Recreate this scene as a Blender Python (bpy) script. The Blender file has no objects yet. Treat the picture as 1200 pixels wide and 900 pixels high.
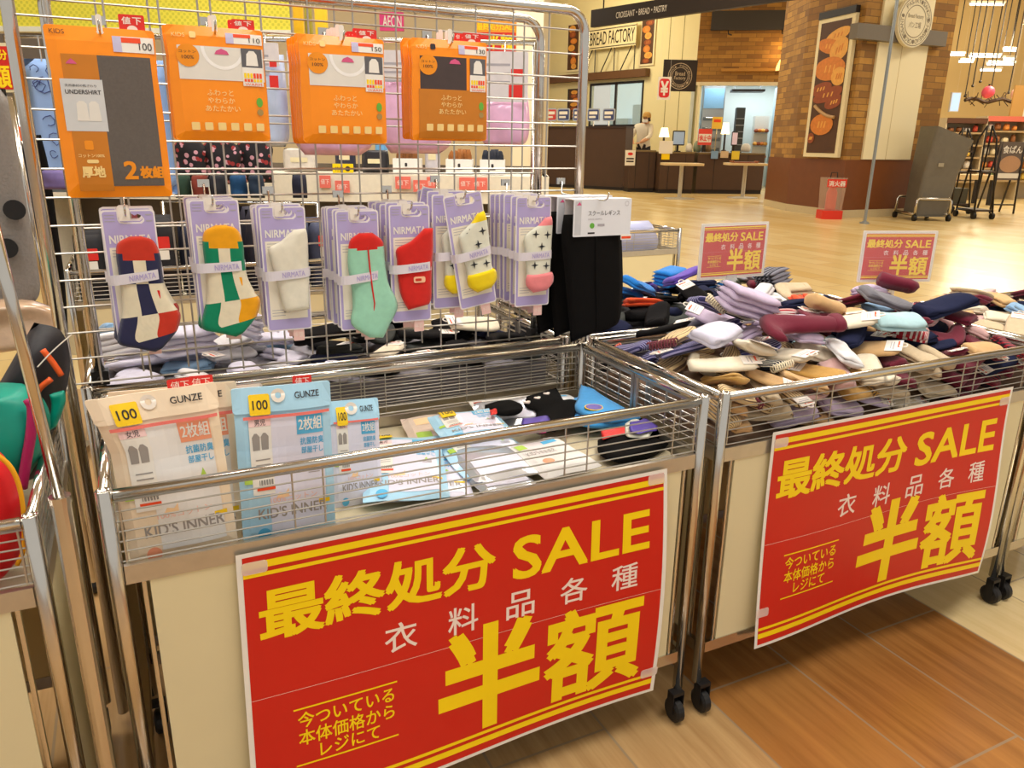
import bpy, bmesh, math, random
import numpy as np
from mathutils import Vector, Matrix, Euler

S = bpy.context.scene
COL = S.collection
PI = math.pi

# ------------------------------------------------------------------ camera
CAM_F, CAM_PITCH, CAM_ROLL, CAM_YAW = 903.88, 0.302347, 0.0144322, 0.4571636
CAM_H = 1.4
CP = Vector((0, 0, CAM_H))
FW = Vector((math.sin(CAM_YAW) * math.cos(CAM_PITCH), math.cos(CAM_YAW) * math.cos(CAM_PITCH), -math.sin(CAM_PITCH)))
_r = Vector((math.cos(CAM_YAW), -math.sin(CAM_YAW), 0))
_u = _r.cross(FW)
RT = _r * math.cos(CAM_ROLL) + _u * math.sin(CAM_ROLL)
UP = _u * math.cos(CAM_ROLL) - _r * math.sin(CAM_ROLL)
cam = bpy.data.cameras.new('camera')
cam.sensor_width = 36
cam.lens = CAM_F * 36 / 1200
cam.clip_start = 0.05
cam.clip_end = 200
camo = bpy.data.objects.new('camera', cam)
COL.objects.link(camo)
camo.matrix_world = Matrix(((RT.x, UP.x, -FW.x, 0), (RT.y, UP.y, -FW.y, 0), (RT.z, UP.z, -FW.z, CAM_H), (0, 0, 0, 1)))
S.camera = camo

# ------------------------------------------------------------------ world, lamps, exposure
S.view_settings.view_transform = 'Standard'
S.view_settings.look = 'None'
S.view_settings.gamma = 1
S.view_settings.use_curve_mapping = False
S.view_settings.exposure = 0.0
w = bpy.data.worlds.new('world')
S.world = w
w.use_nodes = True
w.node_tree.nodes['Background'].inputs[0].default_value = (1.0, 0.965, 0.90, 1)
w.node_tree.nodes['Background'].inputs[1].default_value = 0.7


def area(name, loc, sx, sy, power, col=(1.0, 0.975, 0.92), rz=0.0):
    l = bpy.data.lights.new(name, 'AREA')
    l.shape = 'RECTANGLE'
    l.size, l.size_y = sx, sy
    l.energy = power
    l.color = col
    o = bpy.data.objects.new(name, l)
    COL.objects.link(o)
    o.location = loc
    o.rotation_euler = (0, 0, rz)
    return o


for i, (x, y, e) in enumerate([(-0.6, 0.6, 45), (1.7, 0.2, 55), (0.2, 3.6, 60), (3.2, 2.6, 60), (-2.6, 3.0, 45), (3.6, 6.4, 80), (0.4, 7.4, 70)]):
    area('ceiling_lamp_light', (x, y, 4.3), 2.4, 0.5, e * 1.35, rz=0.46)
for i, (x, y, e) in enumerate([(8, 11, 260), (11, 6.5, 240), (7.0, 18, 300), (12, 16, 260), (16, 9, 260), (11.5, 22.0, 380), (21, 13, 420), (27, 16, 700)]):
    area('hall_lamp_light', (x, y, 5.6), 4.0, 1.2, e * 0.45, (1.0, 0.93, 0.76), rz=0.46)


for i, (x, y, e) in enumerate([(27, 17, 480), (22, 13, 260), (33, 22, 480), (14, 24, 320)]):  # added point lights without fixtures, brightening the far ceiling
    l = bpy.data.lights.new('pendant_lamp_light', 'POINT')
    l.energy, l.color, l.shadow_soft_size = e, (1.0, 0.86, 0.58), 0.5
    o = bpy.data.objects.new('pendant_lamp_light', l)
    COL.objects.link(o)
    o.location = (x, y, 5.6)


# ------------------------------------------------------------------ pixel helpers (real points on real planes)
def ray(px, py):
    return FW + RT * ((px - 600) / CAM_F) + UP * ((450 - py) / CAM_F)


def aty(px, py, Y):
    d = ray(px, py)
    return CP + d * (Y / d.y)


def atz(px, py, z):
    d = ray(px, py)
    return CP + d * ((z - CAM_H) / d.z)


HR = Vector((math.cos(CAM_YAW), -math.sin(CAM_YAW), 0))
HF = Vector((math.sin(CAM_YAW), math.cos(CAM_YAW), 0))


def atd(px, py, d):
    v = ray(px, py)
    return CP + v * (d / v.dot(HF))


# ------------------------------------------------------------------ materials
def lin(c):
    return tuple((x / 12.92 if x <= 0.04045 else ((x + 0.055) / 1.055) ** 2.4) for x in [k / 255 for k in c])


_mats = {}


class NT:
    def __init__(s, name):
        s.m = bpy.data.materials.new(name)
        s.m.use_nodes = True
        s.t = s.m.node_tree
        s.b = s.t.nodes['Principled BSDF']

    def n(s, typ, **kw):
        x = s.t.nodes.new('ShaderNode' + typ)
        for k, v in kw.items():
            if k.startswith('i_'):
                key = k[2:]
                x.inputs[int(key) if key.isdigit() else key.replace('_', ' ')].default_value = v
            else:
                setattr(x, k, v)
        return x

    def l(s, a, b):
        s.t.links.new(a, b)

    def math(s, op, a, b=None):
        x = s.n('Math', operation=op)
        for i, v in enumerate((a, b)):
            if v is None:
                continue
            if isinstance(v, (int, float)):
                x.inputs[i].default_value = v
            else:
                s.l(v, x.inputs[i])
        return x.outputs[0]

    def mix(s, fac, a, b):
        x = s.n('Mix', data_type='RGBA')
        for sock, v in ((x.inputs[0], fac), (x.inputs[6], a), (x.inputs[7], b)):
            if isinstance(v, (int, float)):
                sock.default_value = v
            elif isinstance(v, tuple):
                sock.default_value = (*v[:3], 1)
            else:
                s.l(v, sock)
        return x.outputs[2]


def mat(name, c, rough=0.5, metal=0.0, var=0.10, scale=40, bump=0.0, trans=0.0, alpha=1.0, emit=0.0, coat=0.0, ior=1.45):
    if name in _mats:
        return _mats[name]
    k = NT(name)
    c = lin(c)
    k.b.inputs['Roughness'].default_value = rough
    k.b.inputs['Metallic'].default_value = metal
    tc = k.n('TexCoord')
    nz = k.n('TexNoise', i_Scale=scale, i_Detail=3.0)
    k.l(tc.outputs['Object'], nz.inputs['Vector'])
    lo = tuple(x * (1 - var) for x in c)
    hi = tuple(min(1, x * (1 + var)) for x in c)
    out = k.mix(nz.outputs[0], lo, hi)
    k.l(out, k.b.inputs['Base Color'])
    if bump:
        b = k.n('Bump', i_Strength=bump, i_Distance=0.004)
        k.l(nz.outputs[0], b.inputs['Height'])
        k.l(b.outputs[0], k.b.inputs['Normal'])
    k.b.inputs['IOR'].default_value = ior
    if trans:
        k.b.inputs['Transmission Weight'].default_value = trans
    if alpha < 1:
        k.b.inputs['Alpha'].default_value = alpha
    if emit:
        k.l(out, k.b.inputs['Emission Color'])
        k.b.inputs['Emission Strength'].default_value = emit
    if coat:
        k.b.inputs['Coat Weight'].default_value = coat
        k.b.inputs['Coat Roughness'].default_value = 0.12
    _mats[name] = k.m
    return k.m


def knit(name, c, c2=None, freq=0, axis='v', duty=0.5, rib=60):
    """knitted cotton; optional stripes of c2 along u or v of the sock's own UV, fine ribs as bump"""
    if name in _mats:
        return _mats[name]
    k = NT(name)
    k.b.inputs['Roughness'].default_value = 0.92
    k.b.inputs['Sheen Weight'].default_value = 0.2 if max(c) > 70 else 0.0
    k.b.inputs['Specular IOR Level'].default_value = 0.3 if max(c) > 70 else 0.12
    uv = k.n('UVMap')
    sp = k.n('SeparateXYZ')
    k.l(uv.outputs[0], sp.inputs[0])
    nz = k.n('TexNoise', i_Scale=55.0, i_Detail=4.0)
    tc = k.n('TexCoord')
    k.l(tc.outputs['Object'], nz.inputs['Vector'])
    c = lin(c)
    a = k.mix(nz.outputs[0], tuple(x * 0.86 for x in c), tuple(min(1, x * 1.12) for x in c))
    if c2:
        o = sp.outputs[1 if axis == 'v' else 0]
        fr = k.math('FRACT', k.math('MULTIPLY', o, float(freq)))
        st = k.math('LESS_THAN', fr, duty)
        a = k.mix(st, a, lin(c2))
    k.l(a, k.b.inputs['Base Color'])
    wv = k.math('SINE', k.math('MULTIPLY', sp.outputs[0], float(rib) * 2 * PI))
    h = k.math('ADD', k.math('MULTIPLY', wv, 0.5), k.math('MULTIPLY', nz.outputs[0], 1.2))
    b = k.n('Bump', i_Strength=0.35, i_Distance=0.0015)
    k.l(h, b.inputs['Height'])
    k.l(b.outputs[0], k.b.inputs['Normal'])
    _mats[name] = k.m
    return k.m


CHROME = mat('chrome', (205, 200, 192), 0.16, 1.0, 0.05)
WIRE = mat('chrome_wire', (184, 178, 168), 0.34, 0.85, 0.05)
BLACKR = mat('black_rubber', (22, 20, 20), 0.5)
CREAM = mat('cream_vinyl', (222, 208, 166), 0.55, var=0.04, scale=6)
WHITEP = mat('white_paper', (238, 232, 222), 0.6, var=0.03)
RED = mat('poster_red', (206, 30, 14), 0.42, var=0.05, scale=8)
YEL = mat('poster_yellow', (255, 216, 0), 0.45, var=0.03)
TAGRED = mat('tag_red', (222, 48, 40), 0.5, var=0.05)
PINKTAG = mat('tag_pale_pink', (240, 196, 186), 0.5, var=0.05)
INK = mat('print_black', (48, 42, 42), 0.6)
CLEARP = mat('clear_plastic', (250, 250, 250), 0.12, trans=0.0, alpha=0.07, var=0.0)


# ------------------------------------------------------------------ mesh builder
_txt = {}


def text_mesh(body, bold=0.0):
    key = (body, bold)
    if key not in _txt:
        cu = bpy.data.curves.new('glyphs', 'FONT')
        cu.body = body
        cu.size = 1
        cu.resolution_u = 3
        cu.offset = bold
        o = bpy.data.objects.new('glyphs', cu)
        COL.objects.link(o)
        dg = bpy.context.evaluated_depsgraph_get()
        m = bpy.data.meshes.new_from_object(o.evaluated_get(dg))
        vs = [(v.co.x, v.co.y) for v in m.vertices]
        fs = [tuple(p.vertices) for p in m.polygons]
        bpy.data.objects.remove(o)
        bpy.data.curves.remove(cu)
        bpy.data.meshes.remove(m)
        if vs:
            x0 = min(v[0] for v in vs); x1 = max(v[0] for v in vs)
            y0 = min(v[1] for v in vs); y1 = max(v[1] for v in vs)
            vs = [((a - x0) / max(1e-6, x1 - x0), (b - y0) / max(1e-6, y1 - y0)) for a, b in vs]
            _txt[key] = (vs, fs, (x1 - x0) / max(1e-6, y1 - y0))
        else:
            _txt[key] = ([], [], 1)
    return _txt[key]


def cr(pts, n):
    """Catmull-Rom resample of a polyline (any dimension) to n points"""
    P = [np.array(p, float) for p in pts]
    P = [2 * P[0] - P[1]] + P + [2 * P[-1] - P[-2]]
    out = []
    segs = len(P) - 3
    for i in range(n):
        t = i / (n - 1) * segs
        k = min(int(t), segs - 1)
        t -= k
        a, b, c, d = P[k:k + 4]
        out.append(0.5 * ((2 * b) + (c - a) * t + (2 * a - 5 * b + 4 * c - d) * t * t + (3 * b - a - 3 * c + d) * t ** 3))
    return out


class MB:
    def __init__(s):
        s.v = []; s.f = []; s.m = []; s.uv = []

    def add(s, vs, fs, m=0, uvs=None):
        o = len(s.v)
        s.v += [tuple(x) for x in vs]
        for i, f in enumerate(fs):
            s.f.append(tuple(k + o for k in f))
            s.m.append(m)
            s.uv.append([uvs[k] for k in f] if uvs else None)
        return s

    def box(s, x0, x1, y0, y1, z0, z1, m=0):
        vs = [(x, y, z) for z in (z0, z1) for y in (y0, y1) for x in (x0, x1)]
        return s.add(vs, [(0, 2, 3, 1), (4, 5, 7, 6), (0, 1, 5, 4), (2, 6, 7, 3), (0, 4, 6, 2), (1, 3, 7, 5)], m)

    def rect(s, x0, x1, z0, z1, y=0.0, m=0):
        return s.add([(x0, y, z0), (x1, y, z0), (x1, y, z1), (x0, y, z1)], [(0, 1, 2, 3)], m)

    def poly(s, pts, y=0.0, m=0):
        return s.add([(a, y, b) for a, b in pts], [tuple(range(len(pts)))], m)

    def disc(s, cx, cz, r, y=0.0, m=0, n=20, rz=None):
        return s.poly([(cx + r * math.cos(2 * PI * i / n), cz + (rz or r) * math.sin(2 * PI * i / n)) for i in range(n)], y, m)

    def ring(s, cx, cz, r0, r1, y=0.0, m=0, n=28):
        vs = []
        for i in range(n):
            a = 2 * PI * i / n
            vs += [(cx + r0 * math.cos(a), y, cz + r0 * math.sin(a)), (cx + r1 * math.cos(a), y, cz + r1 * math.sin(a))]
        return s.add(vs, [(2 * i, 2 * i + 1, (2 * i + 3) % (2 * n), (2 * i + 2) % (2 * n)) for i in range(n)], m)

    def slab(s, pts, y0, y1, m=0):
        """prism of an x-z outline between y0 (front) and y1"""
        n = len(pts)
        vs = [(a, y0, b) for a, b in pts] + [(a, y1, b) for a, b in pts]
        fs = [tuple(range(n)), tuple(range(2 * n - 1, n - 1, -1))] + [(i, i + n, (i + 1) % n + n, (i + 1) % n) for i in range(n)]
        return s.add(vs, fs, m)

    def prism(s, pts, z0, z1, m=0):
        """prism of an x-y footprint"""
        n = len(pts)
        vs = [(a, b, z0) for a, b in pts] + [(a, b, z1) for a, b in pts]
        fs = [tuple(range(n - 1, -1, -1)), tuple(range(n, 2 * n))] + [(i, (i + 1) % n, (i + 1) % n + n, i + n) for i in range(n)]
        return s.add(vs, fs, m)

    def tube(s, pts, r, n=8, m=0, closed=False):
        P = [Vector(p) for p in pts]
        k = len(P)
        prev = None
        rings = []
        for i in range(k):
            a = P[(i - 1) % k] if (i or closed) else P[0]
            b = P[(i + 1) % k] if (i < k - 1 or closed) else P[-1]
            t = (b - a).normalized()
            if prev is None:
                e = Vector((0, 0, 1)) if abs(t.z) < 0.9 else Vector((1, 0, 0))
                u = t.cross(e).normalized()
            else:
                u = (prev - t * prev.dot(t)).normalized()
            prev = u
            w_ = t.cross(u)
            rr = r[i] if isinstance(r, (list, tuple)) else r
            rings.append([P[i] + (u * math.cos(2 * PI * j / n) + w_ * math.sin(2 * PI * j / n)) * rr for j in range(n)])
        vs = [p for R_ in rings for p in R_]
        fs = []
        for i in range(k if closed else k - 1):
            q = (i + 1) % k
            for j in range(n):
                fs.append((i * n + j, i * n + (j + 1) % n, q * n + (j + 1) % n, q * n + j))
        if not closed:
            fs += [tuple(range(n - 1, -1, -1)), tuple((k - 1) * n + j for j in range(n))]
        return s.add(vs, fs, m)

    def lathe(s, prof, cx=0, cy=0, cz=0, n=16, m=0, axis='z'):
        vs = []
        for r, h in prof:
            for j in range(n):
                a = 2 * PI * j / n
                if axis == 'z':
                    vs.append((cx + r * math.cos(a), cy + r * math.sin(a), cz + h))
                elif axis == 'x':
                    vs.append((cx + h, cy + r * math.cos(a), cz + r * math.sin(a)))
                else:
                    vs.append((cx + r * math.cos(a), cy + h, cz + r * math.sin(a)))
        fs = []
        for i in range(len(prof) - 1):
            for j in range(n):
                fs.append((i * n + j, i * n + (j + 1) % n, (i + 1) * n + (j + 1) % n, (i + 1) * n + j))
        fs += [tuple(range(n - 1, -1, -1)), tuple((len(prof) - 1) * n + j for j in range(n))]
        return s.add(vs, fs, m)

    def text(s, body, x0, z0, w_=None, h=None, y=0.0, m=0, bold=0.0, shear=0.0, heavy=0.0):
        """lettering fitted into the box with lower-left corner x0,z0"""
        vs, fs, asp = text_mesh(body, bold)
        if not vs:
            return s
        if w_ is None:
            w_ = h * asp
        if h is None:
            h = w_ / asp
        sh = [(0, 0)]
        if heavy:
            q = heavy * min(h, w_ / max(1, len(body)))
            sh = [(q, q), (-q, q), (q, -q), (-q, -q), (0, 0)]
        for i, (dx, dz) in enumerate(sh):
            s.add([(x0 + dx + a * w_ + shear * b * h, y - 1e-5 * i, z0 + dz + b * h) for a, b in vs], fs, m)
        return s

    def puff(s, pairs, thick, nu=8, nv=18, m=0, flat=False, y=0.0, wave=0.0, seed=0, taper=(0.12, 0.12), pick=None):
        """cushion between a left and a right edge. flat: lies in x-y with thickness up z, base on z=0; else stands in x-z, front towards -y"""
        L = cr([a for a, b in pairs], nv)
        R_ = cr([b for a, b in pairs], nv)
        rnd = random.Random(seed)
        ph = [rnd.uniform(0, 6.28) for _ in range(4)]
        vs = []; uvs = []
        for side in (1, -1):
            for j in range(nv):
                v = j / (nv - 1)
                te = min(1.0, v / taper[0] if taper[0] else 1, (1 - v) / taper[1] if taper[1] else 1)
                te = math.sqrt(max(0, 1 - (1 - te) ** 2))
                for i in range(nu + 1):
                    u = i / nu
                    p = L[j] * (1 - u) + R_[j] * u
                    t = thick * 0.5 * te * math.sqrt(max(0.0, 1 - abs(2 * u - 1) ** 2.6))
                    wv = wave * (math.sin(u * 7 + ph[0] + v * 3) * 0.5 + math.sin(v * 9 + ph[1] + u * 2) * 0.5)
                    if flat:
                        vs.append((p[0], p[1], y + thick * 0.5 + side * t + wv))
                    else:
                        vs.append((p[0], y - side * t + wv, p[1]))
                    uvs.append((u, v))
        fs = []; ms = []
        W = nu + 1
        off = nv * W
        o = len(s.v)
        for j in range(nv - 1):
            for i in range(nu):
                a, b, c, d = j * W + i, j * W + i + 1, (j + 1) * W + i + 1, (j + 1) * W + i
                q = [(a, b, c, d), (off + a, off + d, off + c, off + b)]
                if flat is False:
                    q = [(a, b, c, d), (off + a, off + d, off + c, off + b)]
                mi = pick((i + 0.5) / nu, (j + 0.5) / (nv - 1)) if pick else m
                for f in q:
                    fs.append(f); ms.append(mi)
        # close the two ends and the sides
        for j in (0, nv - 1):
            for i in range(nu):
                a, b = j * W + i, j * W + i + 1
                fs.append((a, off + a, off + b, b) if j == 0 else (a, b, off + b, off + a)); ms.append(pick((i + .5) / nu, j / (nv - 1)) if pick else m)
        s.v += vs
        for f, mi in zip(fs, ms):
            s.f.append(tuple(k + o for k in f)); s.m.append(mi); s.uv.append([uvs[k] for k in f])
        return s

    def bend(s, fn, xs, zs):
        """cut the flat art along x and z lines, then push every vertex by fn(x, z) in y"""
        bm = s.bm()
        for x in xs:
            bmesh.ops.bisect_plane(bm, geom=bm.verts[:] + bm.edges[:] + bm.faces[:], plane_co=(x, 0, 0), plane_no=(1, 0, 0), dist=1e-6)
        for z in zs:
            bmesh.ops.bisect_plane(bm, geom=bm.verts[:] + bm.edges[:] + bm.faces[:], plane_co=(0, 0, z), plane_no=(0, 0, 1), dist=1e-6)
        s.v = []; s.f = []; s.m = []; s.uv = []
        bm.verts.index_update()
        for v in bm.verts:
            x, y, z = v.co
            r_ = fn(x, z, y)
            if isinstance(r_, tuple):
                s.v.append((x + r_[0], y + r_[1], z + r_[2]))
            else:
                s.v.append((x, y + r_, z))
        for f in bm.faces:
            s.f.append(tuple(v.index for v in f.verts)); s.m.append(f.material_index); s.uv.append(None)
        bm.free()
        return s

    def bm(s):
        bm = bmesh.new()
        vv = [bm.verts.new(v) for v in s.v]
        for f, m in zip(s.f, s.m):
            try:
                q = bm.faces.new([vv[k] for k in f])
                q.material_index = m
            except ValueError:
                pass
        return bm

    def xf(s, fn):
        s.v = [tuple(fn(Vector(v))) for v in s.v]
        return s

    def rel(s, o):
        L = o.location
        s.v = [(a - L.x, b - L.y, c - L.z) for a, b, c in s.v]
        return s

    def build(s, name, mats, parent=None, smooth=False, world=False, label=None, kind=None, fix=False):
        if world and parent is not None:
            s.rel(parent)
        me = bpy.data.meshes.new(name)
        me.from_pydata(s.v, [], s.f)
        for mm in (mats if isinstance(mats, (list, tuple)) else [mats]):
            me.materials.append(mm)
        me.polygons.foreach_set('material_index', s.m)
        if any(u for u in s.uv):
            lay = me.uv_layers.new(name='UVMap')
            k = 0
            for u, f in zip(s.uv, s.f):
                for q in range(len(f)):
                    if u:
                        lay.data[k].uv = u[q]
                    k += 1
        if smooth:
            me.polygons.foreach_set('use_smooth', [True] * len(me.polygons))
        if fix:
            b = bmesh.new(); b.from_mesh(me)
            bmesh.ops.remove_doubles(b, verts=b.verts[:], dist=1e-5)
            bmesh.ops.recalc_face_normals(b, faces=b.faces[:])
            b.to_mesh(me); b.free()
        me.update()
        o = bpy.data.objects.new(name, me)
        COL.objects.link(o)
        if parent is not None:
            o.parent = parent
        if label:
            o['label'] = label
        if kind:
            o['kind'] = kind
        return o


def thing(name, label, cat, loc=(0, 0, 0), rz=0.0, group=None, matrix=None):
    o = bpy.data.objects.new(name, None)
    o.empty_display_size = 0.02
    COL.objects.link(o)
    if matrix is not None:
        o.matrix_world = matrix
    else:
        o.location = loc
        o.rotation_euler = (0, 0, rz)
    return tag(o, label, cat, group)


def tag(o, label, cat, group=None):
    o['label'] = label
    o['category'] = cat
    if group:
        o['group'] = group
    return o


def struct(o):
    o['kind'] = 'structure'
    return o


def dup(root, loc=None, rz=None, label=None, group=None, name=None, mw=None):
    r_ = root.copy()
    COL.objects.link(r_)
    if mw is not None:
        r_.matrix_world = mw
    if loc is not None:
        r_.location = loc
    if rz is not None:
        r_.rotation_euler = (0, 0, rz)
    if label:
        r_['label'] = label
    if group:
        r_['group'] = group
    for ch in list(root.children):
        c = ch.copy(); COL.objects.link(c); c.parent = r_
        for g in ch.children:
            d = g.copy(); COL.objects.link(d); d.parent = c
    return r_


def frame(TL, TR, BL, push=0.0):
    """local frame of an upright-ish sheet: x right, z up, -y out of the front; origin at the bottom-left corner"""
    ex = (TR - TL); w_ = ex.length; ex = ex.normalized()
    ez = (TL - BL); ez = ez - ex * ez.dot(ex); h = ez.length; ez = ez.normalized()
    ey = ez.cross(ex)
    o = BL + ey * push
    M_ = Matrix(((ex.x, ey.x, ez.x, o.x), (ex.y, ey.y, ez.y, o.y), (ex.z, ey.z, ez.z, o.z), (0, 0, 0, 1)))
    return M_, w_, h


def rrect(x0, x1, z0, z1, r, n=4):
    pts = []
    for cx, cz, a0 in ((x1 - r, z1 - r, 0), (x0 + r, z1 - r, PI / 2), (x0 + r, z0 + r, PI), (x1 - r, z0 + r, 1.5 * PI)):
        for i in range(n + 1):
            a = a0 + PI / 2 * i / n
            pts.append((cx + r * math.cos(a), cz + r * math.sin(a)))
    return pts
# ================================================================== setting: floor, ceiling
def floor_material():
    k = NT('floor_tiles')
    tc = k.n('TexCoord')
    sp = k.n('SeparateXYZ')
    k.l(tc.outputs['Object'], sp.inputs[0])
    X, Y = sp.outputs[0], sp.outputs[1]
    cb = k.n('CombineXYZ')
    k.l(k.math('ADD', Y, 8.6), cb.inputs[0])
    k.l(k.math('SUBTRACT', X, 0.305), cb.inputs[1])
    br = k.n('TexBrick', offset=0.37)
    k.l(cb.outputs[0], br.inputs['Vector'])
    for n_, v in (('Scale', 1.0), ('Mortar Size', 0.0035), ('Mortar Smooth', 0.1), ('Brick Width', 1.24), ('Row Height', 0.309), ('Bias', 0.0)):
        br.inputs[n_].default_value = v
    br.inputs['Color1'].default_value = (0, 0, 0, 1)
    br.inputs['Color2'].default_value = (1, 1, 1, 1)
    br.inputs['Mortar'].default_value = (0.5, 0.5, 0.5, 1)
    rnd = br.outputs['Color']
    # wood grain stretched along the boards
    gm = k.n('Mapping')
    k.l(tc.outputs['Object'], gm.inputs['Vector'])
    gm.inputs['Scale'].default_value = (26, 1.6, 1)
    gn = k.n('TexNoise', i_Scale=1.0, i_Detail=6.0, i_Roughness=0.62)
    k.l(gm.outputs[0], gn.inputs['Vector'])
    gr = k.n('ValToRGB')
    gr.color_ramp.elements[0].position = 0.32
    gr.color_ramp.elements[1].position = 0.68
    k.l(gn.outputs[0], gr.inputs[0])
    G = gr.outputs[0]
    brown = k.mix(G, lin((122, 76, 36)), lin((170, 114, 58)))
    brown = k.mix(k.math('MULTIPLY', rnd, 0.35), brown, lin((184, 130, 70)))
    tan = k.mix(G, lin((168, 130, 84)), lin((198, 162, 112)))
    pale = k.mix(G, lin((206, 178, 128)), lin((226, 202, 156)))
    pale = k.mix(k.math('MULTIPLY', rnd, 0.6), pale, lin((232, 208, 150)))
    far = k.mix(rnd, lin((220, 188, 122)), lin((236, 213, 160)))
    far = k.mix(k.math('MULTIPLY', G, 0.25), far, lin((214, 178, 110)))
    bz = k.math('GREATER_THAN', X, 1.232)
    c = k.mix(bz, tan, brown)
    c = k.mix(k.math('GREATER_THAN', X, 2.159), c, pale)
    # beyond the wagons the walkway is cream tile
    c = k.mix(k.math('GREATER_THAN', k.math('ADD', Y, k.math('MULTIPLY', X, 0.9)), 4.6), c, far)
    m = k.math('MULTIPLY', br.outputs['Fac'], 0.75)
    c = k.mix(m, c, lin((150, 132, 108)))
    k.l(c, k.b.inputs['Base Color'])
    k.b.inputs['Roughness'].default_value = 0.24
    k.b.inputs['Specular IOR Level'].default_value = 0.45
    return k.m


fl = MB().add([(-30, -6, 0), (60, -6, 0), (60, 60, 0), (-30, 60, 0)], [(0, 1, 2, 3)]).build('floor', floor_material())
struct(fl)
ce = MB().box(-30, 60, -6, 60, 8.5, 8.6).build('ceiling', mat('ceiling_board', (236, 226, 200), 0.8, var=0.02, scale=2))
struct(ce)


# ================================================================== bargain wagons
def wagon(label, x0, x1, y0, y1, h=0.867, base=0.70, fc=0.034, group=None):
    t = thing('bargain_wagon', label, 'wagon', ((x0 + x1) / 2, (y0 + y1) / 2, 0), group=group)
    B = lambda mb, n_, m_, **kw: mb.build(n_, m_, t, world=True, **kw)
    for x in (x0, x1):
        for y in (y0, y1):
            p = B(MB().lathe([(0.0125, 0.088), (0.0125, h - 0.002), (0.0105, h), (0.0105, h - 0.006)], x, y, 0, 14), 'post', CHROME, smooth=True)
            cx = x + (0.012 if x == x0 else -0.012)
            cy = y + (fc if y == y0 else -0.034)
            c = MB().lathe([(0.0, -0.013), (0.024, -0.013), (0.031, -0.008), (0.031, 0.008), (0.024, 0.013), (0.0, 0.013)], cx, cy, 0.031, 18, 0, 'x')
            q = c.rel(t).build('caster', BLACKR, t, smooth=False)
            f_ = MB().box(cx - 0.017, cx - 0.0145, cy - 0.012, cy + 0.012, 0.028, 0.08).box(cx + 0.0145, cx + 0.017, cy - 0.012, cy + 0.012, 0.028, 0.08).box(cx - 0.017, cx + 0.017, cy - 0.012, cy + 0.012, 0.078, 0.088)
            f_.rel(t).build('caster_fork', BLACKR, q)
    zt = h - 0.012
    ov = 0.006
    for nm, a, b in (('front', (x0, y0), (x1, y0)), ('back', (x0, y1), (x1, y1)), ('left', (x0, y0), (x0, y1)), ('right', (x1, y0), (x1, y1))):
        a = Vector((*a, 0)); b = Vector((*b, 0))
        d = (b - a).normalized()
        L = (b - a).length
        pos = lambda s_, z_, o=0.0: a + d * s_ + Vector((0, 0, z_))
        s0, s1 = 0.013, L - 0.013
        B(MB().tube([pos(s0, zt), pos(s1, zt)], 0.0095, 10), 'top_rail', CHROME, smooth=True)
        mw = MB()
        z0, z1 = 0.735, zt - 0.012
        side = nm in ('left', 'right')
        spans = [(s0, s1)]
        if side:
            mid = L / 2
            spans = [(s0 + 0.006, mid - 0.012), (mid + 0.012, s1 - 0.006)]
            for q in (mid - 0.008, mid + 0.008):
                mw.tube([pos(q, 0.70), pos(q, h - 0.004)], 0.0065, 8)
        nh = 7
        for (u0, u1) in spans:
            for i in range(nh):
                z = z0 + (z1 - z0) * i / (nh - 1)
                mw.tube([pos(u0, z), pos(u1, z)], 0.0016, 5)
            if side:
                nvt = 5
                for i in range(nvt):
                    q = u0 + (u1 - u0) * i / (nvt - 1)
                    mw.tube([pos(q, z0), pos(q, z1)], 0.0016, 5)
                mw.tube([pos(u0, z1), pos(u1, z1)], 0.005, 8)
            else:
                q = u0 + 0.006
                mw.tube([pos(q, z0), pos(q, z1)], 0.0022, 5)
                mw.tube([pos(u1 - 0.006, z0), pos(u1 - 0.006, z1)], 0.0022, 5)
                k0 = 0.292
                while k0 < L - 0.05:
                    for q in (k0, k0 + 0.054):
                        if q < L - 0.03:
                            mw.tube([pos(q, z0), pos(q, z1)], 0.0018, 5)
                    k0 += 0.277
        B(mw, 'mesh_panel', WIRE)
        n_ = Vector((d.y, -d.x, 0))
        e = 0.004
        def bar(z0_, z1_, s0_, s1_, th, mname, m_):
            p0 = a + d * s0_; p1 = a + d * s1_
            pts = [(p0.x - n_.x * th, p0.y - n_.y * th), (p1.x - n_.x * th, p1.y - n_.y * th), (p1.x + n_.x * th, p1.y + n_.y * th), (p0.x + n_.x * th, p0.y + n_.y * th)]
            B(MB().prism(pts, z0_, z1_), mname, m_)
        bar(0.694, 0.728, s0, s1, 0.005, 'band', mat('brushed_steel', (196, 188, 174), 0.35, 0.85))
        bar(0.17, 0.20, s0, s1, 0.006, 'lower_rail', CHROME)
        bar(0.20, 0.693, s0 + 0.035, s1 - 0.035, 0.003, 'cream_panel', CREAM)
        # thin chrome edge strips beside the panel
        for q in (s0 + 0.026, s1 - 0.026):
            B(MB().tube([pos(q, 0.20), pos(q, 0.694)], 0.0045, 8), 'panel_edge', CHROME)
    B(MB().box(x0 + 0.014, x1 - 0.014, y0 + 0.012, y1 - 0.012, base - 0.012, base), 'base_board', mat('basket_board', (196, 182, 150), 0.6))
    return t


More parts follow.
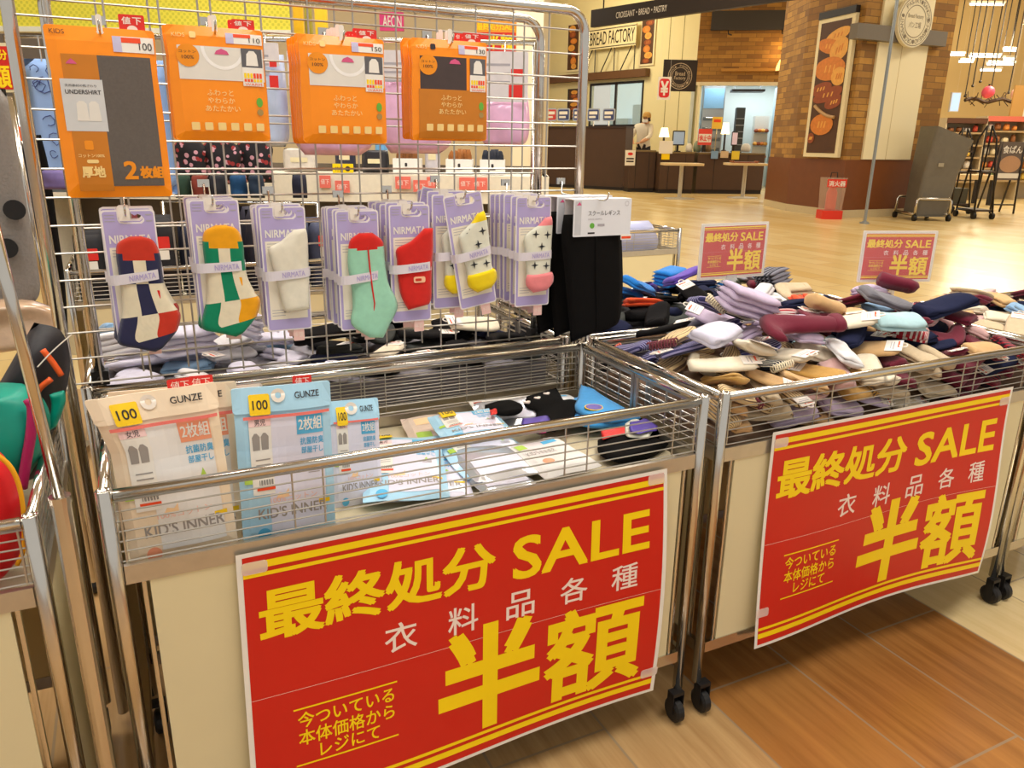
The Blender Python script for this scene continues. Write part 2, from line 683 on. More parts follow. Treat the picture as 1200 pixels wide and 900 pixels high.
YA = 1.2858
WAG = {}
WAG['A'] = wagon('chrome bargain wagon of boxed innerwear at the front, with a wide red sale poster', -0.088, 1.113, YA, 1.815, fc=-.012)
WAG['B'] = wagon('chrome bargain wagon heaped with socks, front right, with a red sale poster', 1.173, 2.374, YA, 1.85, fc=-.012)
WAG['D'] = wagon('chrome wagon behind the innerwear wagon, under the hanging sock cards', -0.13, 1.10, 1.895, 2.50)
WAG['F'] = wagon('chrome wagon of dark socks behind the right sock wagon', 1.173, 2.374, 1.895, 2.50)
WAG['G'] = wagon('chrome sock wagon at the right edge of the picture, cut off by it', 2.407, 3.55, YA, 1.86, fc=-.012)
wagon('chrome wagon of bags cut off by the left edge of the picture', -1.25, -0.19, 1.275, 1.83, h=0.85)
wagon('chrome wagon with a pale cream front seen through the grid, behind the hanging socks', -0.26, 0.95, 3.72, 4.3)


# ================================================================== sale posters
PW, PH = 0.918, 0.59


def sale_art(w_, h):
    s_ = MB(); y_ = MB(); t_ = MB()
    b = 0.012
    s_.rect(0, w_, 0, h, 0, 0)
    s_.rect(b * w_ * 0.9, w_ * (1 - b * 0.9), b * h * 1.2, h * (1 - b * 1.2), -0.0005, 1)
    e = -0.0011
    R = lambda q, x0, x1, z0, z1: q.rect(x0 * w_, x1 * w_, z0 * h, z1 * h, e)
    R(y_, b * .9, 1 - b * .9, .943, .967); R(y_, b * .9, 1 - b * .9, .916, .929)
    R(y_, b * .9, 1 - b * .9, .044, .068); R(y_, b * .9, 1 - b * .9, .082, .095)
    T = lambda q, s, x0, x1, z0, z1, bold=0.0: q.text(s, x0 * w_, z0 * h, (x1 - x0) * w_, (z1 - z0) * h, y=e, heavy=bold)
    for i, ch in enumerate('最終処分'):
        T(y_, ch, .038 + i * .127, .038 + i * .127 + .121, .692, .858, .028)
    T(y_, 'SALE', .588, .948, .688, .848, .03)
    for ch, x in zip('衣料品各種', (.286, .43, .572, .712, .85)):
        T(t_, ch, x, x + .071, .532, .637, .008)
    T(y_, '半', .413, .655, .12, .53, .035)
    T(y_, '額', .68, .94, .112, .49, .024)
    R(y_, .09, .31, .414, .420); R(y_, .09, .31, .205, .211)
    T(y_, '今ついている', .098, .302, .345, .402, .012)
    T(y_, '本体価格から', .098, .302, .28, .337, .012)
    T(y_, 'レジにて', .14, .268, .222, .272, .012)
    # fold crease across the middle of the sheet
    t_.rect(b * w_, w_ * (1 - b), 0.489 * h, 0.4902 * h, -0.0008)
    return s_, y_, t_


CREASE = mat('poster_white_print', (246, 226, 214), 0.5, var=0.02)


def sale_poster(label, x, y, z, fn, tapes):
    t = thing('sale_poster', label, 'poster', (x, y, z))
    s_, y_, t_ = sale_art(PW, PH)
    xs = [PW * i / 16 for i in range(1, 16)]
    zs = [PH * i / 12 for i in range(1, 12)]
    for q in (s_, y_, t_):
        q.bend(fn, xs, zs)
    s_.build('printed_sheet', [WHITEP, RED], t, label='red printed sheet with a white border')
    y_.build('yellow_lettering', YEL, t)
    t_.build('white_lettering', CREASE, t)
    for a, b in tapes:
        q = MB().slab(rrect(a - .022, a + .022, b - .012, b + .012, .006), -0.0022, -0.0016).bend(fn, xs, zs)
        q.build('tape', mat('clear_tape', (250, 235, 225), 0.12, alpha=0.38, var=0), t)
    return t


def curlA(x, z, y):
    a, b = x / PW, 1 - z / PH
    d = -0.012 * b * b * (1 + math.sin(a * 5.2 + 0.6)) - 0.005 * math.sin(b * PI) * (a ** 4) * 2
    return (0.012 * math.sin(b * 2.6) * a ** 6 - 0.018 * b * (1 - a), d, -0.004 * math.sin(a * PI) * b)


def curlB(x, z, y):
    a, b = x / PW, 1 - z / PH
    d = -0.014 * b * b * (1 + math.sin(a * 6.0 + 2.2)) - 0.03 * b * math.sin(b * PI) * a ** 5
    return (-0.02 * b * a ** 2 + 0.014 * (1 - b) * 0, d, -0.010 * math.sin(a * 2 * PI) * b)


sale_poster('large red half price sale poster on the front of the innerwear wagon', 0.097, YA - 0.0135, 0.122, curlA, [(0.03, PH - 0.03), (PW - 0.03, PH - 0.02), (PW - 0.02, 0.06)])
sale_poster('large red half price sale poster on the front of the sock wagon', 1.322, YA - 0.0135, 0.160, curlB, [(0.03, PH - 0.03), (PW - 0.03, PH - 0.04), (0.02, 0.1)])


# ================================================================== wire grid panels
def grid_panel(label, x0, x1, Y, zb, zt, r, sx, sz, ph=0.0):
    t = thing('grid_panel', label, 'wire grid', ((x0 + x1) / 2, Y, zb))
    c = 0.055
    path = [(x0, Y, zb), (x0, Y, zt - c)]
    for i in range(1, 7):
        a = PI - PI / 2 * i / 6
        path.append((x0 + c + c * math.cos(a), Y, zt - c + c * math.sin(a)))
    for i in range(0, 7):
        a = PI / 2 - PI / 2 * i / 6
        path.append((x1 - c + c * math.cos(a), Y, zt - c + c * math.sin(a)))
    path.append((x1, Y, zb))
    MB().tube(path, r, 12).build('frame', CHROME, t, smooth=True, world=True)
    g = MB()
    z = zt - 0.045
    lo = max(zb, 0.88)
    while z > lo:
        g.tube([(x0, Y, z), (x1, Y, z)], 0.0022, 5)
        z -= sz
    x = x0 + sx * 0.62 + ph
    while x < x1 - 0.02:
        g.tube([(x, Y + 0.004, lo), (x, Y + 0.004, zt - 0.005)], 0.0022, 5)
        x += sx
    g.build('wire_grid', WIRE, t, world=True)
    if zb > 0.5:
        for x in (x0, x1):
            MB().box(x - 0.018, x + 0.018, Y - 0.014, Y + 0.016, 0.862, 0.894).lathe([(0.006, 0), (0.006, 0.02)], x, Y - 0.034, 0.878, 8, 0, 'y').build('clamp', BLACKR, t, world=True)
    return t


grid_panel('taller chrome wire grid panel in front, holding the packs and sock cards', -0.158, 1.106, 1.855, 0.03, 1.722, 0.0125, 0.10, 0.0565)
grid_panel('smaller chrome wire grid panel clamped just behind the front grid', -0.101, 1.016, 1.925, 0.84, 1.705, 0.0115, 0.098, 0.112, 0.03)
# ================================================================== hanging goods
ORANGE = mat('pouch_orange', (255, 146, 0), 0.34, var=0.04, coat=0.25)
DKOR = mat('pouch_print_ochre', (200, 122, 30), 0.4, var=0.06)
BADGE = mat('badge_orange', (240, 146, 20), 0.4, var=0.04)
SHIRTW = mat('shirt_white_cotton', (226, 220, 210), 0.7, var=0.04, coat=0.4)
SHIRTG = mat('shirt_charcoal_knit', (92, 82, 74), 0.75, var=0.18, scale=220, coat=0.5)
SHIRTB = mat('shirt_black_brown', (62, 44, 40), 0.7, var=0.2, scale=60, coat=0.6)
LOGOPK = mat('logo_pink', (214, 88, 134), 0.5)
PALEOR = mat('print_pale_yellow', (252, 214, 140), 0.5)
GREYP = mat('print_grey', (96, 94, 98), 0.5)
GREENP = mat('print_green', (104, 178, 64), 0.5)
ORRED = mat('price_bar_red', (236, 76, 30), 0.5)
HANGW = mat('hang_tab_white', (236, 226, 214), 0.4, var=0.03)
LILAC = mat('sticker_lilac', (196, 190, 220), 0.5)


def hook(label, x, z, y_front, y_panel=1.853, group='hooks on the grid'):
    t = thing('display_hook', label, 'hook', (x, y_panel, z), group=None)
    p = [(0, 0, 0.03), (0, -0.008, 0.03), (0, -0.008, 0.0)]
    L = y_panel - y_front
    p += [(0, -L + 0.012, -0.004), (0, -L, 0.002), (0, -L - 0.006, 0.016)]
    MB().tube(p, 0.0021, 7).build('rod', CHROME, t, smooth=True)
    MB().box(-0.012, 0.012, -0.003, 0.002, 0.024, 0.040).build('hook_plate', CHROME, t)
    return t


def make_pack(w_, h, kind, label, group=None):
    """zip pouch of folded underwear; root at the middle of its top edge"""
    t = thing('underwear_pack', label, 'packet', group=group)
    T_ = 0.010

    def prof(x, z, y=-1):
        u, v = abs(x) / (w_ / 2), abs(z + h / 2) / (h / 2)
        q = T_ * math.sqrt(max(0, 1 - min(1, u) ** 3.5)) * math.sqrt(max(0, 1 - min(1, v) ** 5))
        return -q if y < 0 else q * 0.35
    xs = [w_ * (i / 10 - 0.5) for i in range(1, 10)]
    zs = [-h * i / 12 for i in range(1, 12)]
    B = lambda q: q.bend(prof, xs, zs)
    out = rrect(-w_ / 2, w_ / 2, -h, 0, 0.007, 4)
    # the sides of the pouch are drawn in a little by the seal below the header
    out = [(x * (1 - 0.035 * math.exp(-((z + 0.25 * h) / (0.14 * h)) ** 2)), z) for x, z in
           [(a, b) for a, b in rrect(-w_ / 2, w_ / 2, -h, 0, 0.007, 4)]]
    pts = []
    for i in range(len(out)):
        a, b = out[i], out[(i + 1) % len(out)]
        n_ = 8 if math.dist(a, b) > 0.1 else 1
        for k in range(n_):
            x, z = a[0] + (b[0] - a[0]) * k / n_, a[1] + (b[1] - a[1]) * k / n_
            s_ = 1 - 0.03 * math.exp(-((z + 0.27 * h) / (0.12 * h)) ** 2)
            pts.append((x * s_, z))
    B(MB().slab(pts, -0.0008, 0.0008)).build('pouch', ORANGE, t, smooth=False)
    e = -0.0016
    hw = w_ / 2
    X = lambda a: -hw + a * w_
    Z = lambda b: -h * b
    rect = lambda q, a0, a1, b0, b1, y=e, m=0: q.rect(X(a0), X(a1), Z(b1), Z(b0), y, m)
    # round hang hole tab
    MB().disc(0, -0.012, 0.0075, -0.0035, 0, 16).slab(rrect(-0.005, 0.005, -0.014, 0.022, 0.004), -0.0042, -0.003).build('hang_tab', HANGW, t)
    # price sticker at the top right
    q = MB(); rect(q, .60, .98, .045, .135, e, 0); rect(q, .60, .68, .045, .135, e - .0004, 1); rect(q, .68, .86, .05, .08, e - .0004, 2)
    size = {'single': '100', 'two': '110', 'white': '150', 'dark': '130'}[kind]
    q.text(size, X(.84), Z(.118), .12 * w_, .035 * h * 1.2, e - .0005, 3)
    B(q).build('price_sticker', [WHITEP, LILAC, ORRED, INK], t)
    # red reduction tag stuck on the back, standing above the top edge
    q = MB().slab(rrect(X(.68), X(.92), Z(.04), Z(-.085), .003), 0.0012, 0.002, 0)
    for i in (0, 1):
        q.text('値下'[i], X(.71 + .10 * i), Z(-.03), .08 * w_, .04 * h, 0.0009, 1, heavy=0.02)
    q.disc(X(.80), Z(.0), .05 * w_, 0.0009, 1, 16, .012 * h * 2)
    q.build('reduction_tag', [TAGRED, CREASE], t)
    if kind == 'single':
        q = MB(); rect(q, .44, .93, .16, .93); B(q).build('shirt_window', SHIRTG, t)
        q = MB(); rect(q, .12, .44, .16, .96, e, 1); rect(q, .08, .46, .30, .60, e - .0004, 0)
        B(q).build('printed_strip', [mat('print_pale_grey', (206, 206, 206), 0.45, var=.03), DKOR], t)
        q = MB()
        q.text('KIDS', X(.05), Z(.05), .13 * w_, .026 * h, e - .0006, 1)
        q.text('UNDERSHIRT', X(.115), Z(.385), .32 * w_, .024 * h, e - .0008, 1, heavy=.02)
        q.text('天然素材の肌ざわり', X(.12), Z(.345), .28 * w_, .016 * h, e - .0008, 1)
        q.text('厚地', X(.165), Z(.875), .21 * w_, .066 * h, e - .0006, 0, heavy=.04)
        q.text('コットン100%', X(.15), Z(.755), .24 * w_, .02 * h, e - .0006, 0, heavy=.02)
        q.slab(rrect(X(.22), X(.33), Z(.79), Z(.768), .003), e - .0006, e - .0005, 0)
        q.slab(rrect(X(.22), X(.30), Z(.71), Z(.655), .003), e - .0006, e - .0005, 2)
        for a in (.20, .31):   # two small shirts drawn on the pale label
            q.poly([(X(a), Z(.44)), (X(a + .025), Z(.425)), (X(a + .065), Z(.425)), (X(a + .09), Z(.44)), (X(a + .10), Z(.54)), (X(a + .07), Z(.54)), (X(a + .02), Z(.54)), (X(a - .01), Z(.54))], e - .0008, 3)
        B(q).build('printing', [PALEOR, INK, BADGE, SHIRTW], t)
        q = MB().text('2', X(.56), Z(.885), .12 * w_, .105 * h, e - .0006, 0, heavy=.05)
        q.text('枚組', X(.71), Z(.88), .23 * w_, .07 * h, e - .0006, 0, heavy=.05)
        B(q).build('pack_count_lettering', BADGE, t)
        q = MB().poly([(X(.155), Z(.215)), (X(.175), Z(.20)), (X(.205), Z(.185)), (X(.235), Z(.20)), (X(.255), Z(.215))], e - .0006)
        B(q).build('logo', LOGOPK, t)
        # crinkled film glare strip beside the shirt is the film's own fold
        return t
    dark = kind == 'dark'
    wz = .46 if not dark else .49
    q = MB(); rect(q, .10, .98 if not dark else .70, .17, wz)
    B(q).build('shirt_window', SHIRTB if dark else SHIRTW, t)
    if dark:
        q = MB(); rect(q, .08, .985, wz, .985); B(q).build('printed_panel', DKOR, t)
    else:
        q = MB().ring(X(.56), Z(.175), .19 * w_, .225 * w_, e - .0003)
        q.v = [(x, y, min(z, Z(.172))) for x, y, z in q.v]
        B(q).build('neckline', mat('neck_rib_white', (244, 240, 236), 0.7), t)
    q = MB().poly([(X(.47), Z(.235)), (X(.49), Z(.205)), (X(.545), Z(.185)), (X(.60), Z(.205)), (X(.62), Z(.235))], e - .0008)
    B(q).build('logo', LOGOPK, t)
    q = MB().disc(X(.20), Z(.255), .115 * w_, e - .0008, 0, 24)
    q.text('コットン', X(.115), Z(.235), .17 * w_, .024 * h, e - .0012, 1)
    q.text('100%', X(.14), Z(.285), .12 * w_, .03 * h, e - .0012, 1)
    B(q).build('cotton_badge', [BADGE, INK], t)
    q = MB(); rect(q, .745, .965, .17, .335, e - .0008, 0)
    q.poly([(X(.80), Z(.22)), (X(.83), Z(.19)), (X(.88), Z(.19)), (X(.91), Z(.22)), (X(.92), Z(.32)), (X(.79), Z(.32))], e - .0012, 1)
    rect(q, .745, .965, .335, .50, e - .0008, 1)
    for i in range(6):
        rect(q, .76 + i * .033, .785 + i * .033, .385, .43, e - .0012, 2 + (i > 2))
        rect(q, .76 + i * .033, .785 + i * .033, .438, .462, e - .0012, 3 - (i > 2))
    q.text('WARM', X(.765), Z(.495), .18 * w_, .022 * h, e - .0012, 3)
    B(q).build('size_label', [GREYP, WHITEP, YEL, ORRED], t)
    q = MB()
    for s_, a, b, ww in (('ふわっと', .36, .595, .27), ('やわらか', .36, .665, .28), ('あたたかい', .33, .735, .36)):
        q.text(s_, X(a), Z(b), ww * w_, .052 * h, e - .0006, 0, heavy=.006)
    for i in range(6):
        q.slab(rrect(X(.17 + i * .136), X(.255 + i * .136), Z(.905), Z(.835), .002), e - .0006, e - .0003, 0)
    q.text('KIDS', X(.06), Z(.10), .13 * w_, .034 * h, e - .0006, 0)
    q.slab(rrect(X(.235), X(.30), Z(.105), Z(.05), .003), e - .0006, e - .0003, 0 if not dark else 1)
    q.disc(X(.905), Z(.645), .035 * w_, e - .0006, 2, 14, .05 * w_)
    q.disc(X(.905), Z(.735), .035 * w_, e - .0006, 3, 14)
    B(q).build('printing', [PALEOR, INK, GREENP, mat('print_khaki', (170, 140, 80), .5)], t)
    return t


def hang_pack(px4, Y, kind, label, n_behind=0, behind_label='', group=None, step=0.024):
    (a, b, c, d) = [aty(x, y, Y) for x, y in px4]
    top = (a + b) / 2
    w_ = ((b - a).length + (c - d).length) / 2
    h = top.z - (c.z + d.z) / 2
    t = make_pack(w_, h, kind, label)
    t.location = top
    rnd = random.Random(len(label))
    for i in range(n_behind):
        dup(t, top + Vector((rnd.uniform(-.004, .003), step * (i + 1), rnd.uniform(-.003, .004))), rz=rnd.uniform(-.03, .03), label=behind_label, group=group)
    return top, w_, h


for q, Y, kind, lb, n_, bl, g, hl in (
    ([(45, 26), (184, 38), (193, 231), (77, 231)], 1.735, 'single', 'tall orange undershirt pack showing grey knit, leftmost on the grid', 0, '', None, 'chrome hook carrying the tall undershirt pack'),
    ([(192, 31), (307, 33), (318, 164), (208, 166)], 1.72, 'two', 'orange underwear pack with white shirt marked size 110, second from left', 1, 'orange underwear pack hidden behind the size 110 pack', 'orange packs behind size 110', 'chrome hook carrying the size 110 orange packs'),
    ([(345, 40), (452, 46), (460, 166), (369, 170)], 1.70, 'white', 'front orange underwear pack with white shirt in the thickest stack, size 150', 5, 'orange underwear pack in the thick stack behind the size 150 pack', 'orange packs behind size 150', 'chrome hook carrying the thick stack of orange packs'),
    ([(480, 47), (571, 47), (571, 164), (486, 165)], 1.71, 'dark', 'front orange underwear pack with dark brown shirt, rightmost, size 130', 3, 'orange underwear pack behind the dark brown size 130 pack', 'orange packs behind size 130', 'chrome hook carrying the rightmost orange packs')):
    top, w_, h = hang_pack(q, Y, kind, lb, n_, bl, g)
    hook(hl, top.x, top.z - 0.006, Y - 0.02)


# ------------------------------------------------------------------ sock cards
PURP = mat('card_purple', (178, 164, 210), 0.5, var=0.03)
CARDW = mat('card_white', (236, 228, 226), 0.55, var=0.03)
CARDC = mat('card_cream', (238, 228, 208), 0.55, var=0.03)
FINE = mat('card_fine_print', (172, 166, 172), 0.6)
BANDM = mat('paper_band', (222, 214, 220), 0.6, var=0.03)
K_RED = knit('knit_red', (214, 34, 24))
K_BRICK = knit('knit_brick_red', (202, 52, 30))
K_NAVY = knit('knit_navy', (42, 42, 76))
K_CREAM = knit('knit_cream', (236, 222, 192))
K_GREEN = knit('knit_green', (0, 132, 92))
K_GOLD = knit('knit_golden', (240, 164, 10))
K_WHITE = knit('knit_white', (236, 228, 208))
K_MINT = knit('knit_mint', (160, 216, 186))
K_YEL = knit('knit_yellow', (250, 214, 8))
K_PINK = knit('knit_coral_pink', (244, 138, 140))
K_STARW = knit('knit_offwhite', (230, 228, 208))
K_BLACK = knit('knit_black', (17, 15, 14))
STAR = mat('star_black', (44, 44, 48), 0.9)
CW, CH = 0.096, 0.268


def card_outline(i=0.0):
    w_, h, r = CW / 2 - i, CH, 0.005
    nl, nr, nd, hook_ = -0.018 - i * .6, 0.004 + i * .6, 0.024 + i, 0.026 + i
    p = [(-w_ + r, -i), (nl, -i), (nl, -nd + .008), (nl + .003, -nd + .002), (nl + .010, -nd), (hook_ - .006, -nd), (hook_ - .001, -nd + .004), (hook_, -nd + .009), (hook_ - .003, -nd + .0135), (hook_ - .010, -nd + .0165 + i), (nr + .006, -.008 - i), (nr, -.004 - i), (nr, -i)]
    p += [(w_ - r, -i), (w_ - r * .3, -i - r * .3), (w_, -i - r), (w_, -h + i + r), (w_ - r * .3, -h + i + r * .3), (w_ - r, -h + i), (-w_ + r, -h + i), (-w_ + r * .3, -h + i + r * .3), (-w_, -h + i + r), (-w_, -i - r), (-w_ + r * .3, -i - r * .3)]
    return p[::-1]


def px_pairs(pairs, px0, py0, sx, sy):
    """pixel outline of a sock on its card -> card units (only the shape; the card itself is placed in space)"""
    c = lambda p: ((p[0] - px0) * sx + (p[1] - py0) * -0.145 * sx, -(p[1] - py0) * sy)
    return [(c(a), c(b)) for a, b in pairs]


def make_card(label, pairs, sock_mats, pick, thick=0.018, band_z=-0.143, band_tilt=0.0, extras=None, group=None, taper=(.10, .06)):
    t = thing('sock_card', label, 'socks', group=group)
    MB().slab(card_outline(), -0.0008, 0.0008).build('card', CARDW, t)
    q = MB().poly(card_outline(0.0028), -0.0012, 0)
    q.rect(-CW / 2 + .008, CW / 2 - .008, -CH + .026, -.072, -0.0016, 1)
    for i in range(3):
        q.rect(-CW / 2 + .006, -.024, -.010 - i * .006, -.0085 - i * .006, -0.0016, 2)
        if i < 2:
            q.rect(CW / 2 - .017, CW / 2 - .006, -.011 - i * .012, -.0085 - i * .012, -0.0016, 2)
    q.text('NIRMATA', -CW / 2 + .010, -.064, CW - .020, .0155, y=-0.0017, m=3, heavy=.035)
    for i in range(3):
        q.rect(-CW / 2 + .012, .004 + .008 * i, -.078 - i * .006, -.0768 - i * .006, -0.0019, 2)
        q.rect(-CW / 2 + .012, .012 - .01 * i, -CH + .046 - i * .006, -CH + .0472 - i * .006, -0.0019, 2)
    q.build('card_print', [PURP, CARDC, FINE, WHITEP], t)
    sk = MB().puff(pairs, thick, 14, 44, y=-0.0022 - thick / 2, wave=0.0012, seed=len(label), taper=taper, pick=pick)
    so = sk.build('sock', sock_mats, t, smooth=True, fix=True)
    # paper band wrapped round card and sock
    bw = CW / 2 + .0035
    fn = lambda x, z, y: (0, -(thick + .004) * math.sqrt(max(0, 1 - min(1, abs(x) / bw) ** 4)), band_tilt * x)
    xs = [bw * (i / 9) for i in range(-8, 9)]
    q = MB().slab([(-bw, band_z - .010), (bw, band_z - .010), (bw, band_z + .010), (-bw, band_z + .010)], -0.0006, 0.0004, 0)
    q.text('NIRMATA', -.012, band_z - .0055, .048, .011, y=-0.0012, m=1, heavy=.02)
    q.bend(fn, xs, [])
    q.build('paper_band', [BANDM, PURP], t)
    MB().slab(rrect(.006, .030, -CH - .026, -CH + .004, .002), 0.0012, 0.002, 0).text('半額', .009, -CH - .018, .018, .012, 0.0008, 1).build('price_tag', [PINKTAG, CREASE], t)
    MB().slab(rrect(-.016, .0035, -.021, .003, .003), -0.004, -0.0026).build('hang_tab', HANGW, t)
    if extras:
        extras(t, so, thick)
    return t


def bulge_y(thick):
    return -(thick + 0.0036)


def star_pts(cx, cz, r):
    p = []
    for i in range(8):
        a = PI / 8 * 2 * i
        q = r if i % 2 == 0 else r * 0.30
        p.append((cx + q * math.cos(a), cz + q * math.sin(a)))
    return p


def chk_pick(order):
    def f(u, v):
        if v < .20 or (v < .25 and abs(u - .5) < .33):
            return 0
        if v > .60:
            if v > .81:
                return 1
            return 1 if u < .29 else (2 if u < .64 else 0)
        if v < .40:
            return (1, 2, 1)[min(2, int(u * 3))]
        return (2, 1, 2)[min(2, int(u * 3))]
    return f


# shapes traced in card units
S_CHK = [((-.002, -.050), (.018, -.050)), ((-.024, -.062), (.040, -.060)), ((-.030, -.085), (.049, -.088)), ((-.030, -.120), (.049, -.125)), ((-.030, -.160), (.052, -.160)),
         ((-.033, -.200), (.064, -.192)), ((-.041, -.225), (.074, -.212)), ((-.048, -.262), (.066, -.240)), ((-.012, -.276), (.054, -.257)), ((.018, -.286), (.032, -.280))]
S_WHITE = [((.020, -.048), (.046, -.046)), ((-.010, -.072), (.048, -.062)), ((-.034, -.085), (.048, -.090)), ((-.034, -.105), (.047, -.12)), ((-.026, -.145), (.046, -.15)), ((-.018, -.19), (.044, -.19)), ((-.012, -.226), (.042, -.222))]
S_RED = [((.032, -.052), (.052, -.052)), ((-.002, -.080), (.052, -.072)), ((-.036, -.096), (.052, -.105)), ((-.036, -.125), (.050, -.125)), ((-.034, -.17), (.047, -.175)), ((-.028, -.205), (.046, -.212)), ((-.012, -.238), (.040, -.228))]
S_MINT = [((.000, -.048), (.030, -.048)), ((-.020, -.062), (.052, -.066)), ((-.026, -.085), (.056, -.082)), ((-.028, -.120), (.058, -.125)), ((-.022, -.170), (.064, -.165)), ((-.022, -.215), (.080, -.200)), ((-.028, -.240), (.082, -.225)), ((-.022, -.258), (.062, -.262)), ((.014, -.286), (.046, -.290))]
S_STAR = [((.026, -.050), (.044, -.046)), ((.010, -.066), (.048, -.064)), ((-.020, -.085), (.048, -.088)), ((-.030, -.100), (.047, -.115)), ((-.026, -.140), (.046, -.145)), ((-.022, -.178), (.045, -.180)), ((-.020, -.200), (.050, -.196)), ((-.006, -.226), (.040, -.222))]


def ex_check(red):
    def f(t, so, th):
        MB().slab(rrect(.030, .040, -.176, -.158, .002), bulge_y(th) * .86, bulge_y(th) * .86 + .001).build('logo_patch', red, t)
    return f


def ex_mint(t, so, th):
    y = bulge_y(th)
    q = MB().tube([(.016, y * .98, -.078), (.018, y, -.12), (.022, y * 1.0, -.17), (.026, y * .96, -.205), (.024, y * .92, -.222)], .0018, 6)
    q.build('red_seam', K_RED, t)
    for i in range(3):
        MB().slab(rrect(.012, .034, -.238 - i * .009, -.234 - i * .009, .0015), y * .86, y * .86 + .001).xf(lambda v: (v.x, v.y, v.z + v.x * .25)).build('red_stripe', K_RED, t)


def ex_red(t, so, th):
    q = MB().slab(rrect(.000, .028, -.174, -.160, .004), bulge_y(th), bulge_y(th) + .001, 0)
    q.slab(rrect(.004, .0185, -.170, -.164, .002), bulge_y(th) - .0006, bulge_y(th), 1)
    q.build('logo_patch', [mat('patch_peach', (246, 190, 150), .7), K_BRICK], t)


def ex_star(cuff):
    def f(t, so, th):
        y = bulge_y(th)
        q = MB()
        for cx, cz in ((-.002, -.088), (.030, -.090), (.014, -.118), (-.004, -.163), (.028, -.166)):
            q.poly(star_pts(cx, cz, .0105), y * (.93 if cz > -.1 else 1.0))
        q.build('star_print', STAR, t)
        MB().puff([((-.022, -.186), (.048, -.182)), ((-.026, -.200), (.053, -.196)), ((-.022, -.216), (.050, -.212)), ((-.004, -.232), (.034, -.228))], th * 1.3, 10, 14, y=-0.004 - th * .65, taper=(.15, .3)).build('rolled_cuff', cuff, t, smooth=True, fix=True)
    return f


star_pick = lambda u, v: 1 if v < .17 else 0
CARDS = [
    # TL, TR of the front card, Y, builder, extra copies, sideways drift
    ((117, 246), (180, 246), 1.715, ('front card of navy, cream and red checked ankle socks, leftmost', S_CHK, [K_BRICK, K_NAVY, K_CREAM], chk_pick(0), .0185, -.130, .10, ex_check(K_RED)), 2, 0, 'sock card hidden behind the navy checked socks', 'cards behind the navy checked socks', 'the navy checked sock cards'),
    ((222, 235), (277, 233), 1.715, ('front card of green and cream checked ankle socks with golden toe', S_CHK, [K_GOLD, K_GREEN, K_CREAM], chk_pick(0), .0185, -.135, .02, ex_check(K_GOLD)), 3, 0, 'sock card hidden behind the green checked socks', 'cards behind the green checked socks', 'the green checked sock cards'),
    ((302, 242), (357, 242), 1.715, ('front card of plain white socks with a purple header', S_WHITE, [K_WHITE], lambda u, v: 0, .017, -.142, .06, None), 3, 0, 'sock card hidden behind the plain white socks', 'cards behind the plain white socks', 'the plain white sock cards'),
    ((390, 247), (445, 246), 1.705, ('front card of mint ankle socks with red toe and red seam', S_MINT, [K_RED, K_MINT], lambda u, v: 0 if v < .27 - abs(u - .5) * .10 else 1, .0185, -.146, .11, ex_mint), 4, 0, 'sock card hidden behind the mint ankle socks', 'cards behind the mint socks', 'the mint sock cards'),
    ((455, 240), (503, 240), 1.70, ('front card of plain red socks with a purple header', S_RED, [K_RED], lambda u, v: 0, .0175, -.140, .06, ex_red), 5, 0, 'sock card hidden behind the plain red socks', 'cards behind the red socks', 'the red sock cards'),
    ((520, 228), (562, 226), 1.69, ('tilted front card of white socks with black stars and yellow cuff', S_STAR, [K_STARW, K_YEL], star_pick, .017, -.140, .05, ex_star(K_YEL)), 4, .16, 'card of white star socks with yellow cuff behind the tilted one', 'cards behind the tilted yellow star socks', 'the yellow star sock cards'),
    ((605, 232), (646, 229), 1.70, ('front card of white socks with black stars and pink cuff', S_STAR, [K_STARW, K_PINK], star_pick, .017, -.140, .03, ex_star(K_PINK)), 5, 0, 'card of white star socks with pink cuff behind the front one', 'cards behind the pink star socks', 'the pink star sock cards'),
]
for TL, TR, Y, (lb, pr, ms, pk, th, bz, bt, ex), n_, tilt, bl, g, hl in CARDS:
    a, b = aty(*TL, Y), aty(*TR, Y)
    top = (a + b) / 2
    c = make_card(lb, pr, ms, pk, th, bz, bt, ex)
    c.location = top
    c.rotation_euler = (0, -tilt, 0) if tilt else (0, 0, 0)
    rnd = random.Random(len(lb) * 3)
    step = 0.0285
    for i in range(n_):
        d = dup(c, top + Vector((rnd.uniform(-.006, .002) - .002 * i - (.014 if tilt else 0), step * (i + 1), rnd.uniform(-.003, .005))), label=bl, group=g)
        d.rotation_euler = (0, -rnd.uniform(-.02, .03) if not tilt else (0.0 if i != 2 else .22), rnd.uniform(-.02, .02))
    hook('chrome hook carrying ' + hl, top.x - .004, top.z - 0.006, Y - 0.028)

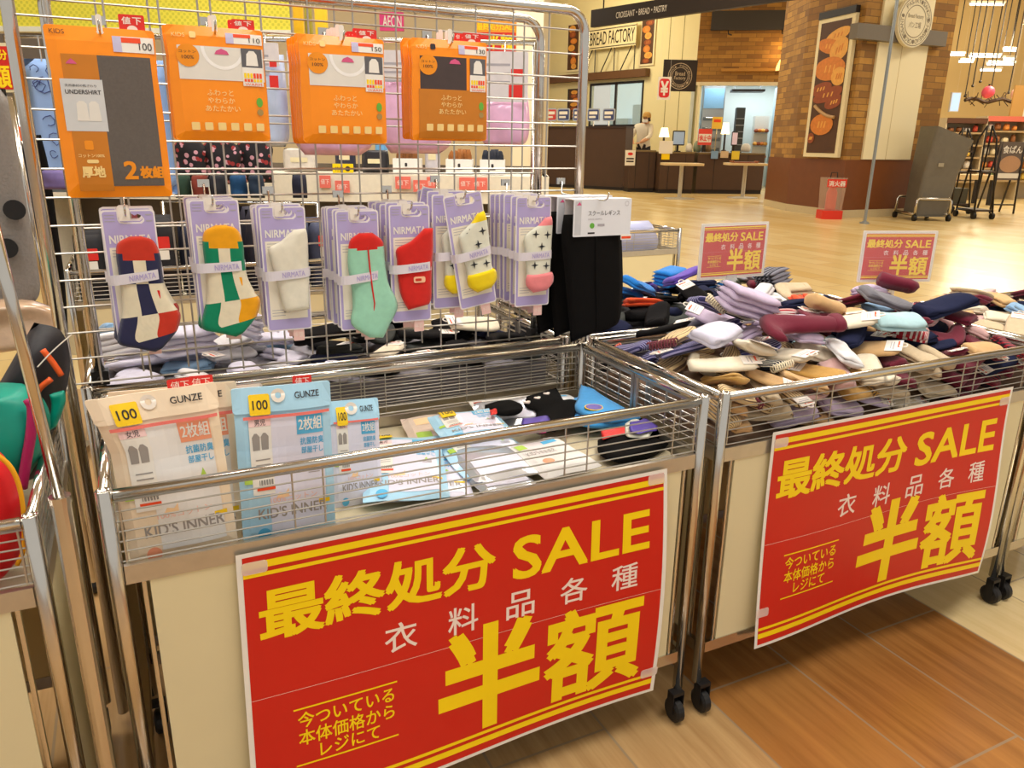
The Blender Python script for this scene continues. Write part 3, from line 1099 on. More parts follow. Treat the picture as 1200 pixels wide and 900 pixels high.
# ------------------------------------------------------------------ black leggings on their header cards
def leggings(label, group=None):
    t = thing('leggings', label, 'leggings', group=group)
    w_ = .172
    body = [((-.098, -.035), (.060, -.035)), ((-.104, -.09), (.074, -.09)), ((-.092, -.16), (.082, -.16)), ((-.082, -.24), (.086, -.24)), ((-.074, -.30), (.080, -.318)), ((-.066, -.36), (.040, -.335))]
    MB().puff(body, .030, 10, 22, y=-.004, wave=.002, seed=3, taper=(.04, .05)).build('folded_legs', K_BLACK, t, smooth=True, fix=True)
    MB().tube([(-.012, -.0205, -.09), (-.008, -.0215, -.18), (.000, -.0205, -.28), (.004, -.018, -.335)], .0025, 6).build('fold_seam', K_BLACK, t)
    q = MB().slab(rrect(-.082, .086, -.088, .002, .003), -.0235, -.0225, 0)
    q.rect(-.078, -.060, -.084, -.002, -.0238, 1)
    q.text('スクールレギンス', -.040, -.038, .092, .013, -.0240, 2)
    q.text('SCHOOL LEGGINGS', -.040, -.048, .040, .004, -.0240, 4)
    q.disc(-.028, -.062, .007, -.0240, 3, 14); q.rect(-.012, .008, -.064, -.058, -.0240, 4)
    q.rect(-.040, -.020, -.082, -.078, -.0240, 2)
    q.ring(.072, -.010, .005, .006, -.0240, 4)
    q.build('header_card', [mat('header_card_white', (226, 226, 230), .5, var=.02), mat('card_silver_grey', (196, 196, 200), .5), INK, GREENP, FINE], t)
    MB().poly([(-.074, -.012), (-.066, -.004), (-.060, -.012)], -.0242).build('logo', LOGOPK, t)
    MB().slab(rrect(-.082, .086, -.040, .002, .003), .0205, .0215, 0).build('header_card_back', CARDW, t)
    MB().slab(rrect(.058, .090, -.100, -.086, .002), -.0246, -.0240, 0).rect(.060, .088, -.097, -.091, -.0250, 1).build('price_sticker', [WHITEP, ORRED], t)
    MB().box(-.082, .086, -.0230, .0210, .0005, .0022).build('card_fold', CARDW, t)
    return t


a, b = aty(669, 236, 1.68), aty(731, 231, 1.68)
top = (a + b) / 2
lg = leggings('black school leggings on a white header card, frontmost at the right end of the grid')
lg.location = top
dup(lg, top + Vector((-.022, .052, .004)), rz=.06, label='black school leggings directly behind the front pair, card edge showing', group=None)
dup(lg, top + Vector((-.040, .104, .002)), rz=-.03, label='black school leggings hanging nearest the grid, rearmost of three', group=None)
hook('chrome hook carrying the black school leggings', top.x - .01, top.z + 0.004, 1.62)
# ================================================================== packets and socks inside the innerwear wagon
PK_BEIGE = mat('packet_peach', (244, 222, 192), 0.28, var=.03, coat=.4)
PK_BLUE = mat('packet_sky_blue', (172, 216, 240), 0.28, var=.03, coat=.4)
PK_WHITE = mat('packet_white_cloth', (236, 232, 228), 0.35, var=.04, scale=14, coat=.5)
PK_LAV = mat('packet_lavender_white', (226, 224, 240), 0.35, var=.03, coat=.5)
PK_SALMON = mat('print_salmon', (246, 160, 124), .5)
PK_TXTBL = mat('print_blue', (88, 178, 222), .5)
PK_LIME = mat('print_lime', (178, 212, 84), .5)
PK_GREYT = mat('print_warm_grey', (158, 150, 144), .5)
PK_YEL = mat('print_yellow', (248, 204, 20), .5)
PK_SAND = mat('print_sand', (252, 208, 160), .5)
FILM = mat('film_silver', (214, 216, 222), 0.16, 0.55, var=.12, scale=30)


def inner_pack(name_label, M_, w_, h, style, T_=0.022, header=True, seed=0, group=None, tp=0.0):
    """printed film packet: x right, z up, front to -y, origin at its lower-left corner"""
    t = thing('innerwear_packet', name_label, 'packet', matrix=M_, group=group)
    rnd = random.Random(seed + 5)
    p1, p2 = rnd.uniform(0, 6), rnd.uniform(0, 6)

    def prof(x, z, y=-1):
        u, v = abs(2 * x / w_ - 1), abs(2 * z / h - 1)
        q = T_ * .5 * math.sqrt(max(0, 1 - min(1, u) ** 4)) * math.sqrt(max(0, 1 - min(1, v) ** 4))
        wv = .0018 * math.sin(x * 46 + p1 + z * 20) + .0016 * math.sin(z * 52 + p2)
        return (tp * min(1, (1 - z / h) / .28) * (1 - x / w_), (-q if y < 0 else q) + wv, 0)
    xs = [w_ * i / 12 for i in range(1, 12)]
    zs = [h * i / 14 for i in range(1, 14)]
    B = lambda q: q.bend(prof, xs, zs)
    base = {'beige': PK_BEIGE, 'blue': PK_BLUE, 'white': PK_LAV, 'plain': PK_WHITE, 'silver': FILM, 'peachy': mat('packet_pale_peach', (238, 214, 196), .2, coat=.5)}[style]
    B(MB().slab(rrect(0, w_, 0, h, .004, 2), -0.0006, 0.0006)).build('film_bag', base, t)
    X = lambda a: a * w_
    Z = lambda b: b * h
    e = -0.0014
    rect = lambda q, a0, a1, b0, b1, y=e, m=0: q.rect(X(a0), X(a1), Z(b0), Z(b1), y, m)
    if style in ('silver', 'plain', 'peachy'):
        if style == 'plain':
            q = MB(); rect(q, .10, .9, .08, .9)
            B(q).build('folded_cloth', PK_WHITE, t)
            q = MB().text("KID'S INNER", X(.12), Z(.50), .5 * w_, .10 * h, e - .0006, 1)
            q.disc(X(.25), Z(.25), .09 * w_, e - .0006, 0, 16)
            rect(q, .55, .80, .72, .80, e - .0006, 2); rect(q, .10, .25, .7, .84, e - .0006, 3)
            B(q).build('printing', [PK_SALMON, PK_GREYT, PK_TXTBL, PK_LIME], t)
        elif style == 'silver':
            q = MB(); rect(q, .12, .9, .1, .5); B(q).build('folded_cloth', PK_LAV, t)
        else:
            q = MB(); rect(q, .15, .85, .62, .84, e, 0); rect(q, .1, .3, .2, .4, e, 1); rect(q, .5, .9, .1, .3, e, 2)
            B(q).build('printing', [PK_SAND, PK_LIME, PK_SALMON], t)
        return t
    blue = style in ('blue', 'white')
    q = MB(); rect(q, .30, .90, .07, .86, e, 0)
    B(q).build('folded_cloth', PK_LAV if blue else PK_WHITE, t)
    if header:
        B(MB().slab(rrect(-.002, w_ + .002, h - .030, h + .014, .004, 2), -0.0035, 0.002)).build('header_strip', PK_BLUE if blue else PK_BEIGE, t)
        q = MB().text('GUNZE', X(.62), h - .010, .26 * w_, .011, -0.0062, 0, heavy=.015)
        rect(q, .08, .98, .85, .87, -0.0050, 1)
        B(q).build('maker_lettering', [INK, mat('print_pale_red', (236, 120, 110), .5)], t)
        B(MB().ring(X(.45), h - .002, .005, .012, -0.0062)).build('hang_hole_rim', HANGW, t)
    q = MB(); q.slab(rrect(X(.15), X(.36), h - .034, h + .002, .003), -0.0062, -0.0052, 0)
    q.text('100', X(.185), h - .024, .15 * w_, .016, -0.0066, 1, heavy=.02)
    B(q).build('size_tag', [PK_YEL, INK], t)
    q = MB(); rect(q, .13, .355, .34, .855, e - .0006, 0); rect(q, .13, .355, .80, .855, e - .001, 1)
    q.text('女児' if not blue else '男児', X(.19), Z(.805), .11 * w_, .04 * h, e - .0014, 3)
    for a in (.16, .25):
        q.poly([(X(a), Z(.64)), (X(a + .07), Z(.64)), (X(a + .075), Z(.73)), (X(a + .045), Z(.755)), (X(a + .02), Z(.755)), (X(a - .005), Z(.73))], e - .001, 4)
    for i in range(16):
        if i % 3 != 1:
            rect(q, .20 + i * .009, .205 + i * .009, .405, .44, e - .0012, 3)
    rect(q, .17, .36, .37, .392, e - .0014, 2)
    for i in range(3):
        rect(q, .18, .33, .57 - i * .035, .578 - i * .035, e - .0012, 4)
    B(q).build('price_label', [WHITEP, mat('label_pink', (246, 208, 206), .5), ORRED, INK, PK_GREYT], t)
    q = MB()
    rect(q, .62, .90, .72, .86, e - .0006, 1 if not blue else 3)
    q.text('2枚組', X(.64), Z(.745), .25 * w_, .09 * h, e - .001, 0, heavy=.02)
    q.text('抗菌防臭', X(.65), Z(.645), .25 * w_, .05 * h, e - .0006, 3, heavy=.02)
    q.text('部屋干し', X(.66), Z(.585), .23 * w_, .045 * h, e - .0006, 3, heavy=.02)
    q.poly([(X(.75), Z(.50)), (X(.80), Z(.50)), (X(.775), Z(.545))], e - .0006, 4)
    for i in range(3):
        rect(q, .72, .84, .475 - i * .014, .48 - i * .014, e - .0006, 5)
    q.text("100%コットン", X(.30), Z(.27), .5 * w_, .042 * h, e - .0006, 6)
    q.text("KID'S INNER", X(.17), Z(.165), .73 * w_, .075 * h, e - .0006, 5, heavy=.03)
    q.disc(X(.22), Z(.055), .07 * w_, e - .0006, 1 if not blue else 3, 18, .045 * h)
    q.poly([(X(.36), Z(.30)), (X(.40), Z(.34)), (X(.46), Z(.33)), (X(.50), Z(.36)), (X(.50), Z(.30))], e - .0006, 7)
    rect(q, .05, .13, .42, .50, e - .0006, 4); rect(q, .82, .94, .22, .25, e - .0006, 8)
    B(q).build('printing', [WHITEP, PK_SALMON, PK_BEIGE, PK_TXTBL, PK_LIME, PK_GREYT, mat('print_pale_salmon', (244, 190, 170), .5), PK_SAND, PK_YEL], t)
    return t


def stand(label, TL, TR, BL, Y, style, seed=0, tagn=0, tilt=0.02, group=None, tp=0.0):
    M_, w_, h = frame(aty(*TL, Y + tilt), aty(*TR, Y + tilt), aty(*BL, Y))
    if M_.translation.z < 0.703:
        M_.translation.z = 0.703
    t = inner_pack(label, M_, w_, h, style, .016, seed=seed, group=group, tp=tp)
    for i in range(tagn):
        q = MB().slab(rrect(w_ * .62, w_ * .82, h - .01, h + .028, .003), 0.003, 0.004, 0)
        q.text('値下', w_ * .645, h + .010, w_ * .15, .014, 0.0026, 1); q.disc(w_ * .72, h + .003, .01, .0026, 1, 12, .004)
        q.build('reduction_tag', [TAGRED, CREASE], t)
    return t


stand('front peach innerwear packet marked 100 standing at the left of the wagon', (97, 481), (246, 459), (141, 668), 1.322, 'beige', 1, 1, tp=.018)
stand('peach innerwear packet standing right behind the front peach packet', (110, 471), (258, 457), (152, 655), 1.352, 'beige', 2, 1, tp=.018)
stand('sky blue innerwear packet marked 100 standing beside the peach packets', (262, 469), (376, 458), (286, 640), 1.324, 'blue', 3, 1)
stand('pale pink innerwear packet squeezed between peach and sky blue packets', (245, 474), (300, 468), (270, 640), 1.385, 'peachy', 4)
stand('white innerwear packet leaning behind the sky blue packet on its right', (365, 486), (424, 480), (392, 600), 1.40, 'white', 5, tilt=.04)


def lie(label, TL, TR, BL, z, style, T_=0.022, seed=0, group=None, tilt=0.0):
    M_, w_, h = frame(atz(*TL, z + tilt), atz(*TR, z + tilt), atz(*BL, z))
    M_.translation.z = z
    far = max((M_ @ Vector((x, 0, h))).y for x in (0, w_))
    M_.translation.y -= max(0, far - 1.79)
    return inner_pack(label, M_, w_, h, style, T_, header=False, seed=seed, group=group)


lie('blue and white innerwear packet lying flat nearest the front mesh', (402, 516), (490, 512), (425, 590), .722, 'blue', .024, 7, tilt=.02)
lie('pale packet lying under the front flat blue and white packet', (430, 536), (525, 530), (448, 588), .711, 'white', .012, 17)
lie('lower blue innerwear packet in the crossed pair by the middle', (505, 508), (590, 496), (545, 562), .722, 'blue', .020, 8)
lie('upper blue and white packet lying on the crossed pair by the middle', (492, 491), (570, 480), (520, 518), .752, 'blue', .022, 9, tilt=.02)
lie('crinkled silver film packet behind the front mesh', (538, 528), (606, 518), (558, 566), .728, 'silver', .026, 10)
lie('white kids inner packet lying right of the silver packet', (622, 520), (682, 507), (640, 562), .724, 'plain', .03, 11)
lie('peach film packet lying behind the crossed blue pair', (460, 476), (538, 470), (468, 512), .722, 'peachy', .03, 12)
lie('blue film packet lying in front of the white kids inner packet', (552, 556), (612, 545), (566, 580), .716, 'silver', .02, 14)
# clear bag with white header card at the back
M_, w_, h = frame(atz(536, 463, .735), atz(622, 454, .735), atz(556, 489, .725))
M_.translation.y -= max(0, max((M_ @ Vector((x, 0, h))).y for x in (0, w_)) - 1.785)
t = inner_pack('clear bagged garment with a white header card near the back mesh', M_, w_, h, 'silver', .03, header=False, seed=13)
MB().slab(rrect(0, w_, h - .022, h + .012, .003), -.006, -.004, 0).rect(.01, .035, h - .016, h + .004, -.0064, 1).rect(.06, .08, h - .01, h, -.0064, 2).build('header_card', [WHITEP, mat('tag_brick', (170, 62, 40), .5), INK], t)
lie('plain white bagged undershirt lying in the back corner of the innerwear wagon', (606, 458), (660, 450), (624, 480), .722, 'plain', .03, 15)


def flat_sock(mb, px, z, thick, seed=0, nu=10, nv=22, taper=(.15, .08), pick=None):
    """sock lying flat, its outline given on the level z"""
    pr = []
    for a, b in px:
        A_, B_ = atz(*a, z), atz(*b, z)
        for q in (A_, B_):
            q.y = min(q.y, 1.798); q.x = min(q.x, 1.098)
        pr.append(((A_.x, A_.y), (B_.x, B_.y)))
    return mb.puff(pr, thick, nu, nv, flat=True, y=z, wave=.002, seed=seed, taper=taper, pick=pick)


def lying(label, group=None, name='folded_socks', cat='socks', at=None, z=.7):
    p = atz(*at, z)
    return thing(name, label, cat, (p.x, p.y, z), group=group)


K_BLUE = knit('knit_bright_blue', (72, 164, 232))
K_REDDK = knit('knit_dark_red', (150, 24, 34))
PURPL = mat('label_violet', (92, 72, 168), .4)
MAG = mat('label_magenta', (238, 70, 150), .4)
t = lying('black ankle socks with white hearts on the cuff, lying on the packets', at=(640, 488), z=.735)
flat_sock(MB(), [((612, 470), (646, 456)), ((616, 482), (656, 466)), ((626, 486), (662, 474)), ((628, 492), (676, 474)), ((620, 506), (672, 494)), ((628, 512), (650, 510))], .735, .02, 1).build('upper_sock', K_BLACK, t, smooth=True, world=True, fix=True)
flat_sock(MB(), [((614, 478), (646, 460)), ((620, 488), (660, 470)), ((632, 496), (676, 484)), ((634, 508), (670, 504))], .722, .016, 2).build('lower_sock', K_REDDK, t, smooth=True, world=True, fix=True)
for i, (hx, hy) in enumerate(((618, 471), (630, 466), (641, 461))):
    c = atz(hx, hy, .7565)
    q = MB()
    n_ = 14
    pts = []
    for k in range(n_):
        a = 2 * PI * k / n_
        pts.append((c.x + .0006 * 16 * math.sin(a) ** 3, c.y + .0006 * (13 * math.cos(a) - 5 * math.cos(2 * a) - 2 * math.cos(3 * a) - math.cos(4 * a))))
    q.prism(pts, .754, .7575).build('white_heart', CREASE, t, world=True)
flat_sock(MB(), [((612, 492), (642, 488)), ((611, 500), (645, 496)), ((614, 510), (640, 508))], .7545, .006, 3, taper=(.05, .05)).build('violet_label', PURPL, t, smooth=True, world=True, fix=True)
flat_sock(MB(), [((612, 502), (640, 500)), ((612, 510), (640, 508))], .7600, .004, 3, taper=(.05, .05)).build('pink_label', MAG, t, smooth=True, world=True, fix=True)

t = lying('bright blue ankle socks with a round violet label, right of the heart socks', at=(705, 482), z=.725)
flat_sock(MB(), [((683, 456), (722, 459)), ((676, 474), (732, 468)), ((672, 484), (752, 478)), ((690, 496), (758, 486)), ((715, 500), (756, 494))], .735, .026, 4).build('upper_sock', K_BLUE, t, smooth=True, world=True, fix=True)
flat_sock(MB(), [((672, 470), (720, 466)), ((666, 484), (735, 480)), ((668, 498), (752, 492)), ((690, 506), (745, 502))], .722, .022, 5).build('lower_sock', K_BLUE, t, smooth=True, world=True, fix=True)
c = atz(696, 476, .764)
MB().lathe([(.0, .0), (.021, 0), (.021, .002), (.0, .002)], c.x, c.y, .7605, 20).build('round_label', PURPL, t, world=True)
MB().lathe([(.0215, .0), (.024, 0), (.024, .0016), (.0215, .0016)], c.x, c.y, .7605, 20).build('round_label_rim', PK_YEL, t, world=True)

t = lying('black socks with an oval violet label, by the right side mesh', at=(755, 515), z=.704)
flat_sock(MB(), [((700, 522), (735, 505)), ((702, 540), (760, 516)), ((722, 548), (790, 522)), ((750, 545), (800, 524))], .704, .03, 6).build('upper_sock', K_BLACK, t, smooth=True, world=True, fix=True)
flat_sock(MB(), [((732, 500), (765, 488)), ((735, 514), (782, 494)), ((760, 516), (790, 500))], .734, .012, 7).build('white_sock', K_STARW, t, smooth=True, world=True, fix=True)
flat_sock(MB(), [((738, 496), (768, 490)), ((738, 506), (774, 498)), ((748, 510), (770, 505))], .748, .005, 8, taper=(.3, .3)).build('oval_label', PURPL, t, smooth=True, world=True, fix=True)
flat_sock(MB(), [((704, 506), (732, 500)), ((706, 516), (736, 508))], .737, .004, 9, taper=(.05, .05)).build('reduction_tag', TAGRED, t, smooth=True, world=True, fix=True)
t = lying('small black sock lying on the blue packets, left of the heart socks', at=(592, 480), z=.745)
flat_sock(MB(), [((568, 478), (600, 472)), ((570, 486), (612, 478)), ((590, 490), (612, 486))], .765, .016, 10).build('sock', K_BLACK, t, smooth=True, world=True, fix=True)
flat_sock(MB(), [((574, 481), (582, 479)), ((575, 487), (583, 485))], .782, .003, 9, taper=(.05, .05)).build('reduction_tag', TAGRED, t, smooth=True, world=True, fix=True)
t = lying('navy socks tucked in the front right corner of the innerwear wagon', at=(790, 500), z=.704)
flat_sock(MB(), [((768, 500), (792, 486)), ((772, 512), (806, 496)), ((790, 518), (808, 506))], .704, .04, 11).build('socks', K_NAVY, t, smooth=True, world=True, fix=True)
# ================================================================== heaps of socks
def proto_colors():
    C = {}
    def add(n, words, m, cuff=None):
        C[n] = (words, m, cuff or m)
    add('black', 'black', knit('sock_black', (20, 18, 19)))
    add('charcoal', 'charcoal grey', knit('sock_charcoal', (66, 68, 66)))
    add('navy', 'navy blue', knit('sock_navy', (36, 40, 66)))
    add('burg', 'burgundy', knit('sock_burgundy', (112, 26, 48)))
    add('redw', 'red and white striped', knit('sock_red_white', (172, 30, 44), (232, 216, 210), 9, 'v', .42))
    add('burw', 'burgundy and white striped', knit('sock_burgundy_white', (120, 38, 56), (228, 210, 200), 10, 'v', .4))
    add('redb', 'red and black striped', knit('sock_red_black', (164, 24, 44), (40, 24, 34), 9, 'v', .5))
    add('brnw', 'brown and cream striped', knit('sock_brown_cream', (126, 76, 58), (236, 222, 200), 9, 'v', .45))
    add('grey', 'grey ribbed', knit('sock_grey', (112, 110, 118), rib=16))
    add('lgrey', 'pale grey', knit('sock_pale_grey', (190, 188, 192)))
    add('lav', 'lavender', knit('sock_lavender', (206, 186, 212)))
    add('cream', 'cream', knit('sock_cream', (236, 222, 196)))
    add('white', 'white', knit('sock_white', (232, 228, 228)))
    add('lilacw', 'lilac white', knit('sock_lilac_white', (218, 214, 232)))
    add('tan', 'tan', knit('sock_tan', (214, 172, 118)))
    add('beige', 'beige', knit('sock_beige', (206, 184, 150)))
    add('tanst', 'tan and brown striped', knit('sock_tan_brown', (224, 194, 142), (112, 84, 62), 8, 'u', .3), K_CREAM)
    add('navst', 'navy and lilac striped', knit('sock_navy_lilac', (48, 46, 92), (160, 152, 196), 7, 'u', .32))
    add('blkst', 'black and cream striped', knit('sock_black_cream', (40, 42, 50), (220, 210, 190), 7, 'u', .3))
    add('gold', 'mustard', knit('sock_mustard', (196, 150, 76)))
    add('pink', 'dusty pink', knit('sock_pink', (226, 184, 180)))
    add('mint', 'pale mint', knit('sock_mint_pale', (176, 208, 196)))
    add('aqua', 'pale aqua', knit('sock_aqua', (176, 210, 216)))
    add('lblue', 'light blue', knit('sock_light_blue', (136, 172, 206)))
    add('blue', 'bright blue', knit('sock_blue', (24, 122, 206)))
    add('purp', 'purple', knit('sock_purple', (100, 72, 172)))
    add('red', 'red', knit('sock_red', (196, 34, 30)))
    add('orange', 'orange red', knit('sock_orange', (232, 80, 30)))
    add('plaid', 'grey and black striped', knit('sock_grey_black', (58, 58, 66), (142, 140, 150), 6, 'v', .4))
    add('peach', 'peach', knit('sock_peach', (238, 196, 148)))
    add('green', 'moss green', knit('sock_moss', (120, 142, 104)))
    return C


SC = proto_colors()
TAGC = mat('card_tag_white', (236, 228, 220), .55, var=.03)
_pr = {}


def shape(kind, key):
    """root Empty with parts for one sort of sock in one colour; local x length, y width, z up from 0"""
    if (kind, key) in _pr:
        return _pr[(kind, key)], False
    words, m, cm = SC[key]
    t = thing('folded_socks', '-', 'socks')
    sd = sum(map(ord, kind))
    if kind == 'fold':       # pair folded in half, cuff turned over
        MB().puff([((-.078, -.040), (-.078, .040)), ((-.04, -.046), (-.04, .046)), ((.03, -.045), (.03, .046)), ((.070, -.044), (.070, .042)), ((.082, -.030), (.082, .030))], .018, 8, 16, flat=True, wave=.004, seed=sd).build('lower_layer', m, t, smooth=True, fix=True)
        MB().puff([((-.068, -.036), (-.070, .038)), ((-.03, -.043), (-.03, .044)), ((.03, -.043), (.03, .041)), ((.080, -.038), (.078, .036))], .018, 8, 16, flat=True, y=.010, wave=.0045, seed=sd + 1).build('upper_layer', m, t, smooth=True, fix=True)
        MB().puff([((-.076, -.034), (-.076, .034)), ((-.060, -.040), (-.060, .040)), ((-.040, -.039), (-.040, .039))], .026, 8, 9, flat=True, y=.004, wave=.001, seed=sd, taper=(.35, .35)).build('turned_cuff', cm, t, smooth=True, fix=True)
    elif kind == 'ell':      # flat pair showing the heel bend
        pr = [((-.080, -.030), (-.080, .020)), ((-.05, -.034), (-.05, .026)), ((-.012, -.038), (-.015, .026)), ((.020, -.046), (.006, .028)), ((.046, -.034), (.012, .052)), ((.058, -.002), (.016, .078)), ((.054, .052), (.020, .092)), ((.042, .078), (.026, .096))]
        MB().puff(pr, .016, 8, 20, flat=True, wave=.003, seed=sd, taper=(.06, .2)).build('lower_sock', m, t, smooth=True, fix=True)
        pr2 = [((a[0] + .008, a[1] - .008), (b[0] + .008, b[1] - .008)) for a, b in pr]
        MB().puff(pr2, .017, 8, 20, flat=True, y=.012, wave=.003, seed=sd + 2, taper=(.06, .2)).build('upper_sock', m, t, smooth=True, fix=True)
        MB().puff([((-.076, -.042), (-.076, .014)), ((-.056, -.044), (-.056, .018)), ((-.048, -.044), (-.048, .018))], .021, 8, 7, flat=True, y=.010, seed=sd, taper=(.3, .2)).build('cuff', cm, t, smooth=True, fix=True)
    elif kind == 'roll':     # soft rolled ball
        MB().puff([((-.058, -.030), (-.058, .030)), ((-.03, -.046), (-.03, .046)), ((.02, -.048), (.02, .048)), ((.055, -.034), (.055, .036)), ((.064, -.016), (.064, .018))], .042, 10, 16, flat=True, wave=.005, seed=sd, taper=(.3, .4)).build('rolled_body', m, t, smooth=True, fix=True)
        MB().puff([((-.066, -.028), (-.066, .028)), ((-.044, -.046), (-.044, .046)), ((-.018, -.046), (-.018, .046))], .040, 10, 9, flat=True, y=.003, wave=.002, seed=sd, taper=(.5, .4)).build('turned_cuff', cm, t, smooth=True, fix=True)
    elif kind == 'card':     # flat pair with a paper card and plastic ring hook
        MB().puff([((-.082, -.036), (-.082, .036)), ((-.03, -.042), (-.03, .042)), ((.04, -.042), (.04, .044)), ((.076, -.036), (.078, .036)), ((.090, -.018), (.090, .020))], .022, 8, 16, flat=True, wave=.003, seed=sd, taper=(.08, .2)).build('sock_pair', m, t, smooth=True, fix=True)
        q = MB().prism([(-.088, -.030), (-.042, -.030), (-.042, .030), (-.088, .030)], .0225, .0240, 0)
        q.prism([(-.080, -.024), (-.075, -.024), (-.075, .010), (-.080, .010)], .0240, .0244, 1)
        q.prism([(-.066, -.020), (-.063, -.020), (-.063, .022), (-.066, .022)], .0240, .0244, 2)
        q.prism([(-.058, -.020), (-.056, -.020), (-.056, .016), (-.058, .016)], .0240, .0244, 2)
        q.build('paper_card', [TAGC, ORRED, FINE], t)
        MB().tube([(-.090 + .011 * math.cos(a), .011 * math.sin(a), .024) for a in [i * .5 for i in range(11)]], .0018, 6).build('ring_hook', HANGW, t)
    elif kind == 'frill':    # short sock with a frilled cuff edge
        MB().puff([((-.062, -.042), (-.062, .040)), ((-.01, -.045), (-.01, .044)), ((.04, -.042), (.04, .046)), ((.074, -.028), (.076, .036))], .026, 8, 16, flat=True, wave=.003, seed=sd).build('sock_pair', m, t, smooth=True, fix=True)
        fc = {'navst': knit('frill_coral', (240, 128, 104)), 'tanst': knit('frill_plum', (120, 50, 62)), 'blkst': K_CREAM}.get(key, cm)
        pts = []
        for i in range(57):
            y = -.044 + .088 * i / 56
            pts.append((-.068 + .009 * math.cos(i * 1.05), y, .014 + .011 * math.sin(i * 1.05)))
        MB().tube(pts, .0026, 5).build('frilled_edge', fc, t, smooth=True)
    elif kind == 'long':     # knee sock bent back on itself
        pr = [((-.105, -.028), (-.100, .026)), ((-.05, -.032), (-.05, .028)), ((.0, -.034), (.0, .026)), ((.05, -.044), (.03, .020)), ((.085, -.050), (.062, .030)), ((.104, -.01), (.068, .046)), ((.100, .05), (.066, .070))]
        MB().puff(pr, .030, 9, 22, flat=True, wave=.004, seed=sd, taper=(.06, .2)).build('leg', m, t, smooth=True, fix=True)
        MB().puff([((-.108, -.030), (-.104, .028)), ((-.09, -.033), (-.088, .030)), ((-.07, -.032), (-.07, .030))], .035, 8, 8, flat=True, y=-.002, seed=sd, taper=(.3, .3)).build('ribbed_cuff', cm, t, smooth=True, fix=True)
    elif kind == 'stack':    # several pairs folded flat in one pile
        for i in range(4):
            MB().puff([((-.070 + .004 * (i % 2), -.042), (-.070, .042)), ((-.02, -.046 + .003 * (i % 3)), (-.02, .046)), ((.04, -.044), (.04, .045)), ((.074 - .005 * (i % 2), -.036), (.074, .036))], .019, 8, 14, flat=True, y=.014 * i, wave=.0028, seed=sd + i).build('folded_layer', m, t, smooth=True, fix=True)
    _pr[(kind, key)] = t
    return t, True


DIM = {'fold': (.16, .09, .029), 'ell': (.14, .12, .028), 'roll': (.125, .094, .043), 'card': (.175, .085, .025), 'frill': (.145, .09, .028), 'long': (.20, .09, .030), 'stack': (.145, .09, .062)}
KINDW = {'fold': 'folded sock pair', 'ell': 'flat ankle sock pair', 'roll': 'rolled sock pair', 'card': 'carded sock pair', 'frill': 'frilled sock', 'long': 'long bent sock', 'stack': 'stack of folded socks'}


from mathutils.bvhtree import BVHTree
_geo = {}


def local_geo(p, kind, key):
    k = kind + ('' if kind == 'frill' else '')
    if k not in _geo:
        vs, fs = [], []
        for ch in p.children:
            o = len(vs)
            vs += [tuple(v.co) for v in ch.data.vertices]
            fs += [tuple(i + o for i in q.vertices) for q in ch.data.polygons]
        _geo[k] = (np.array(vs), fs)
    return _geo[k]


def obstacle(root):
    vs, fs = [], []
    st = [(root, Matrix.Translation(root.location) @ Euler(root.rotation_euler).to_matrix().to_4x4())]
    while st:
        q, mw = st.pop()
        if q.type == 'MESH':
            o = len(vs)
            vs += [tuple(mw @ v.co) for v in q.data.vertices]
            fs += [tuple(i + o for i in f.vertices) for f in q.data.polygons]
        for ch in q.children:
            st.append((ch, mw @ Matrix.Translation(ch.location)))
    a = np.array(vs)
    return (a.min(0), a.max(0), BVHTree.FromPolygons(vs, fs))


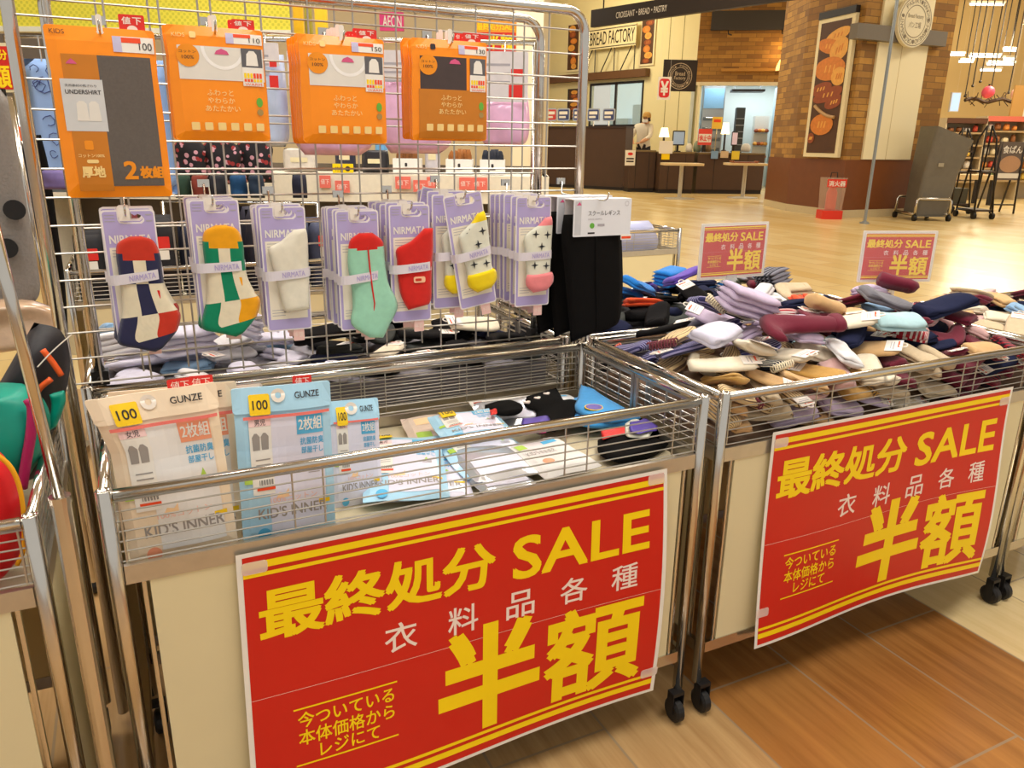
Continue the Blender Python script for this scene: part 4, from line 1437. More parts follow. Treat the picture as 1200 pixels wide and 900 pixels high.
class Heap:
    def __init__(s, x0, x1, y0, y1, base, res=.01, obs=()):
        s.obs = [obstacle(o) for o in obs]
        s.x0, s.y0, s.res = x0, y0, res
        s.nx, s.ny = int((x1 - x0) / res), int((y1 - y0) / res)
        xs = x0 + (np.arange(s.nx) + .5) * res
        ys = y0 + (np.arange(s.ny) + .5) * res
        s.X, s.Y = np.meshgrid(xs, ys, indexing='ij')
        s.H = np.vectorize(base)(s.X, s.Y).astype(float)

    def drop(s, kind, key, x, y, rot, label, group=None, lim=.34, q=78, sc=1.0, jit=.03, rj=1.6, nt=6, zmax=.95):
        L, W, T_ = [v * sc for v in DIM[kind]]
        best = None
        rnd = random.Random(int(x * 1e4) * 7 + int(y * 1e4))
        p, new = shape(kind, key)
        tries = [(x, y, rot)] + [(x + rnd.uniform(-jit, jit), y + rnd.uniform(-jit, jit), rot + rnd.uniform(-1, 1) * rj) for _ in range(nt)]
        for (tx, ty, tr) in tries:
            c, n = math.cos(tr), math.sin(tr)
            # keep the footprint inside the basket
            ex_, ey_ = (abs(c) * L + abs(n) * W) * .5, (abs(n) * L + abs(c) * W) * .5
            tx = min(max(tx, s.x0 + ex_ * .92), s.x0 + s.nx * s.res - ex_ * .92)
            ty = min(max(ty, s.y0 + ey_ * .92), s.y0 + s.ny * s.res - ey_ * .92)
            U = (s.X - tx) * c + (s.Y - ty) * n
            V = -(s.X - tx) * n + (s.Y - ty) * c
            m = (abs(U / (L * .48)) ** 2.6 + abs(V / (W * .48)) ** 2.6) < 1
            if m.sum() < 12:
                continue
            u, v, h = U[m], V[m], s.H[m]
            A_ = np.stack([u, v, np.ones_like(u)], 1)
            sol = np.linalg.lstsq(A_, h, rcond=None)[0]
            a, b = np.clip(sol[:2], -lim, lim)
            z = np.percentile(h - a * u - b * v, 25)
            ex = Vector((c, n, a)).normalized()
            ey = Vector((-n, c, b))
            ey = (ey - ex * ey.dot(ex)).normalized()
            ez = ex.cross(ey)
            R3 = np.array([[ex.x, ey.x, ez.x], [ex.y, ey.y, ez.y], [ex.z, ey.z, ez.z]]) * sc
            vs, fs = local_geo(p, kind, key)
            base_ = vs @ R3.T
            lift = 0.0
            while lift < .09:
                w3 = base_ + np.array([tx, ty, z + lift])
                lo, hi = w3.min(0), w3.max(0)
                tree = None
                hit = False
                for (l2, h2, t2) in s.obs:
                    if (lo > h2).any() or (hi < l2).any():
                        continue
                    if tree is None:
                        tree = BVHTree.FromPolygons(w3.tolist(), fs)
                    if tree.overlap(t2):
                        hit = True
                        break
                if not hit:
                    break
                lift += .003
            sc_ = z + lift + (9 if hit else 0)
            if best is None or sc_ < best[0]:
                best = (sc_, tx, ty, z + lift, a, b, u, v, m, ex, ey, ez, w3, fs)
        if best is None or best[0] > zmax:
            if new:
                _pr.pop((kind, key))
                for ch in list(p.children):
                    bpy.data.objects.remove(ch)
                bpy.data.objects.remove(p)
            return None
        _, x, y, z, a, b, u, v, m, ex, ey, ez, w3, fs = best
        top = z + a * u + b * v + T_ * .95 * np.sqrt(np.clip(1 - .75 * (abs(u / (L * .5)) ** 3 + abs(v / (W * .5)) ** 3), .05, 1))
        s.H[m] = np.maximum(s.H[m], top)
        s.obs.append((w3.min(0), w3.max(0), BVHTree.FromPolygons(w3.tolist(), fs)))
        M_ = Matrix(((ex.x * sc, ey.x * sc, ez.x * sc, x), (ex.y * sc, ey.y * sc, ez.y * sc, y), (ex.z * sc, ey.z * sc, ez.z * sc, z), (0, 0, 0, 1)))
        if new:
            o = p
            o.matrix_world = M_
        else:
            o = dup(p, mw=M_)
        o['label'] = label
        o['category'] = 'socks'
        if group:
            o['group'] = group
        elif 'group' in o:
            del o['group']
        return o

    def z(s, x, y):
        return s.H[min(s.nx - 1, max(0, int((x - s.x0) / s.res))), min(s.ny - 1, max(0, int((y - s.y0) / s.res)))]


def mound(name, h, lo, x0, x1, y0, y1, n=0.02):
    nx, ny = int((x1 - x0) / n), int((y1 - y0) / n)
    rnd = random.Random(4)
    vs = []
    for i in range(nx + 1):
        for j in range(ny + 1):
            x, y = x0 + (x1 - x0) * i / nx, y0 + (y1 - y0) * j / ny
            vs.append((x, y, max(.7025, lo(x, y) - .006 + rnd.uniform(-.004, .003))))
    fs = [(i * (ny + 1) + j, (i + 1) * (ny + 1) + j, (i + 1) * (ny + 1) + j + 1, i * (ny + 1) + j + 1) for i in range(nx) for j in range(ny)]
    mb = MB().add(vs, fs)
    # skirt down to the board so it is a solid layer
    ring = [i * (ny + 1) for i in range(nx + 1)] + [nx * (ny + 1) + j for j in range(1, ny + 1)] + [i * (ny + 1) + ny for i in range(nx - 1, -1, -1)] + [j for j in range(ny - 1, 0, -1)]
    o = len(mb.v)
    mb.v += [(vs[k][0], vs[k][1], .7015) for k in ring]
    for i in range(len(ring)):
        k = (i + 1) % len(ring)
        mb.f.append((ring[i], o + i, o + k, ring[k])); mb.m.append(0); mb.uv.append(None)
    return mb


def smooth_ramp(d, a, b, w_):
    t = max(0.0, min(1.0, d / w_))
    return a + (b - a) * t * t * (3 - 2 * t)


def zone_words(x, y, wag):
    if wag == 'B':
        if y < YA + .10:
            w_ = 'behind the right wagon front mesh'
        elif y < YA + .30:
            w_ = 'in right heap front'
        else:
            w_ = 'in right heap back'
        k = int((x - 1.18) / .24)
        return w_ + ', ' + ('left end', 'left of middle', 'middle', 'right of middle', 'right end')[min(4, max(0, k))]
    if wag == 'F':
        k = int((x - 1.18) / .4)
        return 'in the dark heap behind, ' + ('left end', 'middle', 'right end')[min(2, max(0, k))]
    if wag == 'G':
        return 'in the right edge heap, ' + ('front' if y < YA + .25 else 'back')
    k = int((x + .13) / .31)
    return 'in the wagon under the cards, ' + ('left end', 'left of middle', 'right of middle', 'right end')[min(3, max(0, k))]


DROPPED = []


def fill(hp, wag, n, pick, x0, x1, y0, y1, seed, kinds, m=.055, q=78, zm=.95, s0=.80, s1=.98):
    rnd = random.Random(seed)
    # jittered grid in random order, so the layer is even
    a = math.sqrt((x1 - x0) * (y1 - y0) / n)
    nx, ny = max(1, round((x1 - x0) / a)), max(1, round((y1 - y0) / a))
    cells = [(i, j) for i in range(nx) for j in range(ny)]
    rnd.shuffle(cells)
    for i, j in cells:
        x = x0 + (x1 - x0) * (i + .5 + rnd.uniform(-.35, .35)) / nx
        y = y0 + (y1 - y0) * (j + .5 + rnd.uniform(-.35, .35)) / ny
        x = min(x1 - m, max(x0 + m, x)); y = min(y1 - m * .7, max(y0 + m * .7, y))
        key = pick(rnd, x, y)
        kind = rnd.choice(kinds)
        if kind == 'frill' and key not in ('tanst', 'navst', 'blkst', 'gold'):
            kind = 'fold'
        o = hp.drop(kind, key, x, y, rnd.uniform(0, 2 * PI), '', sc=rnd.uniform(s0, s1), q=q, zmax=zm)
        if o:
            DROPPED.append((o, SC[key][0], KINDW[kind], zone_words(x, y, wag)))


def W(rnd, **kw):
    ks = list(kw)
    return rnd.choices(ks, [kw[k] for k in ks])[0]


def pickB(rnd, x, y):
    if y < YA + .09:                                   # seen through the front mesh
        if x < 1.45:
            return W(rnd, tanst=6, gold=1, tan=2, blkst=1, beige=2)
        if x < 1.75:
            return W(rnd, lav=3, tan=2, gold=2, pink=2, cream=1)
        if x < 2.05:
            return W(rnd, beige=4, cream=2, burg=2, tan=1)
        return W(rnd, burg=6, redb=2, tan=1, navy=1)
    if x < 1.45:
        return W(rnd, navst=3, blkst=2, tanst=3, black=1, cream=1)
    if x < 1.70:
        return W(rnd, cream=3, lav=4, white=2, tanst=2, tan=1)
    if x < 2.0:
        return W(rnd, burg=4, navy=2, cream=2, tan=2, redw=2, lgrey=1, aqua=1, pink=1)
    return W(rnd, burg=4, navy=3, grey=2, redw=1, redb=2, peach=1, lblue=1, brnw=1, pink=1, tan=1)


def pickF(rnd, x, y):
    if x < 1.75:
        return W(rnd, black=5, charcoal=3, navy=2, red=1, blue=1, orange=1, purp=.6)
    if x < 2.1:
        return W(rnd, plaid=2, navy=3, white=2, black=2, lgrey=1, blue=1, burg=1)
    return W(rnd, navy=2, burg=3, pink=1, lgrey=2, orange=1, green=1, beige=1, black=1)


def pickG(rnd, x, y):
    return W(rnd, pink=3, beige=3, burg=3, cream=2, mint=1, redb=1, tan=2, navy=1, lilacw=1, lblue=1)


def pickD(rnd, x, y):
    if x < .40:
        return W(rnd, white=5, lilacw=4, lgrey=2, lblue=.5)
    if x < .55:
        return W(rnd, black=3, navy=1, lilacw=1, charcoal=1)
    return W(rnd, black=5, charcoal=2, cream=1, navy=1, white=.6)


# ------------------------------------------------------------------ small acrylic sale signs standing in the heap
def small_sign(label, c, w_, rz, zfoot):
    h = w_ * .645
    t = thing('sale_sign', label, 'sign', (c.x, c.y, c.z), rz)
    s_, y_, t_ = sale_art(w_ * .94, h * .92)
    for q in (s_, y_, t_):
        q.xf(lambda v: (v.x - w_ * .47, v.y - .0015, v.z + h * .04))
    s_.build('printed_card', [WHITEP, RED], t)
    y_.build('yellow_lettering', YEL, t)
    t_.build('white_lettering', CREASE, t)
    MB().slab(rrect(-w_ / 2, w_ / 2, 0, h, .004), -.0005, .0025).build('holder_plate', mat('holder_white', (238, 228, 216), .25, alpha=.9, var=0), t)
    MB().slab(rrect(-w_ / 2, w_ / 2, 0, h, .004), -.0055, -.0045).build('clear_cover', CLEARP, t)
    MB().box(-.022, .022, -.004, .006, -.012, .012).lathe([(.009, zfoot - c.z), (.009, -.012)], 0, 0, 0, 12).build('clear_stem', mat('clear_acrylic', (235, 235, 235), .1, alpha=.45, var=0), t)
    MB().lathe([(.024, zfoot - c.z), (.024, zfoot - c.z + .004), (.01, zfoot - c.z + .008)], 0, 0, 0, 18).build('clear_foot', mat('clear_acrylic', (235, 235, 235)), t)
    return t


a, b = aty(817, 331, 2.0), aty(894, 323, 2.0)
SG1 = small_sign('small red sale sign on a clear stand, left of the two in the sock heap', Vector(((a.x + b.x) / 2, 2.0, .977)), .285, 0, .842)
p = aty(1049, 322, 1.93)
SG2 = small_sign('small red sale sign on a clear stand, right of the two in the sock heap', Vector((2.345, 1.800, .962)), .27, math.radians(-19), .842)

# --- right front wagon
XB0, XB1, YB0, YB1 = 1.185, 2.362, YA + .012, 1.836
edge = lambda x, y, x0, x1, y0, y1: min(x - x0, x1 - x, y - y0, y1 - y)
baseB = lambda x, y: smooth_ramp(min(y - YB0 - .03, 1), .709, .825, .13) if y - YB0 < .16 and min(x - XB0, XB1 - x) > .02 else smooth_ramp(edge(x, y, XB0, XB1, YB0 - .2, YB1), .77, .825 + .014 * math.sin(x * 7) * math.sin(y * 9), .07)
hb = Heap(XB0, XB1, YB0, YB1, baseB, obs=[WAG['B'], SG2])
SH = mat('sock_layer_underneath', (150, 122, 100), .95, var=.5, scale=26, bump=.5)
hb_m = tag(mound('sock_layer', hb, baseB, XB0 + .01, XB1 - .01, YB0 + .012, YB1 - .01).build('sock_layer', SH, kind='stuff'), 'layer of socks at the bottom of the right sock wagon', 'socks')
hb.obs.append(obstacle(hb_m))
fill(hb, 'B', 34, pickB, XB0, XB1, YB0, YB0 + .09, 11, ['fold', 'roll', 'frill', 'frill', 'fold', 'card'], m=.045, s0=.66, s1=.82, zm=.84)
fill(hb, 'B', 34, pickB, XB0, XB1, YB0 + .01, YB0 + .12, 12, ['fold', 'roll', 'frill', 'card', 'fold'], m=.045, s0=.66, s1=.82, zm=.85)
fill(hb, 'B', 58, pickB, XB0, XB1, YB0 + .08, YB1, 13, ['fold', 'ell', 'roll', 'card', 'frill', 'card', 'long'], zm=.90)
fill(hb, 'B', 26, pickB, XB0 + .10, XB1 - .06, YB0 + .16, YB1 - .06, 14, ['fold', 'ell', 'card', 'card', 'ell'], zm=.915)

# --- wagon behind it and the one at the right edge
XF0, XF1, YF0, YF1 = 1.185, 2.362, 1.907, 2.488
baseF = lambda x, y: smooth_ramp(edge(x, y, XF0, XF1, YF0, YF1), .77, .835, .08)
hf = Heap(XF0, XF1, YF0, YF1, baseF, obs=[WAG['F'], SG1])
hf_m = tag(mound('sock_layer', hf, baseF, XF0 + .01, XF1 - .01, YF0 + .01, YF1 - .01).build('sock_layer', mat('dark_sock_layer_underneath', (40, 38, 42), .95, var=.5, scale=26, bump=.5), kind='stuff'), 'layer of dark socks at the bottom of the wagon behind', 'socks')
hf.obs.append(obstacle(hf_m))
fill(hf, 'F', 52, pickF, XF0, XF1, YF0, YF1, 21, ['fold', 'ell', 'roll', 'card', 'fold', 'long'])
fill(hf, 'F', 16, pickF, XF0 + .05, XF1 - .05, YF0 + .1, YF1 - .05, 22, ['fold', 'ell', 'card'])
XG0, XG1 = 2.42, 3.30
baseG = lambda x, y: smooth_ramp(edge(x, y, XG0, 4.0, YB0, YB1), .76, .835, .09)
hg = Heap(XG0, XG1, YB0, YB1, baseG, obs=[WAG['G'], SG2])
hg_m = tag(mound('sock_layer', hg, baseG, XG0 + .01, XG1, YB0 + .012, YB1 - .01).build('sock_layer', SH, kind='stuff'), 'layer of socks at the bottom of the wagon at the right edge', 'socks')
hg.obs.append(obstacle(hg_m))
fill(hg, 'G', 34, pickG, XG0, XG1, YB0 + .02, YB1, 31, ['fold', 'ell', 'roll', 'card', 'fold'])
fill(hg, 'G', 14, pickG, XG0 + .05, XG1 - .05, YB0 + .15, YB1 - .05, 32, ['fold', 'ell', 'card'])

# --- wagon under the cards
XD0, XD1, YD0, YD1 = -.115, 1.085, 1.945, 2.40
baseD = lambda x, y: .80 + .012 * math.sin(x * 9) if x < .45 else .785
hd = Heap(XD0, XD1, YD0, YD1, baseD, obs=[WAG['D']])
hd_m = tag(mound('sock_layer', hd, lambda x, y: baseD(x, y) + .004, XD0 + .01, XD1 - .01, YD0 + .01, YD1).build('sock_layer', mat('pale_sock_layer_underneath', (120, 116, 122), .95, var=.5, scale=22, bump=.5), kind='stuff'), 'layer of socks at the bottom of the wagon under the cards', 'socks')
hd.obs.append(obstacle(hd_m))
fill(hd, 'D', 34, pickD, XD0, XD1, YD0, YD1, 41, ['fold', 'fold', 'ell', 'card', 'roll'])


def hero(hp, kind, key, px, py, rot, label, z=.93, sc=1.0, q=70, zm=.955):
    p = atz(px, py, z)
    p = atz(px, py, min(.955, hp.z(p.x, p.y) + .02))
    p.x = min(max(p.x, hp.x0 + .06), hp.x0 + hp.nx * hp.res - .06)
    p.y = min(max(p.y, hp.y0 + .05), hp.y0 + hp.ny * hp.res - .05)
    return hp.drop(kind, key, p.x, p.y, rot, label, sc=sc, q=q, jit=.03, rj=.35, nt=7, zmax=zm)


R_ = math.radians
hero(hb, 'frill', 'navst', 742, 388, R_(170), 'navy and lilac striped sock with a coral frill at the left end of the heap')
hero(hb, 'frill', 'blkst', 850, 432, R_(10), 'black and cream striped sock with a cream frill just behind the front rail')
hero(hb, 'fold', 'tanst', 800, 402, R_(20), 'tan and brown striped folded sock left of the cream carded socks', sc=1.1)
hero(hb, 'frill', 'tanst', 790, 395, R_(15), 'tan and brown striped sock with a plum frill, uppermost at the left')
hero(hb, 'roll', 'cream', 806, 374, R_(20), 'cream rolled sock behind the tan striped socks')
hero(hb, 'stack', 'lav', 862, 372, R_(-25), 'lower stack of folded lavender socks under the left small sale sign', zm=.985, sc=1.15)
hero(hb, 'fold', 'lav', 868, 356, R_(35), 'lavender folded socks on top of the lavender stack, below the left small sale sign', zm=1.02, sc=1.05)
hero(hb, 'card', 'cream', 872, 405, R_(70), 'cream sock pair with a white card standing out in front of the lavender stack', zm=.975, sc=1.1)
hero(hb, 'fold', 'lilacw', 850, 420, R_(15), 'lilac white folded socks in front of the cream carded pair')
hero(hb, 'long', 'burg', 938, 395, R_(150), 'long burgundy sock bent at the heel, in the middle of the heap', sc=1.1)
hero(hb, 'fold', 'navy', 918, 420, R_(160), 'navy folded socks below the long burgundy sock')
hero(hb, 'roll', 'tan', 962, 378, R_(165), 'tan rolled sock behind the long burgundy sock')
hero(hb, 'card', 'cream', 972, 402, R_(140), 'cream sock pair on a white card right of the long burgundy sock')
hero(hb, 'fold', 'redw', 990, 374, R_(150), 'red and white striped folded socks, left of the grey ribbed socks', sc=1.15)
hero(hb, 'fold', 'grey', 1030, 414, R_(0), 'grey ribbed folded socks just behind the front rail', sc=1.15)
hero(hb, 'fold', 'navy', 1092, 382, R_(-20), 'navy folded socks behind the tan and burgundy pairs', sc=1.1)
hero(hb, 'long', 'peach', 1080, 404, R_(200), 'peach sock lying right of the grey ribbed socks')
hero(hb, 'roll', 'burg', 1068, 408, R_(120), 'burgundy rolled sock right of the grey ribbed socks')
hero(hb, 'fold', 'redb', 1145, 398, R_(10), 'red and black striped folded socks near the right end of the front rail', sc=1.1)
hero(hb, 'fold', 'burg', 1012, 344, R_(170), 'burgundy folded socks left of the right small sale sign', sc=1.1)
hero(hb, 'card', 'brnw', 1046, 360, R_(150), 'brown and cream striped carded socks in front of the right small sale sign')
hero(hb, 'fold', 'aqua', 1040, 372, R_(160), 'pale aqua folded socks behind the red and white striped pair')
hero(hf, 'fold', 'blue', 744, 338, R_(30), 'bright blue folded socks at the left of the dark heap')
hero(hf, 'stack', 'blue', 792, 332, R_(10), 'bright blue stack of folded socks left of the left small sale sign')
hero(hf, 'fold', 'purp', 794, 318, R_(10), 'purple folded socks on top of the bright blue stack')
hero(hf, 'fold', 'blue', 934, 326, R_(100), 'bright blue folded socks right of the left small sale sign')
hero(hf, 'stack', 'plaid', 912, 332, R_(80), 'grey and black striped stack of socks right of the left small sale sign')
hero(hd, 'stack', 'white', 140, 432, R_(0), 'stack of white folded socks at the left end under the navy checked socks', sc=1.1)
hero(hd, 'stack', 'lilacw', 205, 425, R_(25), 'stack of lilac white folded socks under the green checked socks', sc=1.15)
hero(hd, 'stack', 'lilacw', 262, 415, R_(-20), 'stack of lilac white folded socks below the gap beside the plain white socks', sc=1.1)
hero(hd, 'stack', 'white', 322, 410, R_(70), 'stack of white folded socks under the plain white sock cards')
hero(hd, 'fold', 'lblue', 122, 418, R_(10), 'light blue folded socks at the far left under the navy checked socks')
hero(hd, 'fold', 'black', 385, 410, R_(0), 'black folded socks under the mint ankle socks', sc=1.2)
hero(hd, 'fold', 'black', 440, 400, R_(20), 'black folded socks between the mint and red sock cards', sc=1.2)
hero(hd, 'card', 'black', 500, 402, R_(170), 'black carded socks under the red sock cards')
hero(hd, 'card', 'cream', 555, 392, R_(10), 'cream carded socks under the yellow star socks')

# every remaining sock gets the words that single it out; exact look-alikes in one spot share a label and a group
cnt = {}
for o, cw, kw, zw in DROPPED:
    lb = f'{cw} {kw} {zw}'
    cnt.setdefault(lb, []).append(o)
for lb, os_ in cnt.items():
    for o in os_:
        o['label'] = lb
        if len(os_) > 1:
            o['group'] = lb


# ================================================================== left wagon: bags, poles
def puff_px(px, Y, thick, seed=0, nu=12, nv=22, taper=(.15, .15), wave=.006):
    """upright soft shape whose outline stands on the plane at depth Y"""
    pr = []
    for a, b in px:
        A_, B_ = aty(*a, Y), aty(*b, Y)
        pr.append(((A_.x, A_.z), (B_.x, B_.z)))
    return MB().puff(pr, thick, nu, nv, y=Y, wave=wave, seed=seed, taper=taper)


def pole_stand(label, x, y, lean, z0, z1):
    t = thing('pole_stand', label, 'pole', (x, y, 0))
    MB().lathe([(.014, .045), (.014, z0), (.0155, z0), (.0155, z0 + .012), (.010, z0 + .012)], 0, 0, 0, 14).build('sleeve', CHROME, t, smooth=False)
    MB().tube([(0, 0, z0 + .005), (lean[0], lean[1], z1)], .0085, 12).build('pole', CHROME, t, smooth=True)
    MB().lathe([(0, -.012), (.02, -.012), (.023, 0), (.02, .012), (0, .012)], 0, 0, .023, 14, 0, 'x').build('caster', BLACKR, t)
    return t


pole_stand('chrome pole in a sleeve at the front corner of the bag wagon', -.145, 1.262, (-.032, .01), .866, 1.46)
pole_stand('chrome pole in a sleeve at the far corner behind the black backpack', -.238, 2.53, (-.008, 0), .86, 1.50)

TEAL = mat('bag_teal_nylon', (0, 142, 120), .42, var=.22, scale=18, bump=.4)
REDB = mat('bag_red_nylon', (214, 24, 32), .5, var=.1, scale=20, bump=.3)
BLKB = mat('bag_black_nylon', (30, 26, 30), .55, var=.3, scale=22, bump=.4)
ORB = mat('zip_orange', (232, 92, 30), .5)
MAGB = mat('strap_magenta', (172, 30, 92), .5)
MESHG = mat('tote_grey_mesh', (136, 130, 124), .7, var=.14, scale=160, bump=.4)
c = aty(10, 620, 1.33)
t = thing('drawstring_bag', 'red bag with yellow piping at the front of the left edge wagon', 'bag', (c.x, 1.36, .705))
puff_px([((-60, 520), (-10, 528)), ((-70, 540), (14, 552)), ((-72, 575), (26, 590)), ((-70, 620), (27, 640)), ((-60, 662), (18, 660)), ((-40, 690), (0, 672))], 1.36, .10, 1, wave=.004).build('bag_body', REDB, t, smooth=True, world=True, fix=True)
pts = [aty(*q, 1.315) for q in ((-14, 526), (13, 548), (26, 586), (28, 640), (20, 662))]
MB().tube(cr(pts, 16), .0038, 6).build('yellow_piping', mat('piping_yellow', (240, 168, 20), .5), t, smooth=True, world=True)
c = aty(30, 520, 1.52)
t = thing('drawstring_bag', 'teal bag with a magenta strap hanging behind the red bag', 'bag', (c.x, 1.55, .705))
puff_px([((-60, 470), (-20, 462)), ((-80, 480), (34, 455)), ((-80, 500), (58, 480)), ((-75, 530), (56, 520)), ((-60, 560), (36, 556)), ((-40, 600), (16, 588))], 1.55, .13, 5, wave=.012).build('bag_body', TEAL, t, smooth=True, world=True, fix=True)
pts = [aty(*q, 1.478) for q in ((33, 468), (38, 480), (36, 510), (30, 545), (26, 572))]
MB().tube(cr(pts, 18), .0085, 8).build('magenta_strap', MAGB, t, smooth=True, world=True)
puff_px([((58, 462), (76, 457)), ((60, 475), (77, 470)), ((58, 492), (72, 486)), ((56, 506), (66, 500))], 1.60, .02, 6, wave=.002).build('side_tab', TEAL, t, smooth=True, world=True, fix=True)
c = aty(50, 430, 1.85)
t = thing('backpack', 'black backpack with orange zips behind the teal bag at the left edge', 'bag', (c.x, 1.70, .705))
puff_px([((-30, 500), (40, 378)), ((-50, 510), (72, 388)), ((-50, 530), (82, 430)), ((-40, 560), (66, 500)), ((-20, 580), (40, 560))], 1.70, .16, 7, wave=.006).build('pack_body', BLKB, t, smooth=True, world=True, fix=True)
for k, q in enumerate([((50, 410), (62, 425), (72, 440)), ((34, 478), (46, 456), (60, 444)), ((18, 492), (26, 476), (32, 455))]):
    MB().tube(cr([aty(*r_, 1.617) for r_ in q], 9), .0055, 8).build('orange_zip', ORB, t, smooth=True, world=True)
MB().tube(cr([aty(*r_, 1.612) for r_ in ((6, 474), (12, 466), (17, 458))], 6), .006, 8).build('blue_toggle', K_BLUE, t, smooth=True, world=True)
MB().tube(cr([aty(*r_, 1.612) for r_ in ((44, 430), (58, 415), (72, 402), (84, 392))], 8), .0012, 5).build('tag_string', HANGW, t, world=True)
c = aty(20, 240, 2.1)
t = thing('mesh_tote', 'grey mesh tote with round eyelets hanging at the left edge', 'bag', (c.x, 2.1, 1.0))
puff_px([((-80, 96), (6, 104)), ((-80, 140), (15, 150)), ((-70, 220), (30, 230)), ((-60, 300), (44, 310)), ((-50, 350), (46, 345)), ((-40, 372), (30, 362))], 2.1, .07, 8, wave=.006, taper=(.03, .1)).build('mesh_body', MESHG, t, smooth=True, world=True, fix=True)
for q in ((17, 246), (8, 291)):
    p = aty(*q, 2.058)
    MB().lathe([(.014, -.002), (.022, -.002), (.022, .004), (.014, .004)], p.x, p.y, p.z, 18, 0, 'y').build('eyelet', BLACKR, t, world=True)
c = aty(20, 380, 2.0)
t = thing('plastic_wrapped_bag', 'clear wrapped peach bundle under the grey mesh tote', 'packet', (c.x, 2.0, .86))
puff_px([((-40, 350), (40, 352)), ((-40, 366), (68, 364)), ((-40, 390), (76, 384)), ((-30, 420), (60, 400))], 2.0, .10, 9, wave=.01).build('wrapped_body', mat('film_peach', (206, 172, 140), .18, var=.3, scale=26, bump=.8, coat=.7), t, smooth=True, world=True, fix=True)
TY = 3.50
c = aty(55, 270, TY)
t = thing('hanging_trousers', 'black trousers hanging between the mesh tote and the grid', 'trousers', (c.x, TY, 1.0))
puff_px([((26, 158), (48, 158)), ((28, 200), (58, 200)), ((38, 270), (68, 270)), ((48, 330), (76, 330)), ((54, 392), (80, 390))], TY, .05, 10, wave=.004, taper=(.03, .03)).build('trouser_legs', K_BLACK, t, smooth=True, world=True, fix=True)
p = aty(22, 155, TY - .05)
MB().slab(rrect(p.x - .02, p.x + .035, p.z - .03, p.z + .02, .006), TY - .06, TY - .05).build('orange_tag', mat('tag_orange', (246, 120, 70), .5), t, world=True)


p = aty(38, 160, TY)
MB().tube([(p.x, TY, p.z - .02), (p.x, TY + .0, atd(562, 62, 3.15).z + .05)], .003, 6).build('hanger', CHROME, t, world=True)


# ================================================================== behind the grid
def facing(name, label, cat, x0, y0, x1, y1, d, group=None):
    """thing standing square to the camera's heading at distance d, filling the given part of the view; root at its bottom centre"""
    a, b = atd(x0, y1, d), atd(x1, y1, d)
    top = atd((x0 + x1) / 2, y0, d)
    bot = (a + b) / 2
    t = thing(name, label, cat, bot, -CAM_YAW, group)
    return t, (b - a).dot(HR), top.z - bot.z


def dots_material():
    k = NT('banner_halftone_yellow')
    tc = k.n('TexCoord')
    sp = k.n('SeparateXYZ')
    k.l(tc.outputs['Object'], sp.inputs[0])
    a = k.math('SINE', k.math('MULTIPLY', sp.outputs[0], 180.0))
    b = k.math('SINE', k.math('MULTIPLY', sp.outputs[2], 180.0))
    f = k.math('GREATER_THAN', k.math('MULTIPLY', a, b), .12)
    nz = k.n('TexNoise', i_Scale=2.0, i_Detail=2.0)
    k.l(tc.outputs['Object'], nz.inputs['Vector'])
    base = k.mix(nz.outputs[0], lin((206, 196, 40)), lin((238, 218, 70)))
    c_ = k.mix(k.math('MULTIPLY', f, .55), base, lin((178, 172, 36)))
    k.l(c_, k.b.inputs['Base Color'])
    k.b.inputs['Roughness'].default_value = .6
    return k.m


def board(name, label, cat, box_, d, m, th=.02, frame_m=None, group=None):
    t, w_, h = facing(name, label, cat, *box_, d, group)
    MB().box(-w_ / 2, w_ / 2, 0, th, 0, h).build('panel', m, t)
    return t, w_, h


t, w_, h = board('hanging_banner', 'yellow dotted banner along the top behind the grid', 'banner', (-40, -40, 342, 39), 5.2, dots_material())
MB().box(-w_ / 2, w_ / 2, -.012, .0, 0, .03).build('hem', mat('banner_hem', (220, 214, 190), .6), t)
for i, (x0, x1, cc, dd, lb) in enumerate(((345, 356, (226, 178, 30), 5.6, 'amber'), (358, 366, (156, 150, 54), 5.7, 'olive'), (370, 384, (240, 196, 40), 5.6, 'bright yellow'))):
    board('hanging_strip', f'{lb} hanging strip right of the yellow dotted banner', 'banner', (x0, 8, x1, 42), dd, mat('strip_' + lb.replace(' ', '_'), cc, .5), .03)
# store wall and column that stand behind
a, b = atd(-420, 240, 11.0), atd(640, 240, 11.0)
wl = MB()
wl.add([(a.x, a.y, 0), (b.x, b.y, 0), (b.x, b.y, 5.2), (a.x, a.y, 5.2), (a.x + HF.x * .2, a.y + HF.y * .2, 0), (b.x + HF.x * .2, b.y + HF.y * .2, 0), (b.x + HF.x * .2, b.y + HF.y * .2, 5.2), (a.x + HF.x * .2, a.y + HF.y * .2, 5.2)],
       [(0, 1, 2, 3), (5, 4, 7, 6), (1, 5, 6, 2), (4, 0, 3, 7), (3, 2, 6, 7), (0, 4, 5, 1)])
struct(wl.build('wall_back', mat('store_wall_beige', (206, 188, 152), .7, var=.03, scale=2)))
t, w_, h = facing('column', '-', 'column', 598, -60, 632, 240, 8.6)
del t['label'], t['category']
struct(t)
MB().box(-w_ / 2, w_ / 2, 0, .35, -.6, h + 1).build('column_face', mat('column_cream', (226, 210, 176), .7, var=.03, scale=2), t)
t, w_, h = board('vertical_banner', 'narrow cream vertical banner with small lettering on the column', 'banner', (622, 30, 632, 212), 8.58, mat('banner_cream', (232, 214, 172), .6), .015)
q = MB()
for i, ch in enumerate('ご自由にお取りください'):
    q.text(ch, -w_ * .28, h * (.92 - i * .062), w_ * .56, h * .045, y=-.002)
q.build('lettering', mat('lettering_brown', (120, 90, 60), .6), t)
